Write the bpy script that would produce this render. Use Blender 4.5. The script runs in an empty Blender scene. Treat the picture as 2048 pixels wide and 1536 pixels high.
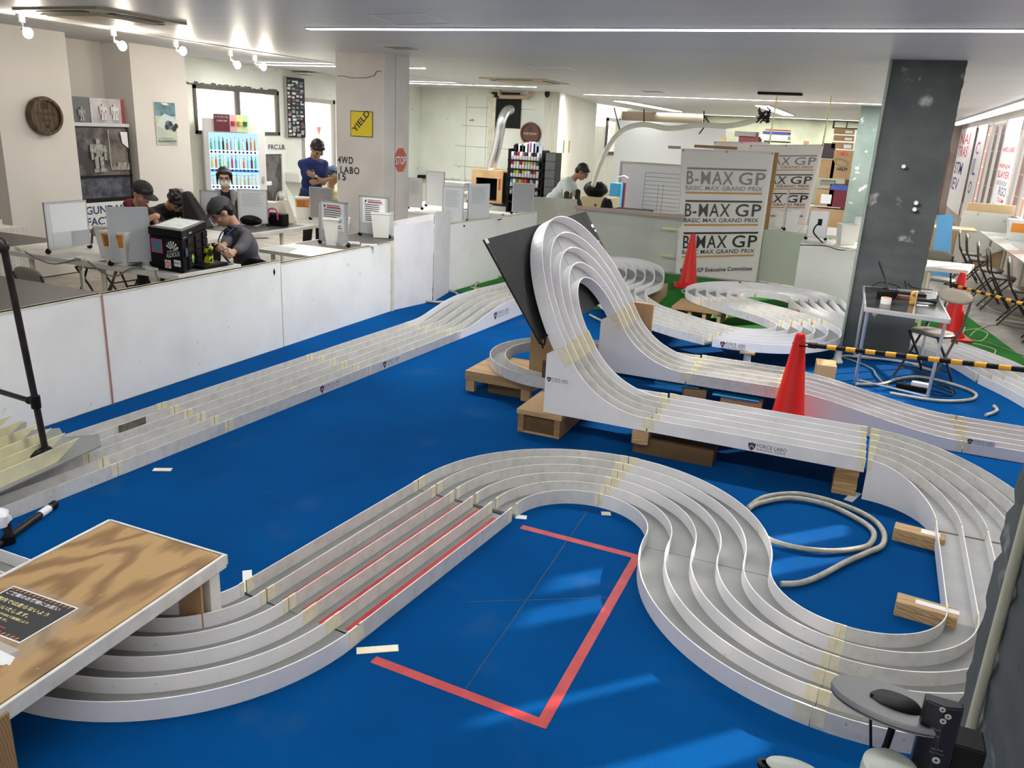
import bpy, bmesh, math, random
from math import sin, cos, pi, radians, sqrt, atan2
from mathutils import Vector as V, Matrix, Euler
random.seed(7)
SC = bpy.context.scene
COL = SC.collection
# ---------------------------------------------------------------- camera
CH = 1.95
RW = Matrix(((0.91641461, -0.16258705, 0.36571807), (0.39721978, 0.25761299, -0.88082461), (0.04899695, 0.952471, 0.3006631)))
F_PX = 1620.0
cam = bpy.data.cameras.new('camera'); camo = bpy.data.objects.new('camera', cam); COL.objects.link(camo)
camo.matrix_world = Matrix.Translation((0, 0, CH)) @ RW.to_4x4()
cam.sensor_fit = 'HORIZONTAL'; cam.sensor_width = 36; cam.lens = 36 * F_PX / 2048
cam.clip_start = 0.05; cam.clip_end = 200
SC.camera = camo
SC.view_settings.view_transform = 'Standard'; SC.view_settings.look = 'None'
SC.view_settings.exposure = 0.0; SC.view_settings.gamma = 1.0; SC.view_settings.use_curve_mapping = False
# ---------------------------------------------------------------- sky and sun
w = bpy.data.worlds.new('sky'); SC.world = w; w.use_nodes = True
bg = w.node_tree.nodes['Background']; bg.inputs[0].default_value = (1.0, 0.985, 0.96, 1); bg.inputs[1].default_value = 2.6
sun = bpy.data.lights.new('sun', 'SUN'); sun.energy = 12; sun.angle = radians(0.6); sun.color = (1, 0.93, 0.82)
suno = bpy.data.objects.new('sun', sun); COL.objects.link(suno)
suno.rotation_euler = V((-1, -1.05, -0.60)).to_track_quat('-Z', 'Y').to_euler()
LAMP = 1.0

def ray(u, v):
    return RW @ V((u - 1024, -(v - 768), -F_PX))
def P(u, v, z=0.0):
    d = ray(u, v); t = (z - CH) / d.z; return V((0, 0, CH)) + d * t
def PY(u, v, y):
    d = ray(u, v); t = y / d.y; return V((0, 0, CH)) + d * t
def PX(u, v, x):
    d = ray(u, v); t = x / d.x; return V((0, 0, CH)) + d * t
# ---------------------------------------------------------------- materials
MATS = {}
def mat(name, col, rough=0.5, metal=0.0, col2=None, scale=8.0, lo=0.4, hi=0.65, detail=4.0, bump=0.0, bscale=60.0, emit=None, es=0.0, stretch=(1, 1, 1), col3=None, s3=2.0, lo3=0.6, hi3=0.7, spec=0.5, trans=0.0, alpha=1.0, sub=0.0):
    if name in MATS: return MATS[name]
    m = bpy.data.materials.new(name); m.use_nodes = True; nt = m.node_tree; b = nt.nodes['Principled BSDF']
    c4 = lambda c: (c[0], c[1], c[2], 1)
    b.inputs['Base Color'].default_value = c4(col); b.inputs['Roughness'].default_value = rough; b.inputs['Metallic'].default_value = metal
    b.inputs['Specular IOR Level'].default_value = spec
    if trans: b.inputs['Transmission Weight'].default_value = trans
    if alpha < 1: b.inputs['Alpha'].default_value = alpha
    if emit: b.inputs['Emission Color'].default_value = c4(emit); b.inputs['Emission Strength'].default_value = es
    if sub: b.inputs['Subsurface Weight'].default_value = sub
    tc = nt.nodes.new('ShaderNodeTexCoord'); mp = nt.nodes.new('ShaderNodeMapping'); mp.inputs['Scale'].default_value = stretch
    nt.links.new(tc.outputs['Object'], mp.inputs[0])
    def layer(base_socket, base_col, c2, sc, l, h, d):
        n = nt.nodes.new('ShaderNodeTexNoise'); n.inputs['Scale'].default_value = sc; n.inputs['Detail'].default_value = d
        r = nt.nodes.new('ShaderNodeValToRGB'); r.color_ramp.elements[0].position = l; r.color_ramp.elements[1].position = h
        x = nt.nodes.new('ShaderNodeMix'); x.data_type = 'RGBA'
        nt.links.new(mp.outputs[0], n.inputs['Vector']); nt.links.new(n.outputs['Fac'], r.inputs[0]); nt.links.new(r.outputs[0], x.inputs[0])
        if base_socket: nt.links.new(base_socket, x.inputs[6])
        else: x.inputs[6].default_value = c4(base_col)
        x.inputs[7].default_value = c4(c2)
        return x.outputs[2]
    s = None
    if col2: s = layer(None, col, col2, scale, lo, hi, detail)
    if col3: s = layer(s, col, col3, s3, lo3, hi3, 6)
    if s: nt.links.new(s, b.inputs['Base Color'])
    if bump:
        n = nt.nodes.new('ShaderNodeTexNoise'); n.inputs['Scale'].default_value = bscale; n.inputs['Detail'].default_value = 5
        bp = nt.nodes.new('ShaderNodeBump'); bp.inputs['Strength'].default_value = bump; bp.inputs['Distance'].default_value = 0.01
        nt.links.new(mp.outputs[0], n.inputs['Vector']); nt.links.new(n.outputs['Fac'], bp.inputs['Height']); nt.links.new(bp.outputs[0], b.inputs['Normal'])
    MATS[name] = m
    return m
def wood(name, c1, c2, scale=6, stretch=(1, 6, 1), rough=0.55, dist=6):
    if name in MATS: return MATS[name]
    m = mat(name, c1, rough); nt = m.node_tree; b = nt.nodes['Principled BSDF']
    tc = nt.nodes.new('ShaderNodeTexCoord'); mp = nt.nodes.new('ShaderNodeMapping'); mp.inputs['Scale'].default_value = stretch
    wv = nt.nodes.new('ShaderNodeTexWave'); wv.wave_type = 'RINGS'; wv.inputs['Scale'].default_value = scale; wv.inputs['Distortion'].default_value = dist; wv.inputs['Detail'].default_value = 3; wv.inputs['Detail Scale'].default_value = 1.2
    r = nt.nodes.new('ShaderNodeValToRGB'); r.color_ramp.elements[0].color = (*c1, 1); r.color_ramp.elements[1].color = (*c2, 1); r.color_ramp.elements[0].position = 0.35; r.color_ramp.elements[1].position = 1.0
    nt.links.new(tc.outputs['Object'], mp.inputs[0]); nt.links.new(mp.outputs[0], wv.inputs[0]); nt.links.new(wv.outputs['Fac'], r.inputs[0]); nt.links.new(r.outputs[0], b.inputs['Base Color'])
    return m
def emis(name, col, s):
    return mat(name, (0, 0, 0), emit=col, es=s, rough=1, spec=0)
WHT = mat('white_plastic_wall', (0.80, 0.79, 0.81), 0.35, col2=(0.72, 0.71, 0.72), scale=5, lo=0.45, hi=0.8, col3=(0.40, 0.39, 0.38), s3=55, lo3=0.70, hi3=0.76)
WHTW = mat('white_plastic_worn', (0.66, 0.65, 0.635), 0.4, col2=(0.54, 0.53, 0.51), scale=16, lo=0.42, hi=0.75, detail=6, col3=(0.30, 0.29, 0.27), s3=60, lo3=0.66, hi3=0.74)
SKIRT = mat('white_panel', (0.80, 0.79, 0.80), 0.28, col2=(0.7, 0.7, 0.7), scale=3, lo=0.55, hi=0.8)
LANE = mat('lane_grey', (0.225, 0.23, 0.225), 0.5, col2=(0.195, 0.20, 0.195), scale=5, col3=(0.26, 0.26, 0.255), s3=2.2)
LANEW = mat('lane_pale', (0.36, 0.36, 0.355), 0.45, col2=(0.29, 0.29, 0.29), scale=6, lo=0.4, hi=0.75)
TAPE = mat('masking_tape', (0.80, 0.75, 0.58), 0.55, col2=(0.72, 0.67, 0.50), scale=30)
RTAPE = mat('red_tape', (0.40, 0.028, 0.035), 0.45, col2=(0.46, 0.05, 0.05), scale=12, spec=0.3)
BLUE = mat('blue_carpet', (0.0005, 0.060, 0.225), 0.95, col2=(0.0005, 0.078, 0.28), scale=1.3, lo=0.35, hi=0.7, col3=(0.03, 0.10, 0.26), s3=2.4, lo3=0.60, hi3=0.9, bump=0.6, bscale=420, spec=0.04)
GREEN = mat('green_carpet', (0.025, 0.18, 0.025), 0.95, col2=(0.04, 0.25, 0.04), scale=3, bump=0.6, bscale=400, spec=0.15)
CONCF = mat('concrete_floor', (0.42, 0.38, 0.33), 0.6, col2=(0.28, 0.26, 0.23), scale=1.6, col3=(0.55, 0.5, 0.44), s3=5, lo3=0.55)
PAINT = mat('white_painted_board', (0.88, 0.875, 0.86), 0.55, col2=(0.80, 0.80, 0.785), scale=2.2, lo=0.45, hi=0.7, col3=(0.55, 0.52, 0.43), s3=9, lo3=0.68, hi3=0.80)
CREAM = mat('cream_trim', (0.74, 0.71, 0.58), 0.5, col2=(0.6, 0.56, 0.42), scale=9)
PLAST = mat('white_plaster', (0.76, 0.735, 0.70), 0.7, col2=(0.71, 0.69, 0.655), scale=1.5)
CONCW = mat('painted_concrete', (0.80, 0.83, 0.76), 0.75, col2=(0.70, 0.73, 0.65), scale=1.2, lo=0.35, hi=0.7, col3=(0.18, 0.18, 0.15), s3=6.5, lo3=0.70, hi3=0.74, bump=0.5, bscale=9)
BOARDC = mat('board_formed_concrete', (0.72, 0.71, 0.62), 0.8, col2=(0.58, 0.56, 0.47), scale=3, stretch=(8, 8, 0.6), lo=0.35, hi=0.8, bump=0.4, bscale=10)
GPIL = mat('grey_painted_concrete', (0.060, 0.070, 0.071), 0.65, col2=(0.10, 0.108, 0.108), scale=2.2, lo=0.4, hi=0.75, col3=(0.45, 0.45, 0.43), s3=4.2, lo3=0.62, hi3=0.72, spec=0.25, bump=0.8, bscale=8)
GPIL2 = mat('green_grey_painted_concrete', (0.13, 0.18, 0.16), 0.6, col2=(0.18, 0.22, 0.20), scale=2.2, col3=(0.62, 0.62, 0.6), s3=4.5, lo3=0.63, hi3=0.69, bump=0.5, bscale=8)
CEIL = mat('ceiling_panel', (0.60, 0.60, 0.62), 0.42, col2=(0.56, 0.56, 0.575), scale=0.7, bump=0.12, bscale=3, stretch=(0.5, 5, 1), spec=0.6)
CEIL2 = mat('ceiling_matt', (0.55, 0.55, 0.56), 0.8)
BLK = mat('black_plastic', (0.004, 0.004, 0.005), 0.45, spec=0.2)
BLKM = mat('black_metal', (0.012, 0.011, 0.011), 0.45, spec=0.25)
PVC = mat('dark_brown_pipe', (0.018, 0.013, 0.012), 0.4, col2=(0.03, 0.022, 0.018), scale=20, spec=0.3)
CHROME = mat('steel', (0.6, 0.6, 0.62), 0.3, 0.9)
ALU = mat('aluminium', (0.62, 0.63, 0.65), 0.35, 0.7)
TWHITE = mat('white_table', (0.72, 0.71, 0.67), 0.4, col2=(0.62, 0.60, 0.53), scale=5)
TDARK = mat('dark_table_mat', (0.10, 0.09, 0.085), 0.45)
LEGW = mat('cream_leg', (0.66, 0.63, 0.52), 0.4)
BINW = mat('white_bin', (0.74, 0.74, 0.70), 0.35)
PLYL = wood('plywood_top', (0.40, 0.245, 0.10), (0.21, 0.11, 0.038), 3.2, (1, 0.30, 1), 0.5, 14)
WOODR = wood('raw_timber', (0.36, 0.22, 0.10), (0.25, 0.14, 0.055), 7, (0.6, 5, 5), 0.7, 3)
WOODL = wood('pale_timber', (0.50, 0.33, 0.165), (0.38, 0.235, 0.105), 8, (0.6, 5, 5), 0.7, 2)
PLYP = wood('pale_plywood', (0.42, 0.265, 0.13), (0.34, 0.205, 0.09), 2, (1, 1, 0.3), 0.6, 4)
BRNB = mat('brown_panel', (0.13, 0.075, 0.028), 0.5, col2=(0.10, 0.055, 0.02), scale=6)
CARD = mat('cardboard', (0.42, 0.28, 0.15), 0.8, col2=(0.36, 0.23, 0.12), scale=2)
HOSE = mat('grey_hose', (0.40, 0.385, 0.33), 0.45, col2=(0.28, 0.26, 0.21), scale=14)
CORDW = mat('pale_cord', (0.60, 0.57, 0.48), 0.5)
CORDG = mat('grey_cord', (0.22, 0.21, 0.20), 0.5)
RED = mat('red_cone', (0.60, 0.008, 0.006), 0.4, spec=0.3)
PADG = mat('taupe_vinyl', (0.24, 0.21, 0.17), 0.4)
CHAIRM = mat('chair_tube', (0.055, 0.045, 0.04), 0.35, 0.4)
PAPER = mat('paper', (0.78, 0.79, 0.80), 0.7)
INK = mat('ink', (0.02, 0.02, 0.025), 0.6)
INKG = mat('grey_ink', (0.16, 0.16, 0.165), 0.6)
INKG2 = mat('mid_grey_ink', (0.26, 0.25, 0.26), 0.6)
PURP = mat('purple_ink', (0.07, 0.02, 0.10), 0.5)
MBOARD = mat('grey_board_face', (0.50, 0.52, 0.54), 0.3)
ORNG = mat('orange_label', (0.75, 0.26, 0.03), 0.5)
YEL = mat('yellow_paint', (0.80, 0.62, 0.01), 0.4)
ORY = mat('orange_stripe', (0.80, 0.38, 0.01), 0.4)
# ---------------------------------------------------------------- object helpers
WP = {}
def tag(o, label=None, cat=None, group=None, kind=None):
    if label: o['label'] = label
    if cat: o['category'] = cat
    if group: o['group'] = group
    if kind: o['kind'] = kind
    return o
def thing(name, label, cat, loc=(0, 0, 0), rz=0.0, group=None):
    o = bpy.data.objects.new(name, None); COL.objects.link(o); o.empty_display_size = 0.05
    o.location = loc; o.rotation_euler = (0, 0, rz); WP[o] = V(loc) if not rz else None
    return tag(o, label, cat, group)
def dup(root, loc, rz=0.0, label=None, group=None, scale=None):
    r = root.copy(); COL.objects.link(r); r.location = loc; r.rotation_euler = (0, 0, rz); r.parent = None
    if scale: r.scale = (scale,) * 3
    if label: r['label'] = label
    if group: r['group'] = group
    for ch in list(root.children):
        c = ch.copy(); COL.objects.link(c); c.parent = r
        for g in ch.children:
            d = g.copy(); COL.objects.link(d); d.parent = c
    return r
class M:
    def __init__(s): s.v = []; s.f = []; s.m = []; s.T = None
    def add(s, vs, fs, mi=0):
        o = len(s.v)
        for p in vs:
            p = V(p); s.v.append(s.T @ p if s.T else p)
        for f in fs: s.f.append(tuple(i + o for i in f)); s.m.append(mi)
        return s
    def box(s, x0, x1, y0, y1, z0, z1, mi=0):
        vs = [(x, y, z) for z in (z0, z1) for y in (y0, y1) for x in (x0, x1)]
        return s.add(vs, [(0, 2, 3, 1), (4, 5, 7, 6), (0, 1, 5, 4), (2, 6, 7, 3), (0, 4, 6, 2), (1, 3, 7, 5)], mi)
    def hexa(s, bot, top, mi=0):
        n = len(bot)
        return s.add(list(bot) + list(top), [tuple(range(n))[::-1], tuple(range(n, 2 * n))] + [(i, (i + 1) % n, n + (i + 1) % n, n + i) for i in range(n)], mi)
    def prism(s, poly, z0, z1, mi=0):
        return s.hexa([(p[0], p[1], z0) for p in poly], [(p[0], p[1], z1) for p in poly], mi)
    def plate(s, pts, th, mi=0):
        pts = [V(p) for p in pts]; n = (pts[1] - pts[0]).cross(pts[2] - pts[1]).normalized() * th
        return s.hexa([p - n for p in pts], pts, mi)
    def cyl(s, p0, p1, r0, r1=None, n=12, mi=0):
        p0 = V(p0); p1 = V(p1); r1 = r0 if r1 is None else r1
        d = (p1 - p0).normalized(); a = d.orthogonal().normalized(); b = d.cross(a)
        ring = lambda c, r: [c + (a * cos(2 * pi * i / n) + b * sin(2 * pi * i / n)) * r for i in range(n)]
        return s.hexa(ring(p0, r0), ring(p1, r1), mi)
    def tube(s, pts, r, n=8, mi=0):
        pts = [V(p) for p in pts]; rings = []; a = None
        for i, p in enumerate(pts):
            d = (pts[min(i + 1, len(pts) - 1)] - pts[max(i - 1, 0)]).normalized()
            if a is None: a = d.orthogonal().normalized()
            else: a = (a - d * a.dot(d)).normalized()
            b = d.cross(a); rr = r[i] if isinstance(r, (list, tuple)) else r
            rings.append([p + (a * cos(2 * pi * k / n) + b * sin(2 * pi * k / n)) * rr for k in range(n)])
        vs = [q for R_ in rings for q in R_]; fs = []
        for i in range(len(pts) - 1):
            for k in range(n):
                k2 = (k + 1) % n; fs.append((i * n + k, i * n + k2, (i + 1) * n + k2, (i + 1) * n + k))
        fs.append(tuple(range(n))[::-1]); fs.append(tuple(range((len(pts) - 1) * n, len(pts) * n)))
        return s.add(vs, fs, mi)
    def lathe(s, prof, c=(0, 0, 0), n=24, mi=0, R_=None):
        c = V(c); vs = []; fs = []
        for r, z in prof:
            for k in range(n):
                p = V((r * cos(2 * pi * k / n), r * sin(2 * pi * k / n), z)); vs.append(c + (R_ @ p if R_ else p))
        for i in range(len(prof) - 1):
            for k in range(n):
                k2 = (k + 1) % n; fs.append((i * n + k, i * n + k2, (i + 1) * n + k2, (i + 1) * n + k))
        fs.append(tuple(range(n))[::-1]); fs.append(tuple(range((len(prof) - 1) * n, len(prof) * n)))
        return s.add(vs, fs, mi)
    def ell(s, c, r, R_=None, nu=14, nv=9, mi=0, fn=None):
        c = V(c); vs = []; fs = []
        for j in range(nv + 1):
            t = pi * (0.001 + 0.998 * j / nv)
            for i in range(nu):
                a = 2 * pi * i / nu; p = V((r[0] * sin(t) * cos(a), r[1] * sin(t) * sin(a), r[2] * cos(t)))
                if fn: p = fn(p)
                vs.append(c + (R_ @ p if R_ else p))
        for j in range(nv):
            for i in range(nu):
                i2 = (i + 1) % nu; fs.append((j * nu + i, (j + 1) * nu + i, (j + 1) * nu + i2, j * nu + i2))
        fs.append(tuple(range(nu))); fs.append(tuple(range(nv * nu, nv * nu + nu))[::-1])
        return s.add(vs, fs, mi)
    def cap(s, p0, r0, p1, r1, n=12):
        s.cyl(p0, p1, r0, r1, n); s.ell(p0, (r0,) * 3, None, n, 6); return s.ell(p1, (r1,) * 3, None, n, 6)
    def build(s, name, mats, parent=None, smooth=False, local=False, label=None, bevel=0):
        me = bpy.data.meshes.new(name); me.from_pydata([tuple(v) for v in s.v], [], s.f)
        mats = mats if isinstance(mats, (list, tuple)) else [mats]
        for m_ in mats: me.materials.append(m_)
        me.polygons.foreach_set('material_index', s.m)
        if smooth: me.polygons.foreach_set('use_smooth', [True] * len(me.polygons))
        me.update(); bm = bmesh.new(); bm.from_mesh(me); bmesh.ops.recalc_face_normals(bm, faces=bm.faces); bm.to_mesh(me); bm.free()
        if smooth:
            me.set_sharp_from_angle(angle=radians(42))
        o = bpy.data.objects.new(name, me); COL.objects.link(o); WP[o] = V((0, 0, 0))
        if parent:
            o.parent = parent
            if not local and WP.get(parent) is not None: o.location = -WP[parent]
        if bevel:
            b = o.modifiers.new('bevel', 'BEVEL'); b.width = bevel; b.segments = 2; b.limit_method = 'ANGLE'
        if label: o['label'] = label
        return o
def struct(o, label=None):
    o['kind'] = 'structure'
    if label: o['label'] = label
    return o
def recenter(o):
    """origin of a one-mesh thing to the middle of its base"""
    me = o.data; xs = [v.co for v in me.vertices]
    c = V(((min(p.x for p in xs) + max(p.x for p in xs)) / 2, (min(p.y for p in xs) + max(p.y for p in xs)) / 2, min(p.z for p in xs)))
    me.transform(Matrix.Translation(-c)); o.location = c; WP[o] = c
    return o
def single(name, mb, mats, label, cat, group=None, **k):
    o = recenter(mb.build(name, mats, **k)); return tag(o, label, cat, group)
def catmull(pts, n=8, closed=False):
    pts = [V(p) for p in pts]; out = []; N = len(pts)
    rng = range(N) if closed else range(N - 1)
    for i in rng:
        if closed: p0, p1, p2, p3 = pts[(i - 1) % N], pts[i], pts[(i + 1) % N], pts[(i + 2) % N]
        else: p0, p1, p2, p3 = pts[max(i - 1, 0)], pts[i], pts[i + 1], pts[min(i + 2, N - 1)]
        for k in range(n):
            t = k / n; out.append(0.5 * ((2 * p1) + (p2 - p0) * t + (2 * p0 - 5 * p1 + 4 * p2 - p3) * t * t + (3 * p1 - p0 - 3 * p2 + p3) * t ** 3))
    if not closed: out.append(pts[-1])
    return out
TXC = {}
def text(s, name, mt, parent, org, xd, yd, height=None, width=None, bold=0.0, align='L', depth=0.0008, shear=0.0, label=None, local=False, space=1.0):
    """lettering as a thin mesh: org = lower left corner (or centre), xd and yd = reading and up directions"""
    key = (s, bold, shear, space)
    if key not in TXC:
        cu = bpy.data.curves.new('t', 'FONT'); cu.body = s; cu.offset = bold; cu.shear = shear; cu.size = 1.0; cu.resolution_u = 3; cu.space_character = space
        to = bpy.data.objects.new('t', cu); COL.objects.link(to); dg = bpy.context.evaluated_depsgraph_get()
        me = to.evaluated_get(dg).to_mesh()
        vs = [v.co.copy() for v in me.vertices]; fs = [tuple(p.vertices) for p in me.polygons]
        to.evaluated_get(dg).to_mesh_clear(); bpy.data.objects.remove(to); bpy.data.curves.remove(cu)
        TXC[key] = (vs, fs)
    vs, fs = TXC[key]
    if not vs: return None
    x0 = min(p.x for p in vs); x1 = max(p.x for p in vs); y0 = min(p.y for p in vs); y1 = max(p.y for p in vs)
    sx = sy = None
    if height: sy = height / (y1 - y0)
    if width: sx = width / (x1 - x0)
    sx = sx or sy; sy = sy or sx
    xd = V(xd).normalized(); yd = V(yd).normalized(); nz = xd.cross(yd); org = V(org)
    ox, oy = (x0, y0) if align == 'L' else ((x0 + x1) / 2, (y0 + y1) / 2)
    mb = M(); base = [org + xd * (p.x - ox) * sx + yd * (p.y - oy) * sy for p in vs]
    mb.add([b + nz * depth for b in base], fs)
    o = mb.build(name, mt, parent, local=local, label=label)
    return o
def quad_on(mb, org, xd, yd, x0, x1, y0, y1, d=0.001, mi=0):
    org = V(org); xd = V(xd).normalized(); yd = V(yd).normalized(); n = xd.cross(yd)
    pt = lambda x, y: org + xd * x + yd * y
    q = [pt(x0, y0), pt(x1, y0), pt(x1, y1), pt(x0, y1)]
    return mb.hexa(q, [p + n * d for p in q], mi)
UP = V((0, 0, 1))
# ================================================================ the room
H = 2.72
fl = M(); fl.box(-11.5, 3.0, -3, 32, -0.12, -0.012); struct(fl.build('floor', CONCF), 'bare concrete floor of the hall')
carp = M(); carp.prism([(-4.55, -0.5), (1.85, -0.5), (1.85, 6.0), (1.0, 8.95), (-4.55, 8.85)], -0.0118, 0.0)
single('blue_carpet', carp, BLUE, 'blue felt carpet laid under the near half of the race track', 'carpet')
seams = M()
for a, b in [((-1.30, 2.75, 0), (-0.72, 3.10, 0)), ((-1.05, 2.2, 0), (-1.12, 3.95, 0))]:
    a = V(a); b = V(b); n = (b - a).cross(UP).normalized() * 0.0015
    seams.hexa([a - n, b - n, b + n, a + n], [p + V((0, 0, .0006)) for p in (a - n, b - n, b + n, a + n)])
seams.build('carpet_seam', INK, bpy.data.objects['blue_carpet'])
carp = M(); carp.prism([(-4.55, 8.86), (0.98, 8.96), (1.75, 9.0), (1.32, 11.65), (0.6, 12.0), (-4.55, 12.0)], -0.0118, -0.001)
single('green_carpet', carp, GREEN, 'green felt carpet beyond the blue one', 'carpet')

def wall_x(name, x0, x1, ya, yb, z1, wins, mt, label):
    """wall along Y with rectangular openings (y0,y1,z0,z1), sorted by y"""
    mb = M(); y = ya
    for (a, b, c, d) in sorted(wins):
        if a > y: mb.box(x0, x1, y, a, 0, z1)
        if c > 0: mb.box(x0, x1, a, b, 0, c)
        mb.box(x0, x1, a, b, d, z1); y = b
    mb.box(x0, x1, y, yb, 0, z1)
    return struct(mb.build(name, mt), label)
# ceiling: glossy panels from x=-7.4 to the right, a lower matt strip towards the left wall
c = M(); c.box(-7.35, 3.0, -3, 30, H, H + 0.1); struct(c.build('ceiling', CEIL), 'pale grey glossy ceiling')
c = M(); c.box(-10.4, -7.35, -3, 18, H + 0.03, H + 0.13); struct(c.build('ceiling', CEIL2), 'matt strip of ceiling along the left wall')
c = M(); c.prism([(-7.39, -3), (-7.35, -3), (-7.35, 16.9), (-7.39, 16.9)], H - 0.012, H + 0.03); struct(c.build('trim_1', mat('trim_white', (0.75, 0.74, 0.72), 0.4)), 'white edge trim of the glossy ceiling')
# left wall: recessed wall with two plastered columns
z1 = H + 0.03
wm = M(); wm.box(-9.75, -9.45, -3, 8.3, 0, z1); struct(wm.build('wall_left', PLAST), 'white plastered left wall behind the columns')
c = M(); c.box(-9.45, -8.80, 6.28, 7.22, 0, z1); struct(c.build('wall_left', PLAST), 'plastered column carrying the round wooden sign')
c = M(); c.box(-9.45, -8.80, 3.2, 5.6, 0, z1); struct(c.build('wall_left', PLAST), 'plastered column at the left edge of the view')
c = M(); c.box(-9.9, -8.95, 8.26, 9.20, 0, z1); struct(c.build('wall_left', PLAST), 'plastered column carrying the racing poster')
W2 = [(10.35, 12.40, 1.62, 2.36), (13.05, 14.1, 0.75, 2.30)]
wall_x('wall_left', -10.25, -9.95, 9.2, 17.6, z1, W2, CONCW, 'rough pale green painted concrete wall with windows')
FRM = mat('window_frame_dark', (0.10, 0.09, 0.08), 0.5, 0.3)
FRMG = mat('window_frame_grey', (0.38, 0.36, 0.34), 0.5, 0.3)
GLASS = mat('window_glass', (0.9, 0.95, 0.95), 0.05, alpha=0.12)
def window_x(n, x, y0, y1, z0, z1, mull, mt, label, t=0.045, dep=0.06):
    r = thing('window_%d' % n, None, None, (x, (y0 + y1) / 2, z0)); r['kind'] = 'structure'; r['label'] = label
    m = M(); m.box(x, x + dep, y0, y1, z0, z0 + t); m.box(x, x + dep, y0, y1, z1 - t, z1)
    m.box(x, x + dep, y0, y0 + t, z0, z1); m.box(x, x + dep, y1 - t, y1, z0, z1); m.build('window_frame', mt, r)
    for k in mull: M().box(x, x + dep, k - t * .7, k + t * .7, z0 + t, z1 - t).build('mullion', mt, r)
    M().box(x + .02, x + .026, y0 + t, y1 - t, z0 + t, z1 - t).build('window_pane', GLASS, r)
window_x(1, -9.99, 10.35, 12.40, 1.62, 2.36, [11.35], FRM, 'dark framed double window above the vending machine', 0.055)
window_x(2, -9.99, 13.05, 14.1, 0.75, 2.30, [], FRMG, 'grey framed tall window behind the man in blue', 0.07)
br = M()
for k in range(60): br.box(-9.951, -9.95 + random.uniform(.003, .012), 10.2 + k * .037, 10.2 + k * .037 + random.uniform(.03, .06), 2.355, 2.375 + random.uniform(0, .035))
struct(br.build('trim_2', mat('broken_edge', (0.13, 0.12, 0.10), 0.9)), 'broken dark plaster edge over the double window')
# back wall (left part)
bw = M(); bw.prism([(-10.25, 17.6), (-6.3, 17.0), (-6.3, 17.3), (-10.25, 17.9)], 0, H + .13); struct(bw.build('wall_back', CONCW), 'pale green painted concrete back wall with joint lines')
ln = M()
BX = V((-10.25, 17.6, 0)); BD = (V((-6.3, 17.0, 0)) - BX).normalized(); BN = V((-BD.y * -1, -BD.x, 0)).normalized()
for zz in (0.75, 1.05, 1.5, 1.95, 2.35): quad_on(ln, BX + BD * 1.2 + V((0, -.001, 0)), BD, UP, random.uniform(0, .4), 2.2, zz, zz + .012, .002)
for xx in (1.9, 2.45): quad_on(ln, BX + BD * (xx - .3) + V((0, -.001, 0)), BD, UP, 0, .01, 0.6, 2.6, .002)
struct(ln.build('trim_3', mat('joint_line', (0.34, 0.36, 0.30), 0.9)), 'dark joint lines in the back wall')
pr = M(); pr.prism([(-6.3, 17.0), (-6.65, 17.0), (-7.75, 23.0), (-7.4, 23.0)], 0, H); struct(pr.build('wall_back', BOARDC), 'board marked concrete pier right of the spray can rack')
W3 = [(23.6, 25.0, 0.5, 2.35), (27.4, 28.9, 1.25, 2.45)]
wall_x('wall_left', -8.75, -8.45, 22.4, 31, H, W3, BOARDC, 'board marked wall with two narrow windows behind the stooping man')
window_x(3, -8.45, 23.6, 25.0, 0.5, 2.35, [], FRMG, 'tall grey window left of the stooping man', 0.1)
window_x(4, -8.45, 27.4, 28.9, 1.25, 2.45, [], FRM, 'dark framed small window by the tall white board', 0.1)
OLIVE = mat('olive_wall', (0.34, 0.36, 0.26), 0.8, col2=(0.26, 0.27, 0.19), scale=1.2)
c = M(); c.box(-8.5, 3.0, 30, 30.3, 0, H + .1); struct(c.build('wall_back', OLIVE), 'olive grey far wall behind the storage boxes')
c = M(); c.box(-8.5, -5.6, 29.2, 29.9, 2.3, H); struct(c.build('trim_4', mat('dark_soffit', (0.14, 0.11, 0.075), 0.9)), 'dark boarded soffit above the tall white board')
# near walls behind the camera close the room
c = M(); c.box(-11.5, 3.0, -3.3, -3, 0, H + .13); struct(c.build('wall_front', PLAST), 'plastered wall behind the viewer')
# right wall: tall shop windows with posters
RX = 2.32
WR = [(4.86, 5.10, 1.40, 2.0), (5.5, 5.62, 1.28, 2.0), (6.19, 6.41, 1.28, 2.05), (6.48, 6.70, 1.28, 2.05), (8.1, 8.3, 0.9, 2.5), (8.8, 10.3, 0.9, 2.5), (10.6, 12.7, 0.9, 2.5), (13.0, 15.0, 0.9, 2.5), (15.3, 17.2, 0.9, 2.5), (17.4, 19.5, 0.7, 2.6), (19.7, 21.9, 0.7, 2.6), (22.1, 24.3, 0.7, 2.6), (24.5, 26.8, 0.6, 2.6), (27.0, 29.4, 0.6, 2.6)]  # first four: unseen slits added and placed so sun patches land on the floor
PINKW = mat('pinkish_plaster', (0.50, 0.43, 0.38), 0.8, col2=(0.42, 0.36, 0.32), scale=3)
wall_x('wall_right', RX, RX + .06, -3, 30, H, WR, PINKW, 'right wall with tall shop windows')
for i, (a, b, c0, d) in enumerate(WR[4:]):
    window_x(5 + i, RX, a, b, c0, d, [(a + b) / 2] if b - a > 1 else [], FRMG, 'tall shop window number %d along the right wall counting away from the viewer' % (i + 1), 0.05)
c = M(); c.box(1.4, RX, 29.6, 29.9, 0, H); struct(c.build('wall_back', PINKW), 'pinkish wall with the brown door at the far right')
d = thing('door_1', None, None, (1.9, 29.6, 0)); d['kind'] = 'structure'; d['label'] = 'brown metal door at the far right'
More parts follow.
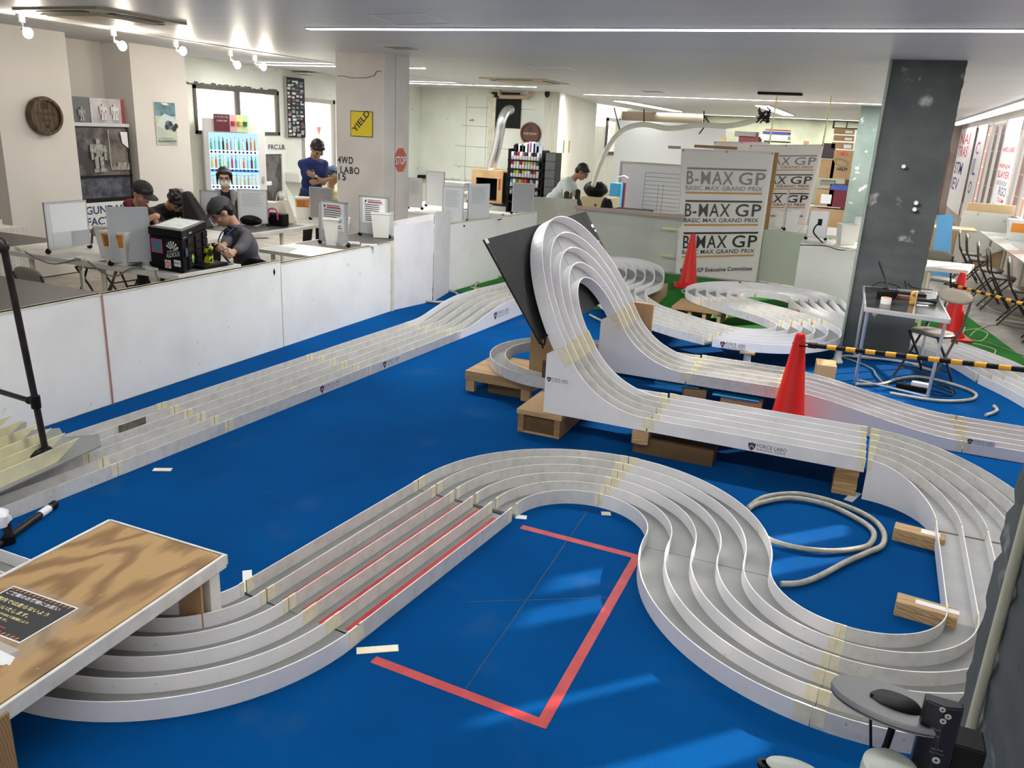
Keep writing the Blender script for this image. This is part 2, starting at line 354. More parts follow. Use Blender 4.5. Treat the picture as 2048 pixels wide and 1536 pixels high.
M().box(1.45, 2.12, 29.54, 29.6, 0, 1.93).build('door_leaf', mat('brown_door', (0.27, 0.13, 0.10), 0.5), d)
M().box(1.93, 2.05, 29.52, 29.54, 0.42, 0.64).build('lock_plate', ALU, d)
M().cyl((1.75, 29.48, .45), (2.0, 29.48, .45), .02).cyl((1.99, 29.54, .45), (1.99, 29.48, .45), .02).build('door_handle', CHROME, d)
# outside: white clapboard house to the left, brick building to the right
sid = M(); sid.box(-14.2, -14, 6, 20, -1, 6)
for k in range(28): sid.box(-14, -13.96, 6, 20, -0.4 + k * .2, -0.4 + k * .2 + .17)
single('clapboard_house', sid, mat('white_siding', (0.85, 0.84, 0.82), 0.7), 'white clapboard house wall seen through the left windows', 'building')
sid = M(); sid.box(-12.6, -12.4, 21, 32, -1, 6); single('neighbour_wall', sid, mat('pale_render', (0.75, 0.70, 0.66), 0.8), 'pale rendered wall seen through the far left windows', 'building')
BRK = bpy.data.materials.new('red_brick'); BRK.use_nodes = True; nt = BRK.node_tree
bt = nt.nodes.new('ShaderNodeTexBrick'); bt.inputs['Color1'].default_value = (.62, .17, .08, 1); bt.inputs['Color2'].default_value = (.5, .13, .06, 1); bt.inputs['Mortar'].default_value = (.7, .62, .55, 1); bt.inputs['Scale'].default_value = 1.0
bt.inputs['Brick Width'].default_value = .5; bt.inputs['Row Height'].default_value = .16; bt.inputs['Mortar Size'].default_value = .02
tc = nt.nodes.new('ShaderNodeTexCoord'); mp = nt.nodes.new('ShaderNodeMapping'); mp.inputs['Rotation'].default_value = (radians(90), 0, radians(90))
nt.links.new(tc.outputs['Object'], mp.inputs[0]); nt.links.new(mp.outputs[0], bt.inputs[0]); nt.links.new(bt.outputs[0], nt.nodes['Principled BSDF'].inputs[0])
sid = M(); sid.box(3.2, 3.4, 22.0, 33, -1, 3.0); single('brick_building', sid, BRK, 'red brick building outside the right windows', 'building')
# ---------------------------------------------------------------- columns standing in the hall
c = M(); c.box(-6.17, -5.48, 8.78, 9.36, 0, H); col = struct(c.build('wall_column', mat('white_column', (0.68, 0.65, 0.62), 0.6, col2=(0.60, 0.57, 0.53), scale=2, col3=(0.5, 0.47, 0.41), s3=4, lo3=0.7, hi3=0.9)), 'white painted column with yellow sign')
g = M(); g.box(-5.4805, -5.4785, 9.02, 9.035, 0, H); struct(g.build('trim_5', mat('groove', (0.4, 0.38, 0.36), 0.8)), 'groove in the side of the white column')
c = M(); cr = [PY(675, 152, 8.778), PY(700, 155, 8.778), PY(735, 154, 8.778), PY(748, 152, 8.778), PY(752, 145, 8.778), PY(763, 143, 8.778)]
c.tube([p + V((0, 0, random.uniform(-.01, .01))) for p in catmull(cr, 4)], .004, 4); struct(c.build('trim_6', INK), 'crack across the white column')
def rough_box(x0, x1, y0, y1, z0, z1, n, amp):
    mb = M(); cs = [(x0, y0), (x1, y0), (x1, y1), (x0, y1)]; N = int((z1 - z0) / n)
    rings = []
    for k in range(N + 1):
        z = z0 + (z1 - z0) * k / N; a = amp if 0 < k < N else 0
        rings.append([V((x + random.uniform(-a, a), y + random.uniform(-a, a), z)) for x, y in cs])
    vs = [p for r in rings for p in r]; fs = [(0, 3, 2, 1), tuple(range(N * 4, N * 4 + 4))]
    for k in range(N):
        for i in range(4): fs.append((k * 4 + i, k * 4 + (i + 1) % 4, k * 4 + 4 + (i + 1) % 4, k * 4 + 4 + i))
    return mb.add(vs, fs)
struct(rough_box(0.0, 0.61, 8.66, 8.86, 0, H, 0.035, 0.004).build('wall_column', GPIL, smooth=True), 'dark grey painted concrete column behind the folding table')
M_ = M(); M_.cyl((-0.012, 8.64, 0), (-0.012, 8.64, H), .014); struct(M_.build('trim_7', mat('green_grey_pipe', (.25, .30, .26), .5)), 'thin grey pipe on the corner of the dark column')
struct(rough_box(-0.42, 0.18, 18.5, 19.1, 0, H, 0.2, 0.006).build('wall_column', GPIL2), 'greenish grey column farther back')
struct(rough_box(0.405, 1.05, 1.35, 1.97, 0, H, 0.03, 0.006).build('wall_column', GPIL, smooth=True), 'dark rough concrete column close to the viewer at the right edge')
c = M(); c.cyl((.392, 1.755, 0), (.392, 1.755, H), .011, n=14); struct(c.build('trim_8', mat('cream_conduit', (.50, .49, .38), .4)), 'cream conduit running up the near dark column')
fit = M()
for (u, v) in [(1807, 333), (1832, 406), (1829, 419)]:
    p = PY(u, v, 8.655); fit.cyl(p, p + V((0, -.03, 0)), .022, .016); fit.cyl(p + V((.03, 0, -.02)), p + V((.03, -.015, -.02)), .016, .01, mi=1)
struct(fit.build('trim_9', [PAPER, INK]), 'small white cable fittings on the dark grey column')
# ---------------------------------------------------------------- ceiling lights and fittings
SLOT = mat('light_slot', (0.7, 0.7, 0.7), 0.5)
LEDM = emis('led_diffuser', (0.97, 1.0, 0.99), 9.0)
def strip(x0, x1, y, wd, label, power=1.0):
    t = thing('ceiling_light', label, 'light', ((x0 + x1) / 2, y, H - .012))
    t.location.z = H - .012
    M().box(x0, x1, y - wd / 2 - .02, y - wd / 2, H - .006, H).box(x0, x1, y + wd / 2, y + wd / 2 + .02, H - .006, H).build('slot_rim', SLOT, t)
    M().box(x0, x1, y - wd / 2, y + wd / 2, H - .010, H - .002).build('diffuser', LEDM, t)
    L = bpy.data.lights.new('strip_lamp', 'AREA'); L.shape = 'RECTANGLE'; L.size = x1 - x0; L.size_y = wd; L.energy = 24 * (x1 - x0) * power * LAMP; L.color = (1.0, 0.995, 0.96)
    lo = bpy.data.objects.new('strip_lamp', L); COL.objects.link(lo); lo.parent = t; lo.location = (0, 0, -.002)
strip(-4.88, 2.2, 6.54, .085, 'longest ceiling light strip, across the front of the hall', 1.2)
strip(-9.2, -6.2, 11.0, .10, 'ceiling light strip left of the white column', 1.2)
strip(-9.0, -6.1, 15.1, .10, 'ceiling light strip right of the white column', 1.3)
strip(-5.9, 0.9, 17.4, .09, 'ceiling light strip above the tournament banners', 1.7)
strip(-7.2, 0.3, 29.2, .10, 'farthest ceiling light strip, washing the olive wall', 1.2)
strip(-4.88, 2.2, 2.3, .085, 'ceiling light strip above the viewer', .42)
strip(-4.88, 2.2, -1.6, .085, 'ceiling light strip behind the viewer', .6)
def shop_light(u0, v0, u1, v1, wd, lab, n=1):
    a = P(u0, v0, H - .03); b = P(u1, v1, H - .03); x = (a.x + b.x) / 2
    t = thing('ceiling_light', lab, 'light', (x, (a.y + b.y) / 2, H - .04))
    M().box(x - wd / 2, x + wd / 2, a.y, b.y, H - .03, H - .001).build('housing', SLOT, t)
    M().box(x - wd / 2 + .03, x + wd / 2 - .03, a.y + .05, b.y - .05, H - .04, H - .03).build('diffuser', LEDM, t)
shop_light(1268, 203, 1332, 222, .34, 'row of surface mounted lights above the whiteboard')
shop_light(1543, 212, 1562, 230, .34, 'pair of surface mounted lights by the hanging cable')
r_ = thing('ceiling_light', 'run of bright lights close to the right wall windows', 'light', (1.95, 17, H - .06))
M().box(1.82, 2.08, 9, 28, H - .03, H - .001).build('housing', SLOT, r_)
for k in range(9): M().box(1.84, 2.06, 9.1 + k * 2.1, 11.05 + k * 2.1, H - .055, H - .03).build('diffuser', LEDM, r_)
def cassette(u, v, w, name, label):
    p = P(u, v, H); t = thing('air_conditioner', label, 'air conditioner', (p.x, p.y, H - .05))
    s = w / 2; b = mat('beige_casing', (0.46, 0.42, 0.30), 0.45)
    m = M(); m.hexa([(p.x - s, p.y - s, H - .02), (p.x + s, p.y - s, H - .02), (p.x + s, p.y + s, H - .02), (p.x - s, p.y + s, H - .02)], [(p.x - s, p.y - s, H), (p.x + s, p.y - s, H), (p.x + s, p.y + s, H), (p.x - s, p.y + s, H)])
    k = s * .62; m.hexa([(p.x - k, p.y - k, H - .045), (p.x + k, p.y - k, H - .045), (p.x + k, p.y + k, H - .045), (p.x - k, p.y + k, H - .045)], [(p.x - k * 1.1, p.y - k * 1.1, H - .02), (p.x + k * 1.1, p.y - k * 1.1, H - .02), (p.x + k * 1.1, p.y + k * 1.1, H - .02), (p.x - k * 1.1, p.y + k * 1.1, H - .02)])
    m.build('casing', b, t)
    for (dx, dy) in ((0, 1), (0, -1), (1, 0), (-1, 0)):
        q = s * .82; a = s * .55
        g = M(); x = p.x + dx * q; y = p.y + dy * q
        if dx: g.box(x - .04, x + .04, y - a, y + a, H - .026, H - .02)
        else: g.box(x - a, x + a, y - .04, y + .04, H - .026, H - .02)
        g.build('air_slot', INK, t)
cassette(205, 31, 0.98, 'a', 'large beige ceiling air conditioner nearest the viewer')
cassette(1050, 161, 1.15, 'b', 'flat ceiling air conditioner in front of the silver duct')
def hatch(pts, label):
    q = [P(u, v, H) for u, v in pts]; t = M(); n = len(q)
    for i in range(4):
        a = q[i]; b = q[(i + 1) % 4]; s = (b - a).cross(UP).normalized() * .008
        t.hexa([a - s - V((0, 0, .004)), b - s - V((0, 0, .004)), b + s - V((0, 0, .004)), a + s - V((0, 0, .004))], [a - s, b - s, b + s, a + s])
    single('ceiling_hatch', t, mat('hatch_rim', (.78, .78, .78), .4), label, 'hatch')
hatch([(737, 29), (845, 26), (903, 47), (795, 49)], 'square ceiling hatch in front of the long light strip')
hatch([(1055, 130), (1130, 132), (1150, 140), (1070, 139)], 'small square ceiling hatch before the far air conditioner')
hatch([(1110, 157), (1168, 166), (1184, 176), (1137, 172)], 'narrow ceiling hatch right of the far air conditioner')
def vent(u, v, s, label):
    p = P(u, v, H); t = thing('ceiling_vent', label, 'vent', (p.x, p.y, H - .02))
    M().hexa([(p.x - s * .8, p.y - s * .8, H - .02), (p.x + s * .8, p.y - s * .8, H - .02), (p.x + s * .8, p.y + s * .8, H - .02), (p.x - s * .8, p.y + s * .8, H - .02)], [(p.x - s, p.y - s, H), (p.x + s, p.y - s, H), (p.x + s, p.y + s, H), (p.x - s, p.y + s, H)]).build('vent_rim', SLOT, t)
    M().box(p.x - s * .6, p.x + s * .6, p.y - s * .6, p.y + s * .6, H - .024, H - .02).build('vent_grille', mat('grille_brown', (.33, .28, .2), .6), t)
vent(803, 92, .22, 'square ceiling vent right of the white column top')
vent(610, 147, .22, 'square ceiling vent left of the white column')
vent(1306, 181, .3, 'dusty ceiling vent above the whiteboard')
# spotlights along the edge of the panelled ceiling
BULB = emis('bulb_glow', (1.0, 0.93, 0.82), 40.0)
for i, (u0, v0, u1, v1, wl) in enumerate([(42, 28, 56, 66, 'leftmost'), (226, 57, 245, 92, 'second from the left'), (351, 81, 366, 102, 'middle'), (460, 100, 475, 130, 'fourth from the left'), (509, 110, 527, 134, 'rightmost')]):
    a = P(u0, v0, H - .0); a.z = H - .0; b = PX(u1, v1, a.x + .06)
    t = thing('ceiling_spotlight', 'bare bulb ceiling spotlight, %s of the row of five' % wl, 'light', tuple(a))
    M().cyl(a, a - V((0, 0, .07)), .028).build('mount', PAPER, t, smooth=True)
    k = a - V((0, 0, .12)); M().cyl(a - V((0, 0, .07)), k, .008).cyl(k, k + (b - k) * .45, .022, .026).build('lamp_holder', CHROME, t, smooth=True)
    M().ell(b, (.042, .042, .048), None, 14, 10).cyl(k + (b - k) * .4, b, .02, .03).build('bulb', BULB, t, smooth=True)
    L = bpy.data.lights.new('spot_bulb', 'POINT'); L.energy = 14 * LAMP; L.color = (1, .88, .72); L.shadow_soft_size = .05
    lo = bpy.data.objects.new('spot_bulb', L); COL.objects.link(lo); lo.parent = t; lo.location = (b - a) + V((.06, 0, -.05))
# ================================================================ the race track
PIT = 0.119; TH = 0.005
class Fr:
    __slots__ = ('p', 'l', 'u', 'g')
    def __init__(s, p, l, u, g=None): s.p = V(p); s.l = V(l); s.u = V(u); s.g = g
def frames_xy(pts, g=None):
    """plan path (x, y, z): the lateral vector points right of travel"""
    out = []; n = len(pts)
    for i in range(n):
        a = V(pts[max(i - 1, 0)]); b = V(pts[min(i + 1, n - 1)]); d = b - a; d.z = 0; d.normalize()
        if n > 3 and i in (0, n - 1):
            e_ = (V(pts[2]) - V(pts[0])) if i == 0 else (V(pts[-1]) - V(pts[-3])); e_.z = 0; d = (d * 2 - e_.normalized()).normalized()
        out.append(Fr(pts[i], (d.y, -d.x, 0), (0, 0, 1), g))
    return out
def arc(cx, cy, r, a0, a1, z0=0.0, z1=None, n=None):
    z1 = z0 if z1 is None else z1; n = n or max(6, int(abs(a1 - a0) / 5)); o = []
    for i in range(n + 1):
        t = i / n; a = radians(a0 + (a1 - a0) * t); s = t * t * (3 - 2 * t); o.append((cx + r * cos(a), cy + r * sin(a), z0 + (z1 - z0) * s))
    return o
def line(a, b, n=6, smooth=False):
    o = []
    for i in range(n + 1):
        t = i / n; s = t * t * (3 - 2 * t) if smooth else t; o.append((a[0] + (b[0] - a[0]) * t, a[1] + (b[1] - a[1]) * t, a[2] + (b[2] - a[2]) * s))
    return o
def sweep(fr, sec, mb=None, ground=False):
    """sec: closed list of (lateral, up); ground: points with up < 0 drop to the frame's ground height"""
    mb = mb or M(); n = len(sec); vs = []; fs = []
    for f in fr:
        for (a, b) in sec:
            q = f.p + f.l * a + f.u * b
            if ground and b < -.001: q.z = f.g
            vs.append(q)
    for i in range(len(fr) - 1):
        for k in range(n):
            k2 = (k + 1) % n; fs.append((i * n + k, i * n + k2, (i + 1) * n + k2, (i + 1) * n + k))
    fs.append(tuple(range(n))[::-1]); fs.append(tuple(range((len(fr) - 1) * n, len(fr) * n)))
    return mb.add(vs, fs)
def section(fr, label, lanes=5, side=0.0, worn=False, pale=False, tape=(0, 1), skirt=(0, 0), fb=0.018, wh=0.080, wallmat=None, group=None, offs=None, tapeskip=()):
    """fr: frames whose p lies on the underside centre; side shifts the lanes sideways"""
    mid = fr[len(fr) // 2].p; zb = min(f.p.z for f in fr)
    t = thing('race_track_section', label, 'race track', (mid.x, mid.y, max(zb, 0)))
    offs = offs or [side + (i - lanes / 2) * PIT for i in range(lanes + 1)]
    wm = wallmat or (WHTW if worn else WHT); lm = LANEW if pale else LANE
    sweep(fr, [(offs[0], 0.002), (offs[-1], 0.002), (offs[-1], fb), (offs[0], fb)]).build('lane_floor', lm, t)
    for i, o in enumerate(offs):
        outer = i in (0, len(offs) - 1); lo = 0.0 if outer else fb - .002
        sk = (i == 0 and skirt[0]) or (i == len(offs) - 1 and skirt[1])
        h = TH / 2
        if sk: sweep(fr, [(o - h, -.01), (o + h, -.01), (o + h, wh), (o - h, wh)], ground=True).build('side_panel', SKIRT, t)
        else: sweep(fr, [(o - h, lo), (o + h, lo), (o + h, wh), (o - h, wh)]).build('lane_wall', wm, t)
        for e in tape:
            if (e, i) in tapeskip: continue
            # about 6 cm of tape folded over the wall at the joint
            idx = []; acc = 0; seq = fr if e == 0 else fr[::-1]; last = seq[0]; ff = [seq[0]]
            ln = random.uniform(.030, .045)
            for f in seq[1:]:
                d = (f.p - last.p).length
                if acc + d >= ln:
                    k = (ln - acc) / d; ff.append(Fr(last.p.lerp(f.p, k), last.l.lerp(f.l, k), last.u.lerp(f.u, k), last.g)); break
                acc += d; last = f; ff.append(f)
            if len(ff) < 2: continue
            z0 = fb + .001 if not outer else .012
            sweep(ff, [(o - h - .0012, z0), (o + h + .0012, z0), (o + h + .0012, wh + .0015), (o - h - .0012, wh + .0015)]).build('joint_tape', TAPE, t)
    return t
SHIELD = [(-.5, .5), (-.28, .42), (0, .56), (.28, .42), (.5, .5), (.44, -.1), (.25, -.42), (0, -.62), (-.25, -.42), (-.44, -.1)]
def logo(parent, p, xd, width, yd=UP):
    """the team sticker: a shield, FORCE LABO, RACING TEAM"""
    p = V(p); xd = V(xd).normalized(); yd = V(yd).normalized(); n = xd.cross(yd).normalized(); h = width * .235
    m = M(); quad_on(m, p, xd, yd, -width / 2, width / 2, -h / 2, h / 2, .0006)
    s = m.build('team_sticker', mat('sticker_film', (.80, .79, .80), .3), parent, label='white sticker reading FORCE LABO RACING TEAM')
    WP[s] = WP[parent] + s.location if WP.get(parent) is not None else V((0, 0, 0))
    WP[s] = V((0, 0, 0))
    m = M(); k = h * .82; c = p - xd * (width * .39) + n * .0007
    m.hexa([c + xd * a * k + yd * b * k for a, b in SHIELD], [c + xd * a * k + yd * b * k + n * .0005 for a, b in SHIELD]).build('shield', PURP, s, local=True)
    c = c + n * .0007; m = M()
    for sg in (-1, 1): m.hexa([c + xd * sg * .30 * k + yd * -.15 * k, c + xd * sg * .22 * k + yd * -.22 * k, c + yd * .12 * k, c + yd * .22 * k], [q + n * .0003 for q in (c + xd * sg * .30 * k + yd * -.15 * k, c + xd * sg * .22 * k + yd * -.22 * k, c + yd * .12 * k, c + yd * .22 * k)])
    m.build('emblem', PAPER, s, local=True)
    text('FORCE LABO', 'lettering', mat('dark_purple_ink', (.05, .03, .07), .5), s, p - xd * width * .26 + n * .0007 - yd * h * .02, xd, yd, height=h * .42, width=width * .72, local=True)
    text('RACING TEAM', 'lettering', mat('dark_purple_ink', (.05, .03, .07), .5), s, p - xd * width * .26 + n * .0007 - yd * h * .36, xd, yd, height=h * .24, width=width * .70, local=True)
# --- S curve on the blue carpet
fr = frames_xy(line((-4.2, 1.755, 0), (-2.45, 1.755, 0), 10))
s = section(fr, 'straight race track section left of the plywood bridge, mostly hidden', tape=(1,))
fr = frames_xy(arc(-2.44, 2.35, .595, -90, -3, 0, n=26)); section(fr, 'curved race track section coming out from under the plywood bridge', tape=(1,))
ST0 = V((-1.846, 2.32, 0)); ST1 = V((-1.727, 3.56, 0))
fr = frames_xy(line(tuple(ST0 + (ST1 - ST0) * .001), tuple(ST0 + (ST1 - ST0) * .999), 14)); sred = section(fr, 'straight race track section with red tape lines along its lanes', worn=True, tape=(0, 1))
d = (ST1 - ST0).normalized(); l = V((d.y, -d.x, 0)); LN = (ST1 - ST0).length
for i, (t0, t1, w_) in enumerate([(.03, .86, .022), (.04, 1.0, .030), (.03, .99, .030), (.0, 1.0, .032), (.02, .96, .034)]):
    m = M(); o = -2.5 * PIT + (i + 1) * PIT - .062; w_ *= 1.25; a = ST0 + d * LN * t0 + l * o; b = ST0 + d * LN * t1 + l * o
    m.hexa([a - l * w_ / 2 + V((0, 0, .018)), a + l * w_ / 2 + V((0, 0, .018)), b + l * w_ / 2 + V((0, 0, .018)), b - l * w_ / 2 + V((0, 0, .018))], [q + V((0, 0, .0188)) for q in (a - l * w_ / 2, a + l * w_ / 2, b + l * w_ / 2, b - l * w_ / 2)])
    m.build('red_tape_line', RTAPE, sred, label='red tape stuck along a lane')
fr = frames_xy(arc(-1.08, 3.57, .645, 178.5, 90.1, 0, n=24)); section(fr, 'curved race track section at the top left of the near U turn', worn=True, tape=(0, 1))
fr = frames_xy(arc(-1.08, 3.57, .645, 89.8, .2, 0, n=25)); section(fr, 'curved race track section at the top right of the near U turn', tape=(0,))
fr = frames_xy(arc(.23, 3.568, .665, 180, 262.8, 0, n=28)); section(fr, 'S bend race track section beside the coiled hose', tape=(1,))
fr = frames_xy(arc(.23, 3.568, .665, 262.95, 359.5, 0, n=28)); section(fr, 'curved race track section beneath the grey dish, nearest the viewer', worn=True, tape=(0,))
fr = frames_xy(line((.895, 3.56, 0), (.895, 4.41, .035), 10)); section(fr, 'straight race track section partly behind the near dark column', pale=True, tape=(0, 1))
fr = frames_xy(arc(.24, 4.42, .655, 1, 89, .035, .165, n=26), g=0.0); section(fr, 'climbing curved race track section with a tall white side panel', worn=True, pale=True, skirt=(1, 0), tape=(1,))
fr = frames_xy(line((.232, 5.075, .165), (-1.04, 5.075, .165), 12)); sr1 = section(fr, 'raised straight race track section in front of the red cone', tape=(0, 1), wh=.085)
logo(sr1, PY(1535, 898, 4.776) + V((0, -.0015, 0)), (1, 0, 0), .235)
# --- vertical curve and banked turn
TH0 = radians(60); XJ = -1.05; ZB = .165; RV = .70
def ramp_frames(yc, dr):
    """dr=+1: climbing towards -x, seen in travel order"""
    o = []
    for i in range(19):
        a = TH0 * i / 18; x = XJ - RV * sin(a); z = ZB + RV * (1 - cos(a)); o.append(Fr((x, yc, z), (0, 1, 0), (sin(a), 0, cos(a)), ZB))
    e = o[-1].p; dv = V((-cos(TH0), 0, sin(TH0)))
    o.append(Fr(e + dv * .095, (0, 1, 0), (sin(TH0), 0, cos(TH0)), ZB))
    return o
def ramp_section(yc, label, sticker):
    fr = ramp_frames(yc, 1); e = fr[-1].p
    t = thing('race_track_section', label, 'race track', (-1.4, yc, ZB))
    offs = [(i - 2) * PIT for i in range(5)]
    sweep(fr, [(offs[0], .002), (offs[-1], .002), (offs[-1], .018), (offs[0], .018)]).build('lane_floor', LANEW, t)
    for i, o in enumerate(offs[1:-1]): sweep(fr, [(o - .0025, .016), (o + .0025, .016), (o + .0025, .085), (o - .0025, .085)]).build('lane_wall', WHTW, t)
    for o in (offs[0], offs[-1]):   # tall side panels standing on the blocks
        top = [f.p + f.u * .085 for f in fr]; y = yc + o
        ztop = (fr[-1].p - V((0, 0, .03))).z
        poly = [(p.x, p.z) for p in top] + [(e.x - .045, ztop), (e.x - .045, ZB)] + [(XJ, ZB)]
        m = M(); m.hexa([(x, y - .0035, z) for x, z in poly], [(x, y + .0035, z) for x, z in poly]); m.build('side_panel', SKIRT, t)
        for q in (0,):
            m = M(); m.hexa([(p[0], y - .0045, p[1]) for p in [(XJ - .03, ZB + .02), (XJ + .03, ZB + .02), (XJ + .03, ZB + .087), (XJ - .03, ZB + .088)]], [(p[0], y + .0045, p[1]) for p in [(XJ - .03, ZB + .02), (XJ + .03, ZB + .02), (XJ + .03, ZB + .087), (XJ - .03, ZB + .088)]]); m.build('joint_tape', TAPE, t)
    for i, o in enumerate(offs):
        h = .0025; sweep(fr[-3:], [(o - h - .0015, .019), (o + h + .0015, .019), (o + h + .0015, .0865), (o - h - .0015, .0865)]).build('joint_tape', TAPE, t)
    return t, fr
YC1 = 4.7775 + 2 * PIT; YC2 = 5.9475 + 2 * PIT
rs1, f1 = ramp_section(YC1, 'steep upswept race track section nearer the viewer, with team sticker', True)
logo(rs1, PY(1116, 761, YC1 - 2 * PIT) + V((0, -.0045, 0)), (1, 0, 0), .155)
rs2, f2 = ramp_section(YC2, 'steep upswept race track section coming down from the loop, farther side', False)
t_ = M(); a = PY(1232, 590, YC2 - 2 * PIT - .005); M_ = M()
# banked half circle
e = f1[-1].p; EU = V((-cos(TH0), 0, sin(TH0))); EN = V((sin(TH0), 0, cos(TH0))); YM = (YC1 + YC2) / 2; RM = (YC2 - YC1) / 2
fb_ = []
for i in range(49):
    a = radians(-90 + 180 * i / 48); rad = V((0, sin(a), 0)) + EU * cos(a)
    fb_.append(Fr(V((e.x, YM, e.z)) + rad * RM, -rad, EN))
for half, lab in ((fb_[:24] + [Fr(fb_[24].p - V((0, .003, 0)), fb_[24].l, EN)], 'near half of the steep banked turn at the top of the loop'), ([Fr(fb_[24].p + V((0, .003, 0)), fb_[24].l, EN)] + fb_[25:], 'far half of the steep banked turn at the top of the loop')):
    half = [Fr(f.p, f.l, f.u) for f in half]
    t = thing('race_track_section', lab, 'race track', tuple(half[len(half) // 2].p))
    offs = [(i - 2) * PIT for i in range(5)]
    sweep(half, [(offs[0], .006), (offs[-1], .006), (offs[-1], .018), (offs[0], .018)]).build('lane_floor', mat('bank_grey', (.33, .325, .33), .4, col2=(.29, .29, .295), scale=3), t)
    for i, o in enumerate(offs):
        hh = .095 if i == 0 else .082
        sweep(half, [(o - .003, -.0 if i in (0, 4) else .016), (o + .003, -.0 if i in (0, 4) else .016), (o + .003, hh), (o - .003, hh)]).build('lane_wall', WHT, t)
    for i in (1, 2, 3):
        ff = half[-2:] if 'near' in lab else half[:2]; o = offs[i]
        sweep([Fr(f.p, f.l, f.u) for f in ff], [(o - .005, .07), (o + .005, .07), (o + .005, .0845), (o - .005, .0845)]).build('joint_clip', PAPER, t)
# black back panel of the banked turn
CORR = mat('black_corrugated_board', (.018, .019, .019), .6, col2=(.03, .03, .03), scale=3, bump=.3, bscale=25, stretch=(1, 14, 1), spec=.15)
def bankpt(u, v, off):
    P0 = V((e.x, YM, e.z)) + EN * off; dd = ray(u, v); o = V((0, 0, CH)); k = (P0 - o).dot(EN) / dd.dot(EN); return o + dd * k
q = [bankpt(968, 479, -.03), bankpt(1172, 423, -.03), bankpt(1210, 500, -.03), bankpt(1225, 600, -.03)]
B0 = V((e.x, YM, e.z)) - EN * .03
TL = bankpt(968, 479, -.03); TR = bankpt(1172, 423, -.03); BL = bankpt(1079, 683, -.03); BR = TR + (BL - TL)
bp_ = thing('corrugated_backdrop', 'large black corrugated panel behind the banked turn', 'panel', tuple(BL))
m = M(); m.hexa([TL, TR, BR, BL], [x - EN * .012 for x in (TL, TR, BR, BL)]); m.build('corrugated_sheet', CORR, bp_)
ex = (TR - TL).normalized(); ey = (BL - TL).normalized()
for (a, b, w_) in [(TL + ex * .01 + ey * .0, TL + ex * .01 + ey * .14, .02), (TR - ex * .05 + ey * .12, TR + ey * .12, .045), (TR - ex * .03 + ey * .17, TR + ey * .17, .03), (TL, TL + ex * .045, .05)]:
    m = M(); m.plate([a + EN * .0015, b + EN * .0015, b + ey * w_ * .6 + EN * .0015, a + ey * w_ * .6 + EN * .0015], .001); m.build('white_tape', PAPER, bp_)
for k in range(3):
    a = TR - ex * .22 + ey * (.27 + k * .11) + EN * .001; m = M(); m.plate([a, a + ex * .2, a + ex * .2 + ey * .004, a + ey * .004], .001); m.build('pale_line', ALU, bp_)
m = M(); m.tube(catmull([BL + ex * -.02, BL + ex * .0 + ey * .03 + EN * .02, BL + ex * .03 + EN * .03, BL + ex * .05 - ey * .02 + EN * .05], 4), .008, 6); m.tube([BL + EN * .01, BL + ey * .05], .006, 6); m.build('cable_tie', BLK, bp_)
# support boards of the loop
def slab(name, poly, z0, z1, mt, label, cat, group=None, bevel=.003):
    return single(name, M().prism(poly, z0, z1), mt, label, cat, group, bevel=bevel)
m = M(); a = P(1050, 742, .13); 
single('support_board', M().prism([(-2.12, 5.42), (-1.80, 5.42), (-1.80, 5.45), (-2.12, 5.45)], .16, .66), PLYP, 'upright plywood board holding up the banked turn', 'board')
single('support_board', M().prism([(-1.97, 5.30), (-1.79, 5.26), (-1.79, 5.28), (-1.97, 5.32)], .165, .36), BRNB, 'dark brown hardboard piece standing inside the small loop', 'board')
single('support_board', M().prism([(-1.86, 6.52), (-1.48, 6.52), (-1.48, 6.55), (-1.86, 6.55)], .0, .62), PLYP, 'plywood upright behind the banked turn', 'board')
# fifth lane: separate single lane loop
o5 = 5.251 + PIT / 2; i5 = 6.423 + PIT / 2; cy = (o5 + i5) / 2; r5 = (i5 - o5) / 2
fr = frames_xy(line((-1.055, o5, .165), (-1.95, o5, .165), 8)[:-1] + arc(-1.95, cy, r5, 270, 90, .165, n=30) + line((-1.94, i5, .165), (-1.055, i5, .165), 8))
section(fr, 'single lane race track loop passing behind the upswept sections', lanes=1, worn=True, tape=(0, 1))
# ramp 2: straight, descent, return
fr = frames_xy(line((-1.04, 5.9475 + 2.5 * PIT, .165), (-.36, 5.9475 + 2.5 * PIT, .165), 8)); section(fr, 'raised straight race track section left of the nearest red cone, scuffed', worn=True, pale=True, tape=(0, 1), wh=.088)
YR = 5.9475 + 2.5 * PIT
fr = frames_xy(line((-.355, YR, .165), (.86, YR, .0), 20, True), g=0.0); sd = section(fr, 'descending race track section with tall white side panel right of the cone', skirt=(1, 1), tape=(1,), wallmat=mat('pink_white_wall', (.78, .74, .77), .28))
fr = frames_xy(line((.865, YR, 0), (1.30, YR, 0), 5) + arc(1.30, YR + .60, .60, -90, -8, 0, n=20)[1:]); sE = section(fr, 'race track section bending away near the right edge', tape=(0,), wallmat=mat('pink_white_wall', (.78, .74, .77), .28))
logo(sE, PY(1962, 886, 5.9475) + V((0, -.003, 0)), (1, 0, 0), .17)
fr = frames_xy(catmull([(1.895, YR + .55, 0), (1.80, YR + .95, 0), (1.62, YR + 1.45, 0), (1.42, YR + 1.85, 0)], 8)); section(fr, 'wide lane race track section at the right edge, grey lanes', tape=(0,))
fr = frames_xy(catmull([(1.42, YR + 1.86, 0), (1.27, 8.52, 0), (1.06, 8.86, 0), (.86, 9.12, 0)], 8)); section(fr, 'curving race track section behind the folding stool', tape=(0,))
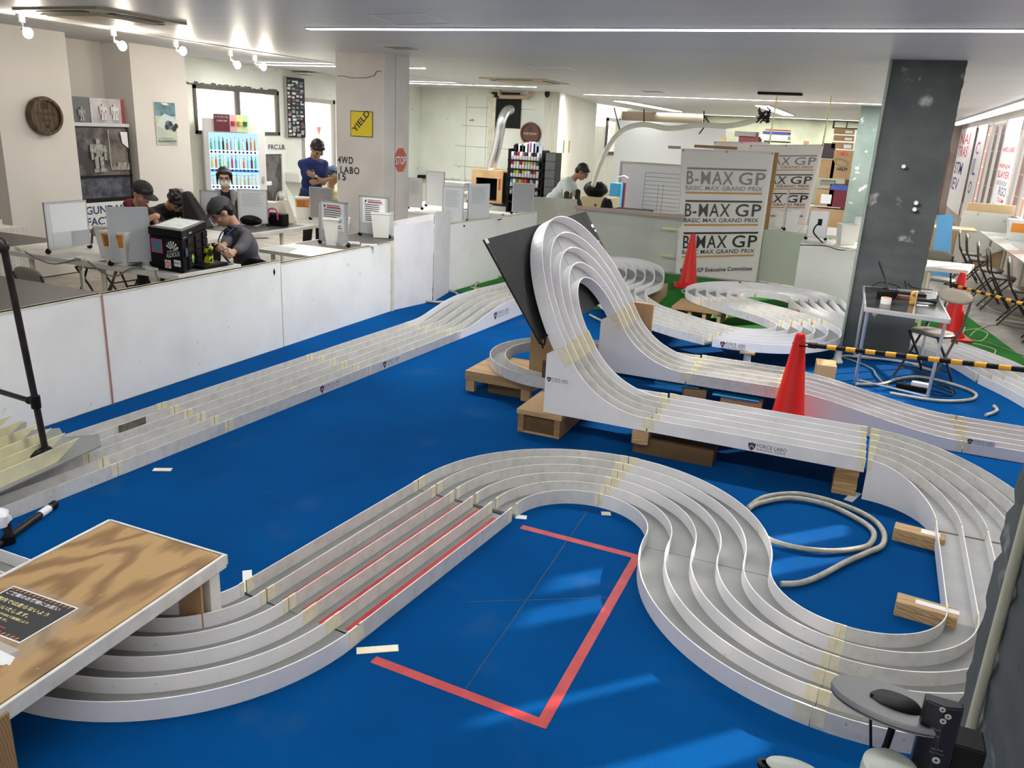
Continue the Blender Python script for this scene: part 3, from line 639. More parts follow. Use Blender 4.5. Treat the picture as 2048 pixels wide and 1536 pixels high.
fr = frames_xy(catmull([(.855, 9.125, 0), (.5, 9.38, 0), (.1, 9.52, .02), (-.22, 9.66, .11), (-.38, 9.98, .165)], 8), g=0.0); section(fr, 'climbing race track section passing the dark column', skirt=(1, 0), tape=(0,))
# --- elevated spiral at the back
fr = frames_xy(arc(-.92, 9.70, .60, 30, 115, .165, n=20)); section(fr, 'far end of the raised spiral race track', tape=(1,))
fr = frames_xy(arc(-.92, 9.70, .60, 117, 228, .165, n=26)); sl = section(fr, 'left end of the raised spiral race track', tape=(1,))
logo(sl, P(1540, 589, .21) + V((0, -.003, 0)), (1, -.12, 0), .30)
fr = frames_xy(catmull([(-1.32, 9.25, .165), (-1.05, 9.02, .165), (-.72, 8.78, .165), (-.46, 8.50, .165)], 8)); section(fr, 'crossing race track section in the middle of the raised spiral', worn=True, tape=(0, 1))
fr = frames_xy(arc(-.92, 8.12, .60, 38, -100, .165, n=34)); sc_ = section(fr, 'big curved end of the raised spiral race track, nearest the cone', tape=(0,), wallmat=mat('lilac_white_wall', (.76, .76, .82), .28))
fr = frames_xy(catmull([(-1.03, 7.52, .165), (-1.35, 7.66, .165), (-1.72, 7.92, .165), (-2.05, 8.20, .165), (-2.33, 8.62, .165)], 8)); section(fr, 'race track section joining the spiral with the far left curve', worn=True, tape=(0, 1))
logo(sc_, V((-.92, 8.12, 0)) + V((cos(radians(-88)), sin(radians(-88)), 0)) * .902 + V((0, 0, .205)), (1, .035, 0), .235)
fr = frames_xy(catmull([(-2.34, 8.64, .165), (-2.48, 9.1, .165), (-2.44, 9.7, .165), (-2.50, 10.1, .165)], 8)); section(fr, 'kinked race track section beyond the loop', tape=(1,))
fr = frames_xy(catmull([(-2.50, 10.11, .165), (-2.66, 10.55, .20), (-3.0, 10.85, .20), (-3.42, 10.72, .15), (-3.62, 10.25, .10)], 8)); section(fr, 'far U turn of the race track with a tall grey outer wall', tape=(0,), wh=.10)
# --- long straight on the left
def LB(y): return -3.905 + (y - 2.3) * .053
segs = [(1.3, 2.98, 'long left straight race track section at the bottom left'), (2.985, 3.80, 'left straight race track section with a dark scuffed insert'), (3.805, 5.3, 'left straight race track section with team sticker, second piece'), (5.305, 6.75, 'left straight race track section before the hump')]
ls = []
for a, b, lab in segs:
    fr = frames_xy([(LB(a), a, 0), (LB((a + b) / 2), (a + b) / 2, 0), (LB(b), b, 0)]); fr = frames_xy(line((LB(a), a, 0), (LB(b), b, 0), 12)); ls.append(section(fr, lab, worn=True, pale=True, tape=(0, 1)))
dl = V((.053, 1, 0)).normalized()
for t, (u, v), w_ in ((ls[2], (655, 770), .26), (ls[2], (775, 722), .26)):
    p = P(u, v, .042); x = LB(p.y) + .2975 + .0035; logo(t, (x, p.y, .042), (.053, 1, 0), w_)
m = M(); a = LB(3.55) - 1.5 * PIT; m.box(a - .003, a + .004, 3.38, 3.78, .03, .078); m.build('dark_insert', mat('dark_scuff', (.16, .15, .12), .7, col2=(.08, .08, .07), scale=20), ls[1])
pts = [(LB(6.755), 6.755, 0), (LB(7.0), 7.0, .01), (LB(7.25), 7.25, .055), (LB(7.5), 7.5, .10), (LB(7.75), 7.75, .12), (LB(8.2), 8.2, .12)]
fr = frames_xy(catmull(pts, 6), g=0.0); sh = section(fr, 'humped race track section with side panel and team sticker', skirt=(1, 1), tape=(0, 1), wallmat=WHTW)
p = P(1030, 619, .10); logo(sh, (LB(7.6) + .2975 + .0035, 7.62, .10), (.053, 1, 0), .36)
fr = frames_xy(catmull([(LB(8.21), 8.21, .12), (LB(8.8), 8.8, .10), (LB(9.5), 9.5, .08), (-3.60, 10.2, .10)], 8), g=0.0); section(fr, 'race track section beyond the hump, by the green carpet', skirt=(1, 1), tape=(0,), wallmat=WHTW)
# ramp piece with pointed yellowed walls lying over the left straight
fr0 = thing('jump_ramp', 'raised grey jump section with yellowed pointed wall ends at the left edge', 'ramp', (-3.95, 2.2, .165))
YELW = mat('yellowed_plastic', (.72, .67, .44), .4, col2=(.62, .57, .36), scale=6)
xr = lambda y: -3.985 + (2.88 - y) * -.12 * -1
m = M(); q = [(xr(2.9) - .33, 3.0), (xr(2.9) - .2, 2.90), (xr(2.9) - .08, 3.02), (xr(2.9) + .06, 2.94), (xr(2.9) + .18, 3.06), (xr(2.9) + .33, 2.95), (xr(1.4) + .33, 1.4), (xr(1.4) - .33, 1.4)]
m.prism(q, .165, .172); m.build('ramp_plate', LANE, fr0)
for i in range(6):
    o = (i - 2.5) * PIT; y0 = 2.90 - .012 * i
    prof = [(y0 - .16, .172), (y0, .250), (1.4, .250), (1.4, .172)]
    m = M(); m.hexa([(xr(a) + o - .003, a, b) for a, b in prof], [(xr(a) + o + .003, a, b) for a, b in prof]); m.build('fin', YELW, fr0)
M().box(-4.3, -3.68, 1.5, 1.56, .0, .165).build('support_leg', WOODR, fr0)
# ================================================================ supports, hoses, tape on the floor
def block(name, c, sx, sy, z0, z1, rz, mt, label, cat='wooden block', group=None, bevel=.004):
    m = M(); m.T = Matrix.Translation((c[0], c[1], 0)) @ Matrix.Rotation(rz, 4, 'Z'); m.box(-sx / 2, sx / 2, -sy / 2, sy / 2, z0, z1)
    return single(name, m, mt, label, cat, group, bevel=bevel)
p = P(1105, 868); B = (-1.72, 4.93)
bx = thing('wooden_riser', 'hollow wooden riser under the corner of the white side panel', 'riser', (-1.76, 4.98, 0))
for a in [(-1.92, -1.88, 4.76, 5.30), (-1.66, -1.62, 4.76, 5.30)]: M().box(a[0], a[1], a[2], a[3], 0, .13).build('side_board', WOODR, bx)
M().box(-1.93, -1.61, 4.755, 5.31, .13, .162).build('top_board', WOODL, bx); M().box(-1.88, -1.66, 4.775, 4.785, 0.012, .118).build('inset_panel', BRNB, bx); M().box(-1.88, -1.66, 4.765, 4.79, 0, .012).build('bottom_rail', WOODL, bx)
block('wooden_block', (-1.085, 4.84), .105, .16, .075, .162, 0.05, WOODL, 'short square wooden block under the taped joint beside the brown panel')
b_ = single('brown_box', M().box(-1.13, -.62, 4.80, 4.95, 0, .105), BRNB, 'dark brown flat box under the raised straight section', 'box', bevel=.002)
M().box(-1.12, -1.07, 4.798, 4.80, .06, .085).build('paper_tag', PAPER, b_)
for k in range(4):
    block('wooden_block', (.145, 4.86), .13, .16, .0405 * k, .0405 * k + .040, .04 * (k % 2), WOODL if k < 2 else WOODR, 'wooden block, %s in the pile of four under the raised straight' % ['lowest', 'second from the bottom', 'third from the bottom', 'topmost'][k], group='blocks piled under the raised straight')
lb = M(); quad_on(lb, (.10, 4.779, .13), (1, 0, 0), UP, 0, .055, 0, .014, .0006)
block('plastic_offcut', (.20, 4.78), .05, .16, 0, .004, -.3, WHT, 'small white plastic offcut on the carpet by the block pile', 'offcut')
for nm, (x, y), rz in (('upper', (.555, 4.33), -.12), ('lower', (.55, 3.56), -.1)):
    for k in range(2): block('wooden_block', (x - .03, y), .24, .09, .036 * k, .036 * k + .0355, rz, WOODL, '%s flat board of the %s pair of blocks along the right track wall' % (['bottom', 'top'][k], nm), group='flat boards along the right track wall')
    if nm == 'upper': block('tape_scrap', (x + .02, y), .09, .05, .0716, .0722, rz, PAPER, 'white tape scrap on the upper pair of boards', 'tape', bevel=0)
    else: block('tape_scrap', (x + .01, y), .17, .035, .0716, .0722, rz, PAPER, 'long white tape scrap on the lower pair of boards', 'tape', bevel=0)
block('wooden_block', (-.98, 6.0), .17, .12, .0, .13, .3, WOODR, 'rough timber block behind the raised straight, left of the cone')
block('wooden_block', (-.62, 5.98), .30, .10, 0, .12, 0, WOODL, 'long timber block with paper tag left of the cone')
block('blue_board', (-.66, 6.05), .34, .30, .122, .135, 0.0, mat('blue_board', (.0, .16, .38), .5), 'blue plastic board on the long timber block', 'board')
block('blue_board', (-1.12, 6.05), .34, .22, .135, .147, .1, MATS['blue_board'], 'blue plastic board on the rough timber block', 'board')
block('wooden_block', (-.10, 7.30), .16, .22, 0, .155, .1, WOODL, 'timber block standing under the spiral right of the cone')
def foot_cup(x, y, label):
    m = M().lathe([(.05, 0), (.055, .01), (.035, .05), (.032, .13), (.038, .14)], (x, y, 0), 16); single('track_foot', m, BINW, label, 'support', smooth=True)
foot_cup(-.02, 7.98, 'white flared plastic foot under the right tip of the spiral')
foot_cup(-.76, 7.28, 'white round foot under the front of the spiral')
block('wooden_block', (-.76, 7.27), .13, .10, .141, .163, 0, WOODL, 'thin wooden cap on the round foot under the spiral')
block('wooden_block', (-.76, 9.55), .50, .10, 0, .16, -.25, WOODR, 'timber block inside the left end of the spiral')
block('cardboard_box', (-2.30, 9.95), .30, .55, 0, .16, .05, CARD, 'brown box under the kinked track section', 'box')
pal = thing('pallet', 'slatted wooden support beneath the left end of the spiral', 'pallet', (-1.45, 9.1, 0))
for k in range(4): M().box(-1.78 + k * .16, -1.74 + k * .16, 8.85, 9.35, 0, .13).build('slat', WOODL, pal)
M().box(-1.80, -1.24, 8.83, 9.37, .13, .16).build('top_board', WOODR, pal)
rt = thing('wooden_riser', 'low wooden trestle under the single lane loop', 'riser', (-2.2, 5.4, 0))
M().box(-2.62, -2.05, 5.36, 5.46, .09, .125).build('top_board', WOODL, rt); M().box(-2.62, -2.54, 5.46, 5.9, .09, .125).build('top_board', WOODL, rt)
for x, y in ((-2.58, 5.37), (-2.12, 5.37), (-2.58, 5.82)): M().box(x - .035, x + .035, y, y + .04, 0, .09).build('leg', WOODL, rt)
M().box(-2.45, -2.15, 5.42, 5.44, .0, .09).build('side_board', BRNB, rt); M().box(-2.62, -2.05, 5.36, 5.9, .126, .163).build('spacer_board', PLYP, rt)
def hose(name, pts, r, label, mt=HOSE, cat='hose', n=10, per=10):
    return single(name, M().tube(catmull(pts, per), r, n), mt, label, cat, smooth=True)
hp = [P(u, v, .02) for u, v in [(1497, 1015), (1530, 994), (1600, 988), (1680, 1008), (1740, 1035), (1766, 1062), (1765, 1090), (1735, 1105), (1690, 1125), (1640, 1152), (1600, 1166), (1562, 1168)]]
hp2 = [P(u, v, .02) for u, v in [(1497, 1018), (1520, 1006), (1580, 996), (1650, 1008), (1710, 1035), (1746, 1062), (1740, 1088), (1710, 1098), (1660, 1102), (1600, 1096), (1545, 1082), (1515, 1062)]]
hose('coiled_hose', hp2 + [], .014, 'inner turn of thick grey hose lying inside the near U turn area')
hose('coiled_hose', [q + V((0, 0, .0)) for q in hp], .0142, 'outer turn of thick grey hose lying inside the near U turn area')
hose('coiled_hose', [P(u, v, .02) for u, v in [(1666, 760), (1650, 740), (1660, 722), (1690, 712), (1730, 716), (1800, 722), (1860, 740), (1878, 740)]], .013, 'grey hose loop beneath the folding table')
hose('coiled_hose', [P(u, v, .02) for u, v in [(1712, 768), (1760, 768), (1800, 757), (1840, 754), (1900, 767), (1948, 785), (1945, 798), (1900, 802), (1850, 798), (1780, 786)]], .013, 'grey hose circling the power strip under the folding table')
hose('coiled_hose', [P(u, v, .02) for u, v in [(1988, 812), (1994, 820), (1985, 826), (1972, 830)]], .013, 'short grey hose end at the right inner corner of the track')
hose('coiled_hose', [P(u, v, .02) for u, v in [(838, 580), (870, 577), (905, 583), (917, 592), (905, 602), (870, 604), (838, 600)]], .014, 'grey hose loop on the blue carpet beside the tall white panels')
hose('coiled_hose', [P(u, v, .02) for u, v in [(1010, 552), (975, 556), (955, 565), (950, 580), (960, 590)]], .014, 'grey hose arc on the green carpet left of the black panel')
hose('coiled_hose', [P(u, v, .02) for u, v in [(942, 575), (970, 579), (1000, 583)]], .014, 'short grey hose end on the green carpet')
hose('coiled_hose', [P(u, v, .02) for u, v in [(1180, 630), (1200, 640), (1215, 643), (1222, 641)]], .014, 'grey hose glimpsed through the loop')
hose('coiled_hose', [P(u, v, .02) for u, v in [(1390, 575), (1372, 578), (1364, 583), (1375, 590), (1392, 596)]], .014, 'grey hose curl beside the far red cone')
rb = thing('floor_tape', 'red tape rectangle stuck on the blue carpet inside the near U turn', 'tape', (-1.05, 2.85, 0))
A_ = [(-1.36, 3.50), (-.745, 3.485), (-.735, 2.20), (-1.46, 2.23)]
def tape_run(a, b, w_, z, parent, name='tape_strip', mt=RTAPE):
    a = V((*a, 0)); b = V((*b, 0)); n = (b - a).cross(UP).normalized() * w_ / 2; q = [a - n, b - n, b + n, a + n]
    M().hexa([k + V((0, 0, z)) for k in q], [k + V((0, 0, z + .0008)) for k in q]).build(name, mt, parent)
tape_run(A_[0], A_[1], .042, .0, rb); tape_run((-.745, 3.505), (-.735, 2.18), .042, .0009, rb); tape_run((-.72, 2.20), (-1.44, 2.235), .042, .0, rb)
for i, (u, v, rz, s) in enumerate([(755, 1300, .6, .16), (1042, 1035, .3, .06), (1212, 1028, .4, .05), (495, 1163, 2.3, .18), (885, 666, .1, .10), (325, 940, .5, .1)]):
    p = P(u, v); tape_ = M(); tape_.T = Matrix.Translation(p) @ Matrix.Rotation(rz, 4, 'Z'); tape_.box(-s / 2, s / 2, -.02, .02, 0.001, .004)
    single('tape_scrap', tape_, [TAPE, PAPER, TAPE, PAPER, TAPE, TAPE][i], ['crumpled masking tape where the red tape meets the straight', 'white clip at the far end of the red tape rectangle', 'tape tab on the carpet inside the near U turn', 'white plastic strip on the carpet by the bridge leg', 'tape tab by the hump sticker', 'tape tab by the long left straight'][i], 'tape')
# ================================================================ plywood bridge
br = thing('plywood_bridge', 'plywood footbridge over the near track, with notices taped on top', 'bridge', (-2.42, 1.75, 0))
ZB2 = .285; q = [(-2.71, 2.19), (-2.12, 2.19), (-2.06, 1.0), (-2.66, 1.0)]
M().prism(q, ZB2 - .018, ZB2).build('top_board', PLYL, br)
WHP = mat('white_painted_wood', (.74, .72, .68), .5, col2=(.6, .58, .54), scale=10)
def rail(a, b, w_, z0, z1, nm='edge_rail', mt=WHP):
    a = V((*a, 0)); b = V((*b, 0)); n = (b - a).cross(UP).normalized() * w_ / 2; qq = [a - n, b - n, b + n, a + n]
    M().hexa([k + V((0, 0, z0)) for k in qq], [k + V((0, 0, z1)) for k in qq]).build(nm, mt, br, bevel=.003)
rail((-2.107, 2.20), (-2.045, 1.0), .014, ZB2 - .055, ZB2 + .003); rail((-2.725, 2.20), (-2.675, 1.0), .014, ZB2 - .03, ZB2 + .003); rail((-2.73, 2.205), (-2.10, 2.205), .010, ZB2 - .045, ZB2 - .001)
for (x, y), mt_ in (((-2.16, 2.17), WHP), ((-2.66, 2.17), WHP), ((-2.085, 1.24), WOODR), ((-2.62, 1.1), WOODR)):
    M().box(x - .03, x + .045, y - .05, y + .005, 0, ZB2 - .018).build('leg', mt_, br, bevel=.003)
M().box(-2.24, -2.12, 2.075, 2.085, .0, ZB2 - .05).build('side_board', PLYP, br)
scr = M()
for u, v in [(250, 1065), (340, 1090), (425, 1105), (400, 1115), (390, 1125), (155, 1090), (240, 1115), (370, 1135), (190, 1130), (300, 1150), (200, 1190), (280, 1205), (130, 1280), (75, 1338), (12, 1330)]:
    p = P(u, v, ZB2); scr.cyl(p, p + V((0, 0, .0008)), .0045, n=10)
scr.build('screw_head', mat('dull_steel', (.35, .3, .22), .4, .6), br)
nt_ = thing('notice', 'laminated black and yellow notice in Japanese taped to the bridge', 'notice', tuple(P(60, 1230, ZB2)))
def npt(u, v): return P(u, v, ZB2 + .0005)
LAM = mat('laminate_edge', (.55, .45, .33), .2, alpha=.35)
a, b, c_, d_ = npt(-80, 1260), npt(28, 1165), npt(190, 1215), npt(45, 1322)
M().plate([a, d_, c_, b], .0008).build('laminate', LAM, nt_)
ox = npt(0, 1262); ax = (npt(158, 1217) - npt(28, 1172)); W_ = ax.length; ax.normalize(); ay = UP.cross(ax)
org = npt(28, 1172) - ay * .225
L0 = M(); quad_on(L0, org + UP * .0009, ax, ay, 0, W_, 0, .225, .0005); L0.build('sheet', PAPER, nt_)
L0 = M(); quad_on(L0, org + UP * .0015, ax, ay, .006, W_ - .006, .006, .219, .0005); L0.build('sheet_print', INK, nt_)
st = M()
for k in range(14):
    for yy in (.009, .206):
        x = .01 + k * (W_ - .024) / 14; pt = lambda x_, y_: org + UP * .0021 + ax * x_ + ay * y_
        st.hexa([pt(x, yy), pt(x + .006, yy), pt(x + .012, yy + .010), pt(x + .006, yy + .010)], [p + UP * .0004 for p in (pt(x, yy), pt(x + .006, yy), pt(x + .012, yy + .010), pt(x + .006, yy + .010))])
st.build('hazard_stripes', ORNG, nt_)
YT = mat('yellow_print', (.85, .78, .35), .5); RT = mat('red_print', (.7, .10, .06), .5)
for s_, y_, h_, wd_, mm in [('ご来館のお客様にお願い', .178, .020, .80, PAPER), ('館内では走らないよう', .138, .021, .78, YT), ('お願いいたします。', .104, .021, .62, YT), ('ケースや商品が倒れて破損により', .080, .013, .72, YT), ('ケガに繋がります。', .060, .013, .50, YT), ('安全第一', .022, .026, .60, RT)]:
    text(s_, 'lettering', mm, nt_, org + UP * .0022 + ax * .018 + ay * y_, ax, ay, height=h_, width=W_ * wd_, bold=.012)
q = [npt(-30, 1270), npt(40, 1300), npt(20, 1330), npt(-40, 1330)]
n2 = single('notice', M().plate(q[::-1], .0008), PAPER, 'second white notice at the left edge of the bridge', 'notice')
# ================================================================ PVC pipe frame at the left
pv = thing('pipe_frame', 'dark brown plastic pipe frame standing over the left straight', 'frame', (-3.85, 2.6, .1))
a = P(92, 905, .20); tp = PY(8, 497, a.y - .15)
m = M(); m.tube([a, a.lerp(tp, .5), tp], .0165, 12); m.build('upright_pipe', PVC, pv, smooth=True)
k = a.lerp(tp, .27); e2 = PY(-60, 765, k.y)
m = M(); m.tube([k, e2], .014, 10); m.build('cross_pipe', PVC, pv, smooth=True)
m = M(); m.tube([k - V((0, 0, .03)), k + V((0, 0, .035))], .024, 12); m.ell(k + (e2 - k).normalized() * .045, (.026, .02, .02)); m.build('clamp', BLK, pv, smooth=True)
m = M(); m.tube([tp, tp + V((-.02, 0, .03)), tp + V((-.10, -.02, .04))], .022, 12); m.ell(tp + V((-.01, 0, .01)), (.032, .03, .035)); m.build('elbow_joint', PVC, pv, smooth=True)
m = M(); m.ell(a + V((0, 0, -.005)), (.045, .045, .04), None, 12, 8, fn=lambda p: p * (1 + .12 * sin(p.x * 170) * cos(p.z * 140))); m.tube([a, a + V((-.06, -.12, -.02))], [.035, .022], 10); m.build('wrapped_tape', BLK, pv, smooth=True)
b_ = a + V((-.055, -.11, -.02)); m = M(); m.tube([b_, b_ + V((-.10, -.28, -.012))], .020, 12); m.build('yellowed_pipe', mat('yellowed_plastic', (.7, .65, .44), .4), pv, smooth=True)
f2 = thing('pipe_frame', 'dark pipe end with white tape lying on the blue carpet at the left edge', 'frame', tuple(P(60, 1050, .02)))
a = P(110, 1008, .02); b_ = P(-30, 1108, .02)
M().tube([a, b_], .018, 12).build('floor_pipe', PVC, f2, smooth=True)
k1 = a.lerp(b_, .1); k2 = a.lerp(b_, .24); M().tube([k1, k2], .0195, 12).build('white_tape', PAPER, f2, smooth=True)
M().tube([a, a.lerp(b_, .06)], .0205, 12).build('end_cap', BLK, f2, smooth=True)
j = P(18, 1080, .02); M().tube([j, j + V((0, 0, .09))], .018, 12).build('upright_pipe', PVC, f2, smooth=True)
M().tube([j + V((0, 0, .02)), j - V((0, 0, .012))], .028, 12).build('tee_joint', BLK, f2, smooth=True)
m = M(); m.ell(j + V((-.02, -.02, .115)), (.05, .05, .045), None, 12, 8, fn=lambda p: p * (1 + .15 * sin(p.x * 120 + p.z * 90))); m.build('white_wrap', PAPER, f2, smooth=True)
# ================================================================ partitions around the track
def part(name, pts, zt, th, label, mt=PAINT, trimw=.035, cat='partition', z0=0.0, trim=True):
    a, b = V((*pts[0], 0)), V((*pts[1], 0)); n = (b - a).cross(UP).normalized(); t = thing(name, label, cat, tuple((a + b) / 2))
    za, zb = zt if isinstance(zt, tuple) else (zt, zt)
    q = [a, b, b + n * -th, a + n * -th]
    M().hexa([p + UP * z0 for p in q], [q[0] + UP * za, q[1] + UP * zb, q[2] + UP * zb, q[3] + UP * za]).build('board', mt, t)
    if trim:
        q = [a + n * .004, b + n * .004, b - n * (th + .012), a - n * (th + .012)]
        M().hexa([q[0] + UP * (za - .012), q[1] + UP * (zb - .012), q[2] + UP * (zb - .012), q[3] + UP * (za - .012)], [q[0] + UP * za, q[1] + UP * zb, q[2] + UP * zb, q[3] + UP * za]).build('top_edge', CREAM, t)
    return t
XP = -4.56
part('partition', ((XP, .8), (XP, 3.80)), .772, .03, 'low white partition nearest the viewer on the left, left of the reddish seam')
part('partition', ((XP, 3.81), (XP + .01, 5.62)), .768, .03, 'long low white partition just right of the reddish seam')
part('partition', ((XP + .01, 5.63), (XP + .02, 7.40)), .745, .03, 'low white partition in front of the table with two notice boards')
M().cyl((XP + .004, 3.805, 0), (XP + .004, 3.805, .765), .006).build('red_seam', mat('red_seam', (.45, .22, .18), .6), bpy.data.objects['partition'])
pos_ = single('timber_post', M().box(XP - .01, XP + .035, 7.405, 7.45, 0, .74), CREAM, 'cream timber post at the end of the low partitions', 'post')
part('white_screen', ((XP + .02, 7.47), (-4.42, 8.12)), (.905, .93), .004, 'tall thin white panel facing the track', WHT, trim=False, cat='panel')
part('white_screen', ((-4.41, 8.13), (-4.52, 8.72)), (1.02, .98), .004, 'second tall white panel angled behind the first', WHT, trim=False, cat='panel')
part('white_screen', ((-4.42, 8.12), (-4.9, 7.95)), (1.0, .88), .004, 'grey backed panel edge behind the tall white panels', WHT, trim=False, cat='panel')
part('partition', ((-4.53, 8.74), (-4.35, 11.1)), (.83, .82), .03, 'cream stained low partition beyond the tall panels')
part('partition', ((-4.93, 11.75), (-4.08, 12.05)), (.97, .96), .02, 'taller whiteish board in front of the spray can rack', mat('faded_board', (.62, .62, .56), .6, col2=(.54, .54, .47), scale=3), trim=False)
PB = mat('pale_back_board', (.60, .61, .57), .4, col2=(.52, .53, .49), scale=1.5)
bk = part('partition', ((-4.3, 12.1), (-2.42, 12.25)), .86, .02, 'pale grey partition behind the banked turn with yellow tape', PB, trim=False)
M().box(-4.3, -2.42, 12.04, 12.06, .82, .87).build('pink_edge_tape', mat('pinkish_tape', (.48, .36, .32), .6), bk)
yt = mat('yellow_note_tape', (.70, .72, .38), .6)
for u, v in ((1340, 457), (1333, 510)):
    p = PY(u, v, 12.085); m = M(); m.box(p.x - .11, p.x + .11, 12.075, 12.08, p.z - .015, p.z + .015); m.build('yellow_tape', yt, bk)
part('partition', ((-1.30, 12.30), (-.68, 12.1)), .74, .03, 'low greenish white partition right of the near banner', mat('greenish_board', (.52, .56, .48), .6), trim=True)
part('partition', ((-.70, 11.1), (.02, 10.85)), .745, .03, 'low white partition in front of the table by the dark column', trim=True)
# ================================================================ tables
def leg(p, z, parent, r=.021, mt=LEGW): M().cyl((p[0], p[1], 0), (p[0], p[1], z), r * .8, r, 12).build('leg', mt, parent, smooth=True)
def table(q, z, th, label, mt=TWHITE, legs=(), mats=(), cat='table', name='table', legmt=LEGW):
    cx = sum(p[0] for p in q) / len(q); cy_ = sum(p[1] for p in q) / len(q)
    t = thing(name, label, cat, (cx, cy_, 0)); M().prism(q, z - th, z).build('table_top', mt, t, bevel=.002)
    for p in legs: leg(p, z - th, t, mt=legmt)
    return t
ZT = .735
def mat_on(q, label, z=ZT, mt=None): single('desk_mat', M().prism(q, z + .0005, z + .003), mt or TDARK, label, 'mat')
table([(-7.4, 2.9), (-4.62, 2.9), (-4.62, 3.92), (-7.4, 3.92)], ZT + .01, .035, 'dark topped table at the left edge behind the partition', TDARK, [(-4.75, 3.8), (-7.2, 3.8)])
single('pink_paper', M().prism([(-6.1, 3.5), (-5.5, 3.6), (-5.62, 3.86), (-6.2, 3.85)], ZT + .011, ZT + .012), mat('pink_paper', (.62, .38, .55), .7), 'pink paper sheet on the dark table at the left edge', 'paper')
tA = table([(-6.9, 4.72), (-4.80, 4.72), (-4.80, 5.42), (-6.9, 5.42)], ZT, .04, 'white table carrying the black tool case', TWHITE, [(-6.55, 4.80), (-5.7, 4.80), (-5.0, 4.8), (-4.95, 5.32), (-6.6, 5.32)])
mat_on([(-5.75, 4.8), (-4.84, 4.8), (-4.84, 5.38), (-5.75, 5.38)], 'dark desk mat under the black tool case')
table([(-8.6, 4.7), (-6.92, 4.7), (-6.92, 5.4), (-8.6, 5.4)], ZT, .04, 'table with dark surface left of the first notice stand', TDARK, [(-7.1, 4.8), (-8.4, 4.8)])
table([(-5.30, 6.24), (-4.62, 6.20), (-4.62, 7.95), (-5.30, 7.95)], ZT - .01, .035, 'white table beside the partition, holding two notice boards', TWHITE, [(-5.2, 6.32), (-4.72, 6.32), (-5.2, 7.8)])
mat_on([(-5.27, 6.75), (-4.66, 6.75), (-4.66, 7.92), (-5.27, 7.92)], 'dark desk mat below the two notice boards', ZT - .01)
mat_on([(-5.28, 6.26), (-4.95, 6.25), (-5.05, 6.5), (-5.28, 6.5)], 'grey green corner mat on the white table', ZT - .01, mat('greygreen', (.32, .36, .34), .5))
table([(-6.92, 6.20), (-5.98, 6.20), (-5.98, 8.78), (-6.92, 8.78)], ZT, .035, 'narrow white table between the masked woman and the standing man', TWHITE, [(-6.08, 6.4), (-6.08, 7.55), (-6.08, 8.65), (-6.8, 6.4)])
mat_on([(-6.85, 6.9), (-6.05, 6.9), (-6.05, 7.95), (-6.85, 7.95)], 'dark desk mat near the carry bag')
table([(-5.45, 9.0), (-4.62, 9.0), (-4.62, 11.3), (-5.45, 11.3)], ZT + .02, .035, 'white table beyond the tall panels with a row of boards', TWHITE, [(-5.35, 9.1), (-5.35, 11.2)])
mat_on([(-5.4, 9.1), (-4.7, 9.1), (-4.7, 10.9), (-5.4, 10.9)], 'dark desk mat beyond the tall panels', ZT + .02)
table([(-6.7, 10.3), (-5.65, 10.3), (-5.65, 12.4), (-6.7, 12.4)], ZT, .035, 'back table with white boards by the stop sign column', TWHITE, [(-5.8, 10.5), (-6.5, 10.5)])
table([(-1.35, 12.4), (-.85, 12.4), (-.85, 13.6), (-1.35, 13.6)], ZT, .04, 'table behind the near banner', TWHITE, [(-1.2, 12.5), (-.95, 12.5)])
table([(-.84, 12.35), (-.25, 12.35), (-.25, 13.6), (-.84, 13.6)], ZT, .04, 'second table behind the near banner', TWHITE, [(-.75, 12.45), (-.4, 12.45)])
table([(-.70, 11.15), (.30, 10.9), (.30, 11.8), (-.70, 11.8)], ZT, .035, 'white table with the bent phone arm board', TWHITE, [(-.6, 11.7), (.2, 11.7)])
table([(.70, 10.0), (1.12, 10.0), (1.24, 10.62), (.70, 10.62)], ZT - .01, .045, 'small white table right of the dark column', TWHITE, [(.76, 10.06), (1.07, 10.08), (.76, 10.5), (1.15, 10.52)])
GLT = mat('glass_table', (.55, .60, .60), .12, spec=.8)
table([(1.74, 15.2), (2.27, 15.2), (2.27, 9.0), (1.86, 9.0)], ZT, .02, 'long glossy grey table along the right windows', GLT, [(1.85, 14.6), (1.88, 13.2), (1.92, 11.9), (2.35, 14.6)])
table([(.55, 15.6), (1.75, 15.6), (1.75, 16.2), (.55, 16.2)], ZT - .03, .035, 'plywood fronted table behind the dark column', mat('tan_board', (.60, .42, .24), .6), [(.9, 15.65), (1.6, 15.65)])
single('plywood_sheet', M().box(.4, 2.3, 16.6, 16.64, 0, .66), MATS['tan_board'], 'tan plywood panel along the floor behind the folding chairs', 'panel')
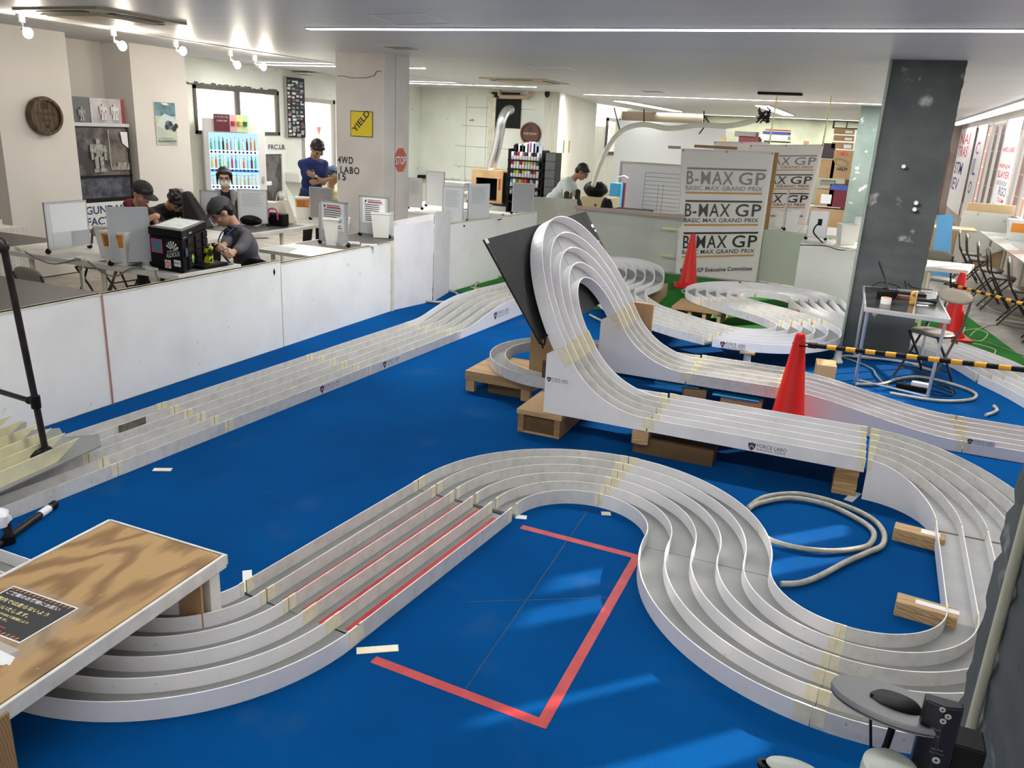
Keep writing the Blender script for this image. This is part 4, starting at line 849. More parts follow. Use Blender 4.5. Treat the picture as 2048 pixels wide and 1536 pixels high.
# ---------------------------------------------------------------- board stands, bins
def board_stand(pl, pr, h, label, face=MBOARD, note=None, z=ZT, lean=.0, group=None, rim=ALU):
    a = P(*pl, z); b = P(*pr, z) if len(pr) == 2 else V(pr); xd = (b - a); xd.z = 0; W_ = xd.length; xd.normalize(); yd = (UP + xd.cross(UP) * -lean).normalized(); n = xd.cross(yd)
    t = thing('board_stand', label, 'notice stand', tuple((a + b) / 2), group=group)
    m = M(); quad_on(m, a + UP * .03, xd, yd, 0, W_, 0, h, .012); m.build('board', face, t)
    m = M()
    for x0, x1, y0, y1 in ((0, W_, 0, .012), (0, W_, h - .012, h), (0, .012, 0, h), (W_ - .012, W_, 0, h)): quad_on(m, a + UP * .03 - n * .002, xd, yd, x0, x1, y0, y1, .016)
    m.build('frame', rim, t)
    for p in (a, b): M().ell(p + UP * .02, (.024, .024, .02), None, 12, 8).cyl(p + UP * .02, p + UP * .045, .012).build('foot', BLK, t, smooth=True)
    if note:
        for (x0, x1, y0, y1, mm) in note:
            m = M(); quad_on(m, a + UP * .03 + n * .013, xd, yd, x0 * W_, x1 * W_, y0 * h, y1 * h, .0008); m.build('paper_sheet', mm, t)
    t_ = (t, a + UP * .03 + n * .0145, xd, yd, W_, h); return t_
def lines(tt, x0, x1, y0, y1, n, mt=INKG2, hh=.3, col=None, jitter=.25):
    t, o, xd, yd, W_, h = tt; m = M()
    for k in range(n):
        y = y1 - (y1 - y0) * (k + .5) / n; s = (y1 - y0) / n * hh
        quad_on(m, o, xd, yd, x0 * W_, (x1 - random.uniform(0, jitter) * (x1 - x0)) * W_, (y - s / 2) * h, (y + s / 2) * h, .0005)
    m.build('printed_lines', mt, t)
PG = mat('paper_grey', (.62, .64, .66), .6); PGR = mat('board_grey_patch', (.40, .42, .44), .4)
t1 = board_stand((97, 508), (180, 497), .40, 'white board stand at the left end of the white table', PG, [(.12, .98, .36, .95, PAPER), (.12, .55, .03, .35, PG), (.56, .98, .03, .35, PGR)])
t2 = board_stand((222, 532), (305, 530), .44, 'grey board stand behind the bin with orange label', MBOARD, lean=0)
PBG = mat('beige_board', (.62, .60, .54), .5)
t3 = board_stand((478, 451), (537, 453), .38, 'board stand in front of the masked woman, blank on the back', PBG, [(.08, .97, .12, .97, PG)]); lines(t3, .15, .9, .5, .9, 10, PGR)
t3b = board_stand((404, 450), (440, 452), .36, 'grey board stand left of the masked woman', MBOARD, z=ZT)
t4 = board_stand((621, 440), (668, 444), .38, 'bare metallic board stand in front of the standing man', mat('brushed_board', (.36, .35, .36), .25, .6))
NB = [(.12, .88, .30, .96, PAPER)]
for (pl, pr, lab) in [((640, 486), (697, 495), 'left of the two notice boards with red headings'), ((720, 471), (778, 477), 'right of the two notice boards with red headings')]:
    tt = board_stand(pl, pr, .41, lab, MBOARD, NB, z=ZT - .008); lines(tt, .2, .82, .34, .80, 9, INK, .35, jitter=.35)
    t, o, xd, yd, W_, h = tt; m = M(); quad_on(m, o, xd, yd, .30 * W_, .78 * W_, .83 * h, .865 * h, .0006); m.build('red_heading', mat('dark_red_ink', (.45, .03, .06), .5), t)
    m = M(); quad_on(m, o, xd, yd, .2 * W_, .25 * W_, .84 * h, .90 * h, .0006); quad_on(m, o, xd, yd, .29 * W_, .75 * W_, .89 * h, .905 * h, .0006); quad_on(m, o, xd, yd, .15 * W_, .85 * W_, .80 * h, .805 * h, .0006); m.build('emblem', INK, t)
for (pl, pr, h, fc, lab) in [((816, 418), (844, 420), .42, PG, 'white board stand right of the stop sign column'), ((852, 413), (888, 417), .50, PG, 'plain white board stand with small paper'), ((884, 452), (926, 455), .46, PG, 'white lined board stand behind the tall panels'), ((934, 445), (976, 443), .46, PG, 'white lined board stand next to the cable'), ((1023, 428), (1066, 430), .42, PGR, 'slate grey board stand before the spray can rack')]:
    zz = ZT + .02; tt = board_stand(pl, pr, h, lab, fc, z=zz)
    if fc is PG and 'plain' not in lab: lines(tt, .15, .85, .45, .9, 9, PGR)
def bin_(u, v, label, s=.105, h=.27, z=ZT, rz=.35, lab=None, k=.78):
    p = P(u, v, z); t = thing('white_bin', label, 'bin', (p.x, p.y, z), rz)
    o = [(s, s), (-s, s), (-s, -s), (s, -s)]; b = [(x * k, y * k) for x, y in o]; m = M()
    m.hexa([(x, y, 0) for x, y in b], [(x, y, h * .97) for x, y in o]); m.hexa([(x * 1.04, y * 1.04, h * .95) for x, y in o], [(x * 1.04, y * 1.04, h) for x, y in o]); m.build('bin_body', BINW, t, local=True)
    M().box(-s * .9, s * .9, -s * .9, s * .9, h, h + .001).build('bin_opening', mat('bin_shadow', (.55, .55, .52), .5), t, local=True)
    if lab:
        f = lambda x, zz: V((x * (k + (1 - k) * zz / h), -s * (k + (1 - k) * zz / h) - .002, zz)); m = M(); q = [f(-s * .85, h * .55), f(s * .85, h * .55), f(s * .85, h * .92), f(-s * .85, h * .92)]
        m.hexa(q, [p + V((0, -.001, 0)) for p in q]); m.build('orange_label', ORNG, t, local=True)
        m = M()
        for r in range(6):
            zz = h * (.60 + .048 * r); q = [f(-s * .7, zz), f(s * (.3 + random.random() * .4), zz), f(s * (.3), zz + .005), f(-s * .7, zz + .005)]; q = [p + V((0, -.0018, 0)) for p in q]; m.hexa(q, [p + V((0, -.0006, 0)) for p in q])
        for r in range(13):
            for zz in (h * .565, h * .895):
                x = -s * .8 + r * s * .125; q = [f(x, zz), f(x + s * .05, zz), f(x + s * .09, zz + .006), f(x + s * .04, zz + .006)]; q = [p + V((0, -.0018, 0)) for p in q]; m.hexa(q, [p + V((0, -.0006, 0)) for p in q])
        m.build('label_print', INK, t, local=True)
    return t
bin_(250, 527, 'white bin with orange warning label beside the tool case', .12, .27, rz=.15, lab=True)
bin_(233, 512, 'plain white bin behind the one with the orange warning label', .11, .26, rz=.15)
b2 = bin_(608, 436, 'white bin with brown label by the carry bag', .10, .26, rz=.5, lab=True)
bin_(674, 489, 'white bin in front of the left notice board', .11, .27, z=ZT - .007)
bin_(538, 448, 'white bin beside the masked woman board', .10, .26)
bin_(905, 449, 'white bin in front of the lined board stand', .10, .27, z=ZT + .02)
bin_(765, 474, 'white bin in front of the right notice board', .105, .27, z=ZT)
bin_(1690, 489, 'white bin by the dark column with thin cable', .11, .26, z=ZT)
bin_(1563, 455, 'white bin on the second table behind the near banner', .10, .25); bin_(1580, 452, 'second white bin behind the near banner', .10, .25)
board_stand((1565, 458), (1568, 461), .55, 'board stand seen edge on behind the near banner', PAPER)
board_stand((1611, 479), (1650, 481), .36, 'small white board stand with a bent black phone arm', PAPER, z=ZT)
board_stand((1700, 487), (1722, 489), .33, 'white board stand touching the dark column', PAPER, z=ZT)
ar = thing('phone_arm', 'black bent gooseneck phone holder in front of a small white board', 'phone holder', tuple(P(1646, 486, ZT)))
pts = [P(1646, 486, ZT), PY(1634, 474, 11.1), PY(1627, 464, 11.1), PY(1631, 453, 11.1), PY(1639, 446, 11.1)]
M().tube(catmull(pts, 6), .009, 8).build('gooseneck', BLK, ar, smooth=True); p = pts[-1]; M().box(p.x - .02, p.x + .03, p.y - .02, p.y + .02, p.z - .03, p.z + .05).build('clamp', BLK, ar)
# cables on the tables
def cord(name, pts, r, label, mt=CORDG): return hose(name, pts, r, label, mt, 'cable', 6, 8)
def socket(u, v, z, label, rz=0.0, L_=.16):
    p = P(u, v, z); m = M(); m.T = Matrix.Translation(p) @ Matrix.Rotation(rz, 4, 'Z'); m.box(-L_ / 2, L_ / 2, -.02, .02, 0, .025); single('power_strip', m, BINW, label, 'power strip', bevel=.003)
socket(40, 500, ZT, 'white power strip at the left end of the white table', -.4); socket(160, 520, ZT - .0, 'white power strip below the first board stand', -.3); socket(301, 540, ZT, 'white power strip in front of the tool case', -.2)
cord('power_cable', [P(50, 503, ZT + .01), PY(75, 518, 4.70), PY(110, 528, 4.70), PY(150, 519, 4.70), P(160, 520, ZT + .01)], .006, 'grey cable sagging left of the white table edge')
cord('power_cable', [P(175, 522, ZT + .01), PY(205, 545, 4.70), PY(232, 552, 4.70), PY(262, 537, 4.70), P(290, 538, ZT + .01)], .006, 'grey cable sagging from the middle of the white table edge')
cord('power_cable', [P(310, 541, ZT + .01), PY(313, 552, 4.70), PY(320, 564, 4.70), PY(324, 580, 4.69)], .006, 'grey cable hanging under the tool case')
cord('power_cable', [P(975, 446, ZT + .03), P(990, 440, ZT + .05), P(1003, 438, ZT + .06), P(1005, 428, ZT + .03), P(1012, 434, ZT + .03)], .006, 'dark cable rising beside the cream stained partition', BLK)
socket(738, 493, ZT, 'white power strip by the right notice board', .3); socket(700, 488, ZT, 'flat white charger before the notice boards', .2, .2)
cord('power_cable', [P(1600, 490, ZT + .01), P(1650, 492, ZT + .01), P(1680, 500, ZT + .01), P(1712, 498, ZT + .01)], .006, 'dark cable lying along the table by the dark column', BLK)
# ================================================================ tool case
tc_ = thing('tool_case', 'large black square tool case covered in stickers', 'tool case', (-5.3, 5.05, ZT + .003))
q0 = [P(300, 538, ZT), P(420, 524, ZT)]; zc = ZT + .003
A = V((-5.62, 4.86, 0)); Bx = V((-5.13, 4.80, 0)); Cx = V((-4.90, 5.16, 0)); Dx = A + (Cx - Bx)
A, Bx, Cx = [P(u, v, ZT) for u, v in ((302, 536), (369, 548), (418, 520))]
for p_ in (A, Bx, Cx): p_.z = 0
Dx = A + (Cx - Bx)
hC = .33
def pr4(z0, z1, g=1.0, base=(0, 0)):
    c = (A + Cx) / 2; q = [c + (p - c) * g for p in (A, Bx, Cx, Dx)]; return [p + UP * z0 for p in q], [p + UP * z1 for p in q]
m = M(); m.hexa(*pr4(zc, zc + hC * .80, .97)); m.build('case_body', BLK, tc_, bevel=.008)
m = M(); m.hexa(*pr4(zc + hC * .81, zc + hC, 1.0)); m.build('lid', BLK, tc_, bevel=.008)
c = (A + Cx) / 2; m = M()
for k in range(3):
    a_ = Bx.lerp(Cx, .18 + k * .3); b_ = Bx.lerp(Cx, .36 + k * .3)
    for r in range(4):
        n_ = (Cx - Bx).cross(UP).normalized(); z_ = zc + .02 + r * .062; m.hexa([a_ + UP * z_, b_ + UP * z_, b_ + UP * (z_ + .05), a_ + UP * (z_ + .05)], [p + n_ * .006 for p in (a_ + UP * z_, b_ + UP * z_, b_ + UP * (z_ + .05), a_ + UP * (z_ + .05))])
m.build('ribs', BLKM, tc_)
m = M(); g = .78; cc = c + UP * (zc + hC + .001); q = [c + (p - c) * g + UP * (zc + hC + .001) for p in (A, Bx, Cx, Dx)]; m.hexa(q, [p + UP * .002 for p in q]); m.build('top_sheet', mat('pale_blue_sheet', (.45, .6, .7), .3, col2=(.7, .72, .68), scale=14, lo=.45, hi=.5), tc_, label='pale blue printed sheet on the lid')
fx = (Bx - A).normalized(); fn = fx.cross(UP).normalized(); FO = c + (A - c) * .97 + fn * .003; FW = (Bx - A).length * .97
gx = (Cx - Bx).normalized(); gn = gx.cross(UP).normalized(); GO = c + (Bx - c) * .97 + gn * .003; GW = (Cx - Bx).length * .97
def stick(o, xd, x0, x1, z0, z1, mt, name='sticker', lab=None, d=.001):
    m = M(); quad_on(m, o + UP * zc, xd, UP, x0, x1, z0, z1, d); return m.build(name, mt, tc_, label=lab)
TEAL = mat('teal_ink', (.05, .22, .26), .4); MAG = mat('magenta_ink', (.45, .06, .22), .4); REDI = mat('red_ink', (.65, .03, .04), .5); BLUI = mat('blue_ink', (.05, .08, .35), .5)
FW_ = FW; stick(FO, fx, .05 * FW_, .40 * FW_, .13, .24, MAG, lab='pink square sticker with teal disc'); m = M(); cc = FO + fx * FW * .24 + UP * (zc + .185) + fn * .0015; m.hexa([cc + (fx * cos(a) + UP * sin(a)) * .048 for a in [2 * pi * k / 20 for k in range(20)]], [cc + fn * .0006 + (fx * cos(a) + UP * sin(a)) * .048 for a in [2 * pi * k / 20 for k in range(20)]]); m.build('sticker', TEAL, tc_, label='round teal sticker')
def sunrays(cc, xd, yd, r, a0, a1, n, mt, nrm, r0=.0):
    m = M()
    for k in range(n):
        a = radians(a0 + (a1 - a0) * (k + .15) / n); b = radians(a0 + (a1 - a0) * (k + .68) / n); q = [cc + (xd * cos(a) + yd * sin(a)) * r0, cc + (xd * cos(a) + yd * sin(a)) * r, cc + (xd * cos(b) + yd * sin(b)) * r, cc + (xd * cos(b) + yd * sin(b)) * r0]
        m.hexa(q, [p + nrm * .0006 for p in q])
    return m.build('sticker', mt, tc_, label='rising sun sticker')
sunrays(FO + fx * FW * .70 + UP * (zc + .165) + fn * .001, fx, UP, .075, 15, 165, 6, PAPER, fn, .018)
text('ALDIOUS', 'lettering', PAPER, tc_, FO + fx * FW * .50 + UP * (zc + .10) + fn * .001, fx + UP * .2, UP, height=.035, width=FW * .42)
text('MADE IN JAPAN', 'lettering', PAPER, tc_, FO + fx * FW * .53 + UP * (zc + .14) + fn * .001, fx + UP * .2, UP, height=.016, width=FW * .34)
stick(FO, fx, .44 * FW, .62 * FW, .02, .085, PAPER, lab='white and red sun flag sticker'); sunrays(FO + fx * FW * .53 + UP * (zc + .052) + fn * .0022, fx, UP, .030, 0, 360, 12, REDI, fn, .008)
stick(FO, fx, .72 * FW, .92 * FW, .045, .095, PAPER, lab='white sticker with blue letters'); text('Bloody', 'lettering', BLUI, tc_, FO + fx * FW * .74 + UP * (zc + .06) + fn * .002, fx, UP, height=.022, width=FW * .15, bold=.02)
stick(FO, fx, .30 * FW, .42 * FW, .285, .315, mat('brown_tag', (.25, .18, .1), .5))
stick(GO, gx, .02, .10, .27, .32, PAPER); text('Rebirth', 'lettering', INK, tc_, GO + gx * .024 + UP * (zc + .285) + gn * .002, gx, UP, height=.02, width=.07, bold=.03)
stick(GO, gx, .17, .25, .275, .305, REDI); text('MOTUL', 'lettering', PAPER, tc_, GO + gx * .175 + UP * (zc + .283) + gn * .002, gx, UP, height=.014, width=.068, bold=.03)
stick(GO + gn * .006, gx, .03, .10, .12, .19, mat('navy_ink', (.02, .04, .10), .4)); text('M', 'lettering', mat('steel_blue', (.1, .25, .45), .4), tc_, GO + gn * .0085 + gx * .045 + UP * (zc + .135), gx, UP, height=.035, width=.035, bold=.03)
m = M(); cc = GO + gn * .0075 + gx * .215 + UP * (zc + .085)
m.hexa([cc + (gx * cos(a) + UP * sin(a)) * .036 for a in [2 * pi * k / 20 for k in range(20)]], [cc + gn * .0006 + (gx * cos(a) + UP * sin(a)) * .036 for a in [2 * pi * k / 20 for k in range(20)]]); m.build('sticker', mat('green_print', (.06, .30, .08), .4), tc_, label='round green sticker')
m = M(); m.hexa([cc + gn * .0008 + (gx * cos(a) + UP * sin(a)) * .028 for a in [pi * k / 10 for k in range(11)]], [cc + gn * .0014 + (gx * cos(a) + UP * sin(a)) * .028 for a in [pi * k / 10 for k in range(11)]]); m.build('sticker', mat('sand_print', (.65, .42, .12), .4), tc_)
rv = M()
for k in range(9): p = GO + gx * .155 + gn * .002 + UP * (zc + .03 + .03 * k); rv.ell(p, (.003, .003, .003), None, 8, 5)
rv.build('rivet', CHROME, tc_)
# ================================================================ folding chairs and stool
def chair_proto(label):
    t = thing('folding_chair', label, 'folding chair', (0, 0, 0))
    fn_ = lambda p: V((p.x, p.y, p.z * .55 if p.z < 0 else p.z))
    m = M(); m.ell((0, 0, .44), (.17, .155, .03), None, 20, 8, fn=lambda p: V((math.copysign(abs(p.x / .17) ** .75 * .17, p.x), math.copysign(abs(p.y / .155) ** .75 * .155, p.y), max(-.018, min(.018, p.z))))); m.build('seat', PADG, t, smooth=True, local=True)
    R_ = Matrix.Rotation(radians(-12), 3, 'X'); m = M(); m.ell((0, .215, .745), (.165, .022, .065), R_, 20, 10, fn=lambda p: V((math.copysign(abs(p.x / .165) ** .7 * .165, p.x), max(-.012, min(.014, p.y)), p.z))); m.build('backrest', PADG, t, smooth=True, local=True)
    for s in (-1, 1):
        M().tube([(s * .15, .225, .76), (s * .155, .17, .52), (s * .16, .0, .24), (s * .165, -.17, .012)], .011, 8).build('leg', CHAIRM, t, smooth=True, local=True)
        M().tube([(s * .135, -.12, .43), (s * .14, .06, .22), (s * .145, .20, .012)], .011, 8).build('leg', CHAIRM, t, smooth=True, local=True)
    M().tube([(-.163, -.11, .10), (.163, -.11, .10)], .008, 6).build('stretcher', CHAIRM, t, smooth=True, local=True); M().tube([(-.143, .14, .10), (.143, .14, .10)], .008, 6).build('stretcher', CHAIRM, t, smooth=True, local=True)
    M().tube([(-.15, .13, .425), (-.14, -.10, .425), (.14, -.10, .425), (.15, .13, .425)], .009, 6).build('seat_frame', CHAIRM, t, smooth=True, local=True)
    return t
ch0 = chair_proto('taupe folding chair, empty, its back nearest the long glossy table corner')
ch0.location = (1.62, 14.6, -.012); ch0.rotation_euler = (0, 0, radians(85))
for (x, y, r, lab) in [(1.66, 13.9, 88, 'taupe folding chair, second from the far end of the glossy table'), (1.70, 12.75, 86, 'taupe folding chair in the middle of the row at the glossy table'), (1.76, 12.1, 92, 'taupe folding chair, second nearest of the row at the glossy table'), (1.86, 11.1, 84, 'taupe folding chair at the right edge of the view'), (2.0, 10.2, 84, 'taupe folding chair mostly cut off by the right edge')]:
    dup(ch0, (x, y, -.012), radians(r), lab, 'folding chairs along the glossy table')
ch0['group'] = 'folding chairs along the glossy table'
for (x, y, r, lab) in [(-5.62, 4.30, 178, 'empty taupe folding chair between the left edge table and the white table'), (-7.05, 5.85, 15, 'empty taupe folding chair behind the first board stand'), (.98, 11.3, 160, 'folding chair tucked behind the small white table')]:
    dup(ch0, (x, y, -.012), radians(r), lab, 'scattered empty folding chairs')
st_ = dup(ch0, (.70, 7.78, 0), radians(-38), 'taupe folding chair standing by the folding table on the blue carpet', 'scattered empty folding chairs')
# ================================================================ folding camp table by the dark column
ct = thing('folding_table', 'black topped aluminium folding table with laptop and can', 'table', (.42, 7.7, 0))
q = [P(1728, 572, .70), P(1731, 615, .70), P(1900, 639, .70), P(1872, 585, .70)]
q = [(p.x, p.y) for p in q]; ZC = .70
BTOP = mat('black_table_top', (.02, .02, .022), .22)
M().prism(q, ZC - .012, ZC).build('table_top', BTOP, ct)
cxm = sum(p[0] for p in q) / 4; cym = sum(p[1] for p in q) / 4
for i in range(4):
    a = V((*q[i], 0)); b = V((*q[(i + 1) % 4], 0)); n = (b - a).cross(UP).normalized() * .007; M().hexa([p + UP * (ZC - .035) for p in (a - n, b - n, b + n, a + n)], [p + UP * (ZC + .003) for p in (a - n, b - n, b + n, a + n)]).build('edge_rail', ALU, ct, bevel=.002)
fl_ = [P(1710, 765, 0), P(1853, 800, 0), P(1838, 735, 0), P(1708, 716, 0)]; tops = [q[1], q[2], q[3], q[0]]
for f, tp_ in zip(fl_, tops):
    tp_ = V((tp_[0] * .93 + cxm * .07, tp_[1] * .93 + cym * .07, ZC - .012)); M().tube([tp_, tp_.lerp(V((f.x, f.y, 0)), .5), V((f.x, f.y, .012))], .013, 10).build('leg', ALU, ct, smooth=True)
for a, b in ((0, 1), (2, 3)): M().tube([V((fl_[a].x, fl_[a].y, .03)), V((fl_[b].x, fl_[b].y, .03))], .010, 8).build('foot_rail', ALU, ct, smooth=True)
lp = thing('laptop', 'open black laptop on the folding table, screen seen edge on', 'laptop', (.3, 7.95, ZC))
a = P(1778, 580, ZC + .01); m = M(); m.T = Matrix.Translation((a.x + .13, a.y - .02, ZC + .001)) @ Matrix.Rotation(.2, 4, 'Z'); m.box(-.16, .16, -.11, .11, 0, .018); m.build('keyboard_half', BLK, lp, bevel=.003)
m = M(); m.T = Matrix.Translation((a.x + .13, a.y - .02, ZC + .019)) @ Matrix.Rotation(.2, 4, 'Z')
for i in range(10):
    for j in range(4): m.box(-.14 + i * .028, -.118 + i * .028, -.02 + j * .027, .0 + j * .027, 0, .003)
m.build('keys', INKG, lp)
s0 = PY(1778, 580, a.y); s1 = PY(1757, 524, a.y); m = M(); dv = V((0, .22, 0)); e_ = V((.006, 0, .002)); m.hexa([s0 - dv * .5, s0 + dv * .5, s0 + dv * .5 + e_, s0 - dv * .5 + e_], [s1 - dv * .5, s1 + dv * .5, s1 + dv * .5 + e_, s1 - dv * .5 + e_]); m.build('screen', BLK, lp)
tr = thing('tape_roll', 'roll of white tape on the near left of the folding table', 'tape', tuple(P(1771, 611, ZC)))
p = P(1771, 607, ZC); M().lathe([(.020, 0), (.042, 0), (.042, .05), (.020, .05), (.020, 0)], p, 24).build('tape_body', BINW, tr, smooth=True)
M().lathe([(.036, .0505), (.038, .0515)], p, 24).lathe([(.016, .002), (.0195, .002), (.0195, .0505), (.017, .0505)], p, 20).build('core', mat('orange_core', (.6, .2, .1), .6), tr)
p = P(1824, 609, ZC); cn = thing('drink_can', 'gold coffee can on the folding table', 'can', tuple(p))
M().lathe([(.022, 0), (.027, .005), (.027, .112), (.022, .118)], p, 20).build('can_body', mat('gold_can', (.55, .36, .12), .3, .5, col2=(.35, .18, .05), scale=50), cn, smooth=True)
M().cyl(p + V((0, -.0275, .085)), p + V((0, -.028, .085)), .013, n=16).build('round_emblem', mat('maroon_ink', (.25, .05, .05), .5), cn)
p = P(1800, 596, ZC); single('leather_case', M().box(p.x - .05, p.x + .08, p.y - .05, p.y + .02, ZC, ZC + .03), mat('brown_leather', (.12, .05, .03), .5), 'brown leather case behind the gold can', 'case', bevel=.004)
p = P(1765, 598, ZC); single('speaker_box', M().hexa([(p.x - .05, p.y, ZC), (p.x + .10, p.y + .02, ZC), (p.x + .10, p.y + .10, ZC), (p.x - .05, p.y + .08, ZC)], [(p.x - .05, p.y, ZC + .06), (p.x + .12, p.y + .02, ZC + .075), (p.x + .12, p.y + .10, ZC + .08), (p.x - .05, p.y + .08, ZC + .065)]), BLK, 'black box behind the tape roll', 'box', bevel=.004)
tch = thing('torch', 'black hand torch lying at the right of the folding table', 'torch', tuple(P(1860, 605, ZC + .02)))
a = P(1835, 600, ZC + .02); b = P(1873, 603, ZC + .022); M().cyl(a, a.lerp(b, .6), .012).build('grip', BLK, tch, smooth=True); M().cyl(a.lerp(b, .6), b, .014, .024).build('torch_head', BLKM, tch, smooth=True)
for i, pts in enumerate([[(1745, 572), (1760, 565), (1785, 569), (1800, 576)], [(1812, 574), (1810, 562), (1815, 560), (1818, 570), (1830, 576), (1865, 580)]]):
    cord('power_cable', [P(u, v, ZC + .012 + (.02 if k == 1 else 0)) for k, (u, v) in enumerate(pts)], .004, ['thin black cable behind the laptop', 'looped black cable right of the laptop'][i], BLK)
block('paper_slip', (P(1845, 611, ZC).x, P(1845, 611, ZC).y), .09, .04, ZC + .0005, ZC + .0012, .2, PAPER, 'white paper slip on the folding table', 'paper', bevel=0)
ps = thing('power_strip', 'black and white power strip under the folding table', 'power strip', tuple(P(1825, 780)))
a = P(1825, 780); m = M(); m.T = Matrix.Translation(a) @ Matrix.Rotation(-.15, 4, 'Z'); m.box(-.13, .13, -.03, .03, .001, .04); m.build('strip_body', BLK, ps, bevel=.004)
m = M(); m.T = Matrix.Translation(a) @ Matrix.Rotation(-.15, 4, 'Z'); m.box(-.02, .11, -.02, .04, .04, .075); m.build('plug_block', BINW, ps, bevel=.006)
cord('power_cable', [P(1680, 713, .01), P(1720, 726, .01), P(1745, 738, .01), P(1752, 750, .01), P(1770, 768, .01), P(1795, 780, .01)], .006, 'pale cable running to the power strip under the folding table', HOSE)
for i, pts in enumerate([[(1803, 775), (1812, 762), (1840, 758), (1862, 768), (1905, 785), (1910, 781), (1880, 770)], [(1850, 780), (1870, 782), (1902, 790), (1900, 775), (1875, 768)], [(1862, 786), (1872, 790), (1905, 792)]]):
    cord('power_cable', [P(u, v, .008) for u, v in pts], .005, ['black cable curling above the power strip', 'black cable in a triangle right of the power strip', 'short black cable right of the power strip'][i], BLK)
# ================================================================ traffic cones and striped bars
def cone(x, y, label, h=.72, rz=.0):
    t = thing('traffic_cone', label, 'traffic cone', (x, y, 0), rz)
    M().lathe([(.15, .025), (.145, .04), (.125, .06), (.118, .07), (.035, h - .025), (.028, h - .005), (.012, h)], (0, 0, 0), 32).build('cone_body', RED, t, smooth=True, local=True)
    M().box(-.19, .19, -.19, .19, 0, .026).build('base_plate', RED, t, local=True, bevel=.01)
    return t
cone(-.27, 5.72, 'red traffic cone between the raised straights, nearest the viewer'); cone(-2.08, 11.1, 'red traffic cone in front of the tournament banner', rz=.3); cone(1.06, 9.85, 'red traffic cone behind the folding chair at the right', rz=.2)
def bar(a, b, label, n=9):
    t = thing('barrier_bar', label, 'barrier bar', tuple((a + b) / 2)); d = (b - a)
    M().cyl(a, b, .016, n=14).build('bar_tube', BLK, t, smooth=True)
    for k in range(n):
        s = .10 + k * .88 / n; M().cyl(a + d * s, a + d * (s + .44 / n), .0165, n=14).build('orange_band', ORY, t, smooth=True)
    r = a - d.normalized() * .05; pts = [r + V((cos(k) * .06, sin(k) * .06, 0)) for k in [2 * pi * i / 16 for i in range(16)]]; M().tube(pts + [pts[0]], .006, 6).build('ring', BLK, t, smooth=True)
    M().cyl(a, a + d * .04, .02, n=12).build('bar_end', BLKM, t, smooth=True)
    return t
a = PY(1618, 690, 5.72); b = PY(2060, 741, 5.2); bar(a, b, 'black and orange striped bar hooked on the nearest cone'); 
a = PY(1905, 570, 9.85); b = PY(2062, 612, 8.6); bar(a, b, 'black and orange striped bar hooked on the cone at the right', 7)
# cords on the bare floor at the right
for i, (pts, mt_) in enumerate([([(1912, 667), (1935, 660), (1960, 657), (1975, 651), (1997, 648), (1993, 640), (1997, 634)], CORDW), ([(1930, 655), (1925, 680), (1960, 690), (1990, 700), (1985, 712)], CORDW), ([(1940, 672), (1955, 660), (1975, 668), (1962, 682), (1945, 680)], CORDW), ([(1958, 605), (1985, 620), (2020, 632), (2045, 640)], CORDW), ([(1960, 680), (1990, 690), (2048, 712)], CORDG), ([(2000, 645), (2020, 652), (2060, 660)], CORDG), ([(1975, 605), (1982, 618), (1995, 622), (2005, 628)], CORDG)]):
    cord('floor_cable', [P(u, v, -.004) for u, v in pts], .007, ['pale cable on the green carpet edge running to the windows', 'pale cable crossing the green carpet corner', 'loop of pale cable on the green carpet corner', 'pale cable on the sunlit floor below the chairs', 'dark thin cable on the sunlit floor', 'dark cable near the right edge of the view', 'grey cable below the folding chairs'][i], mt_)
socket(2025, 645, -.01, 'white power strip on the sunlit floor', -.2, .3)
# ================================================================ things on and along the left walls
def wtext(s, name, mt, t, o, xd, h, w_=None, bold=.0, sh=0.0, yd=UP): return text(s, name, mt, t, o, xd, yd, height=h, width=w_, bold=bold, shear=sh)
# round wooden cask signs
def cask(c, n, r, label, c1, c2):
    c = V(c); n = V(n).normalized(); R_ = n.to_track_quat('Z', 'Y').to_matrix(); t = thing('cask_sign', label, 'sign', tuple(c))
    M().lathe([(r * .97, 0), (r, .05), (r * .93, .085), (r * .80, .085), (r * .78, .055), (.001, .055)], c, 40, R_=R_).build('cask_head', c1, t, smooth=True)
    return t, c + n * .0555, n
DKW = wood('dark_cask_wood', (.10, .065, .03), (.05, .028, .012), 5, (1, 1, .4), .5, 4)
c0 = PX(85, 232, -8.79); t, o, n = cask(c0, (1, 0, 0), .215, 'round dark wooden sign with carved lettering on the left column', DKW, INK)
CARV = mat('carved_dark', (.022, .012, .006), .6)
ax = V((0, 1, 0)); m = M(); quad_on(m, o, ax, UP, -.05, .045, .075, .145, .001); m.build('crest', CARV, t)
wtext('Heineken', 'lettering', CARV, t, o - ax * .125 + UP * .005, ax, .05, .25, .012); wtext('Bier', 'lettering', CARV, t, o - ax * .07 - UP * .065, ax, .05, .15, .01)
m = M(); m.cyl(o - UP * .11 + ax * .01, o - UP * .11 + ax * .01 + V((.002, 0, 0)), .022, n=16); m.build('star_emblem', CARV, t)
c1 = PY(1062, 267, 17.05); t, o, n = cask(c1, (0, -1, 0), .235, 'round brown cask sign above the spray can rack', mat('brown_cask', (.10, .035, .015), .45), INK)
ax = V((1, 0, 0)); wtext('ROBERT BROWN', 'lettering', mat('cream_print', (.5, .45, .33), .5), t, o - ax * .15 - UP * .03, ax, .05, .30, .01); m = M(); quad_on(m, o, ax, UP, -.06, .06, .03, .12, .001); m.build('crest', mat('deep_brown', (.05, .015, .008), .5), t)
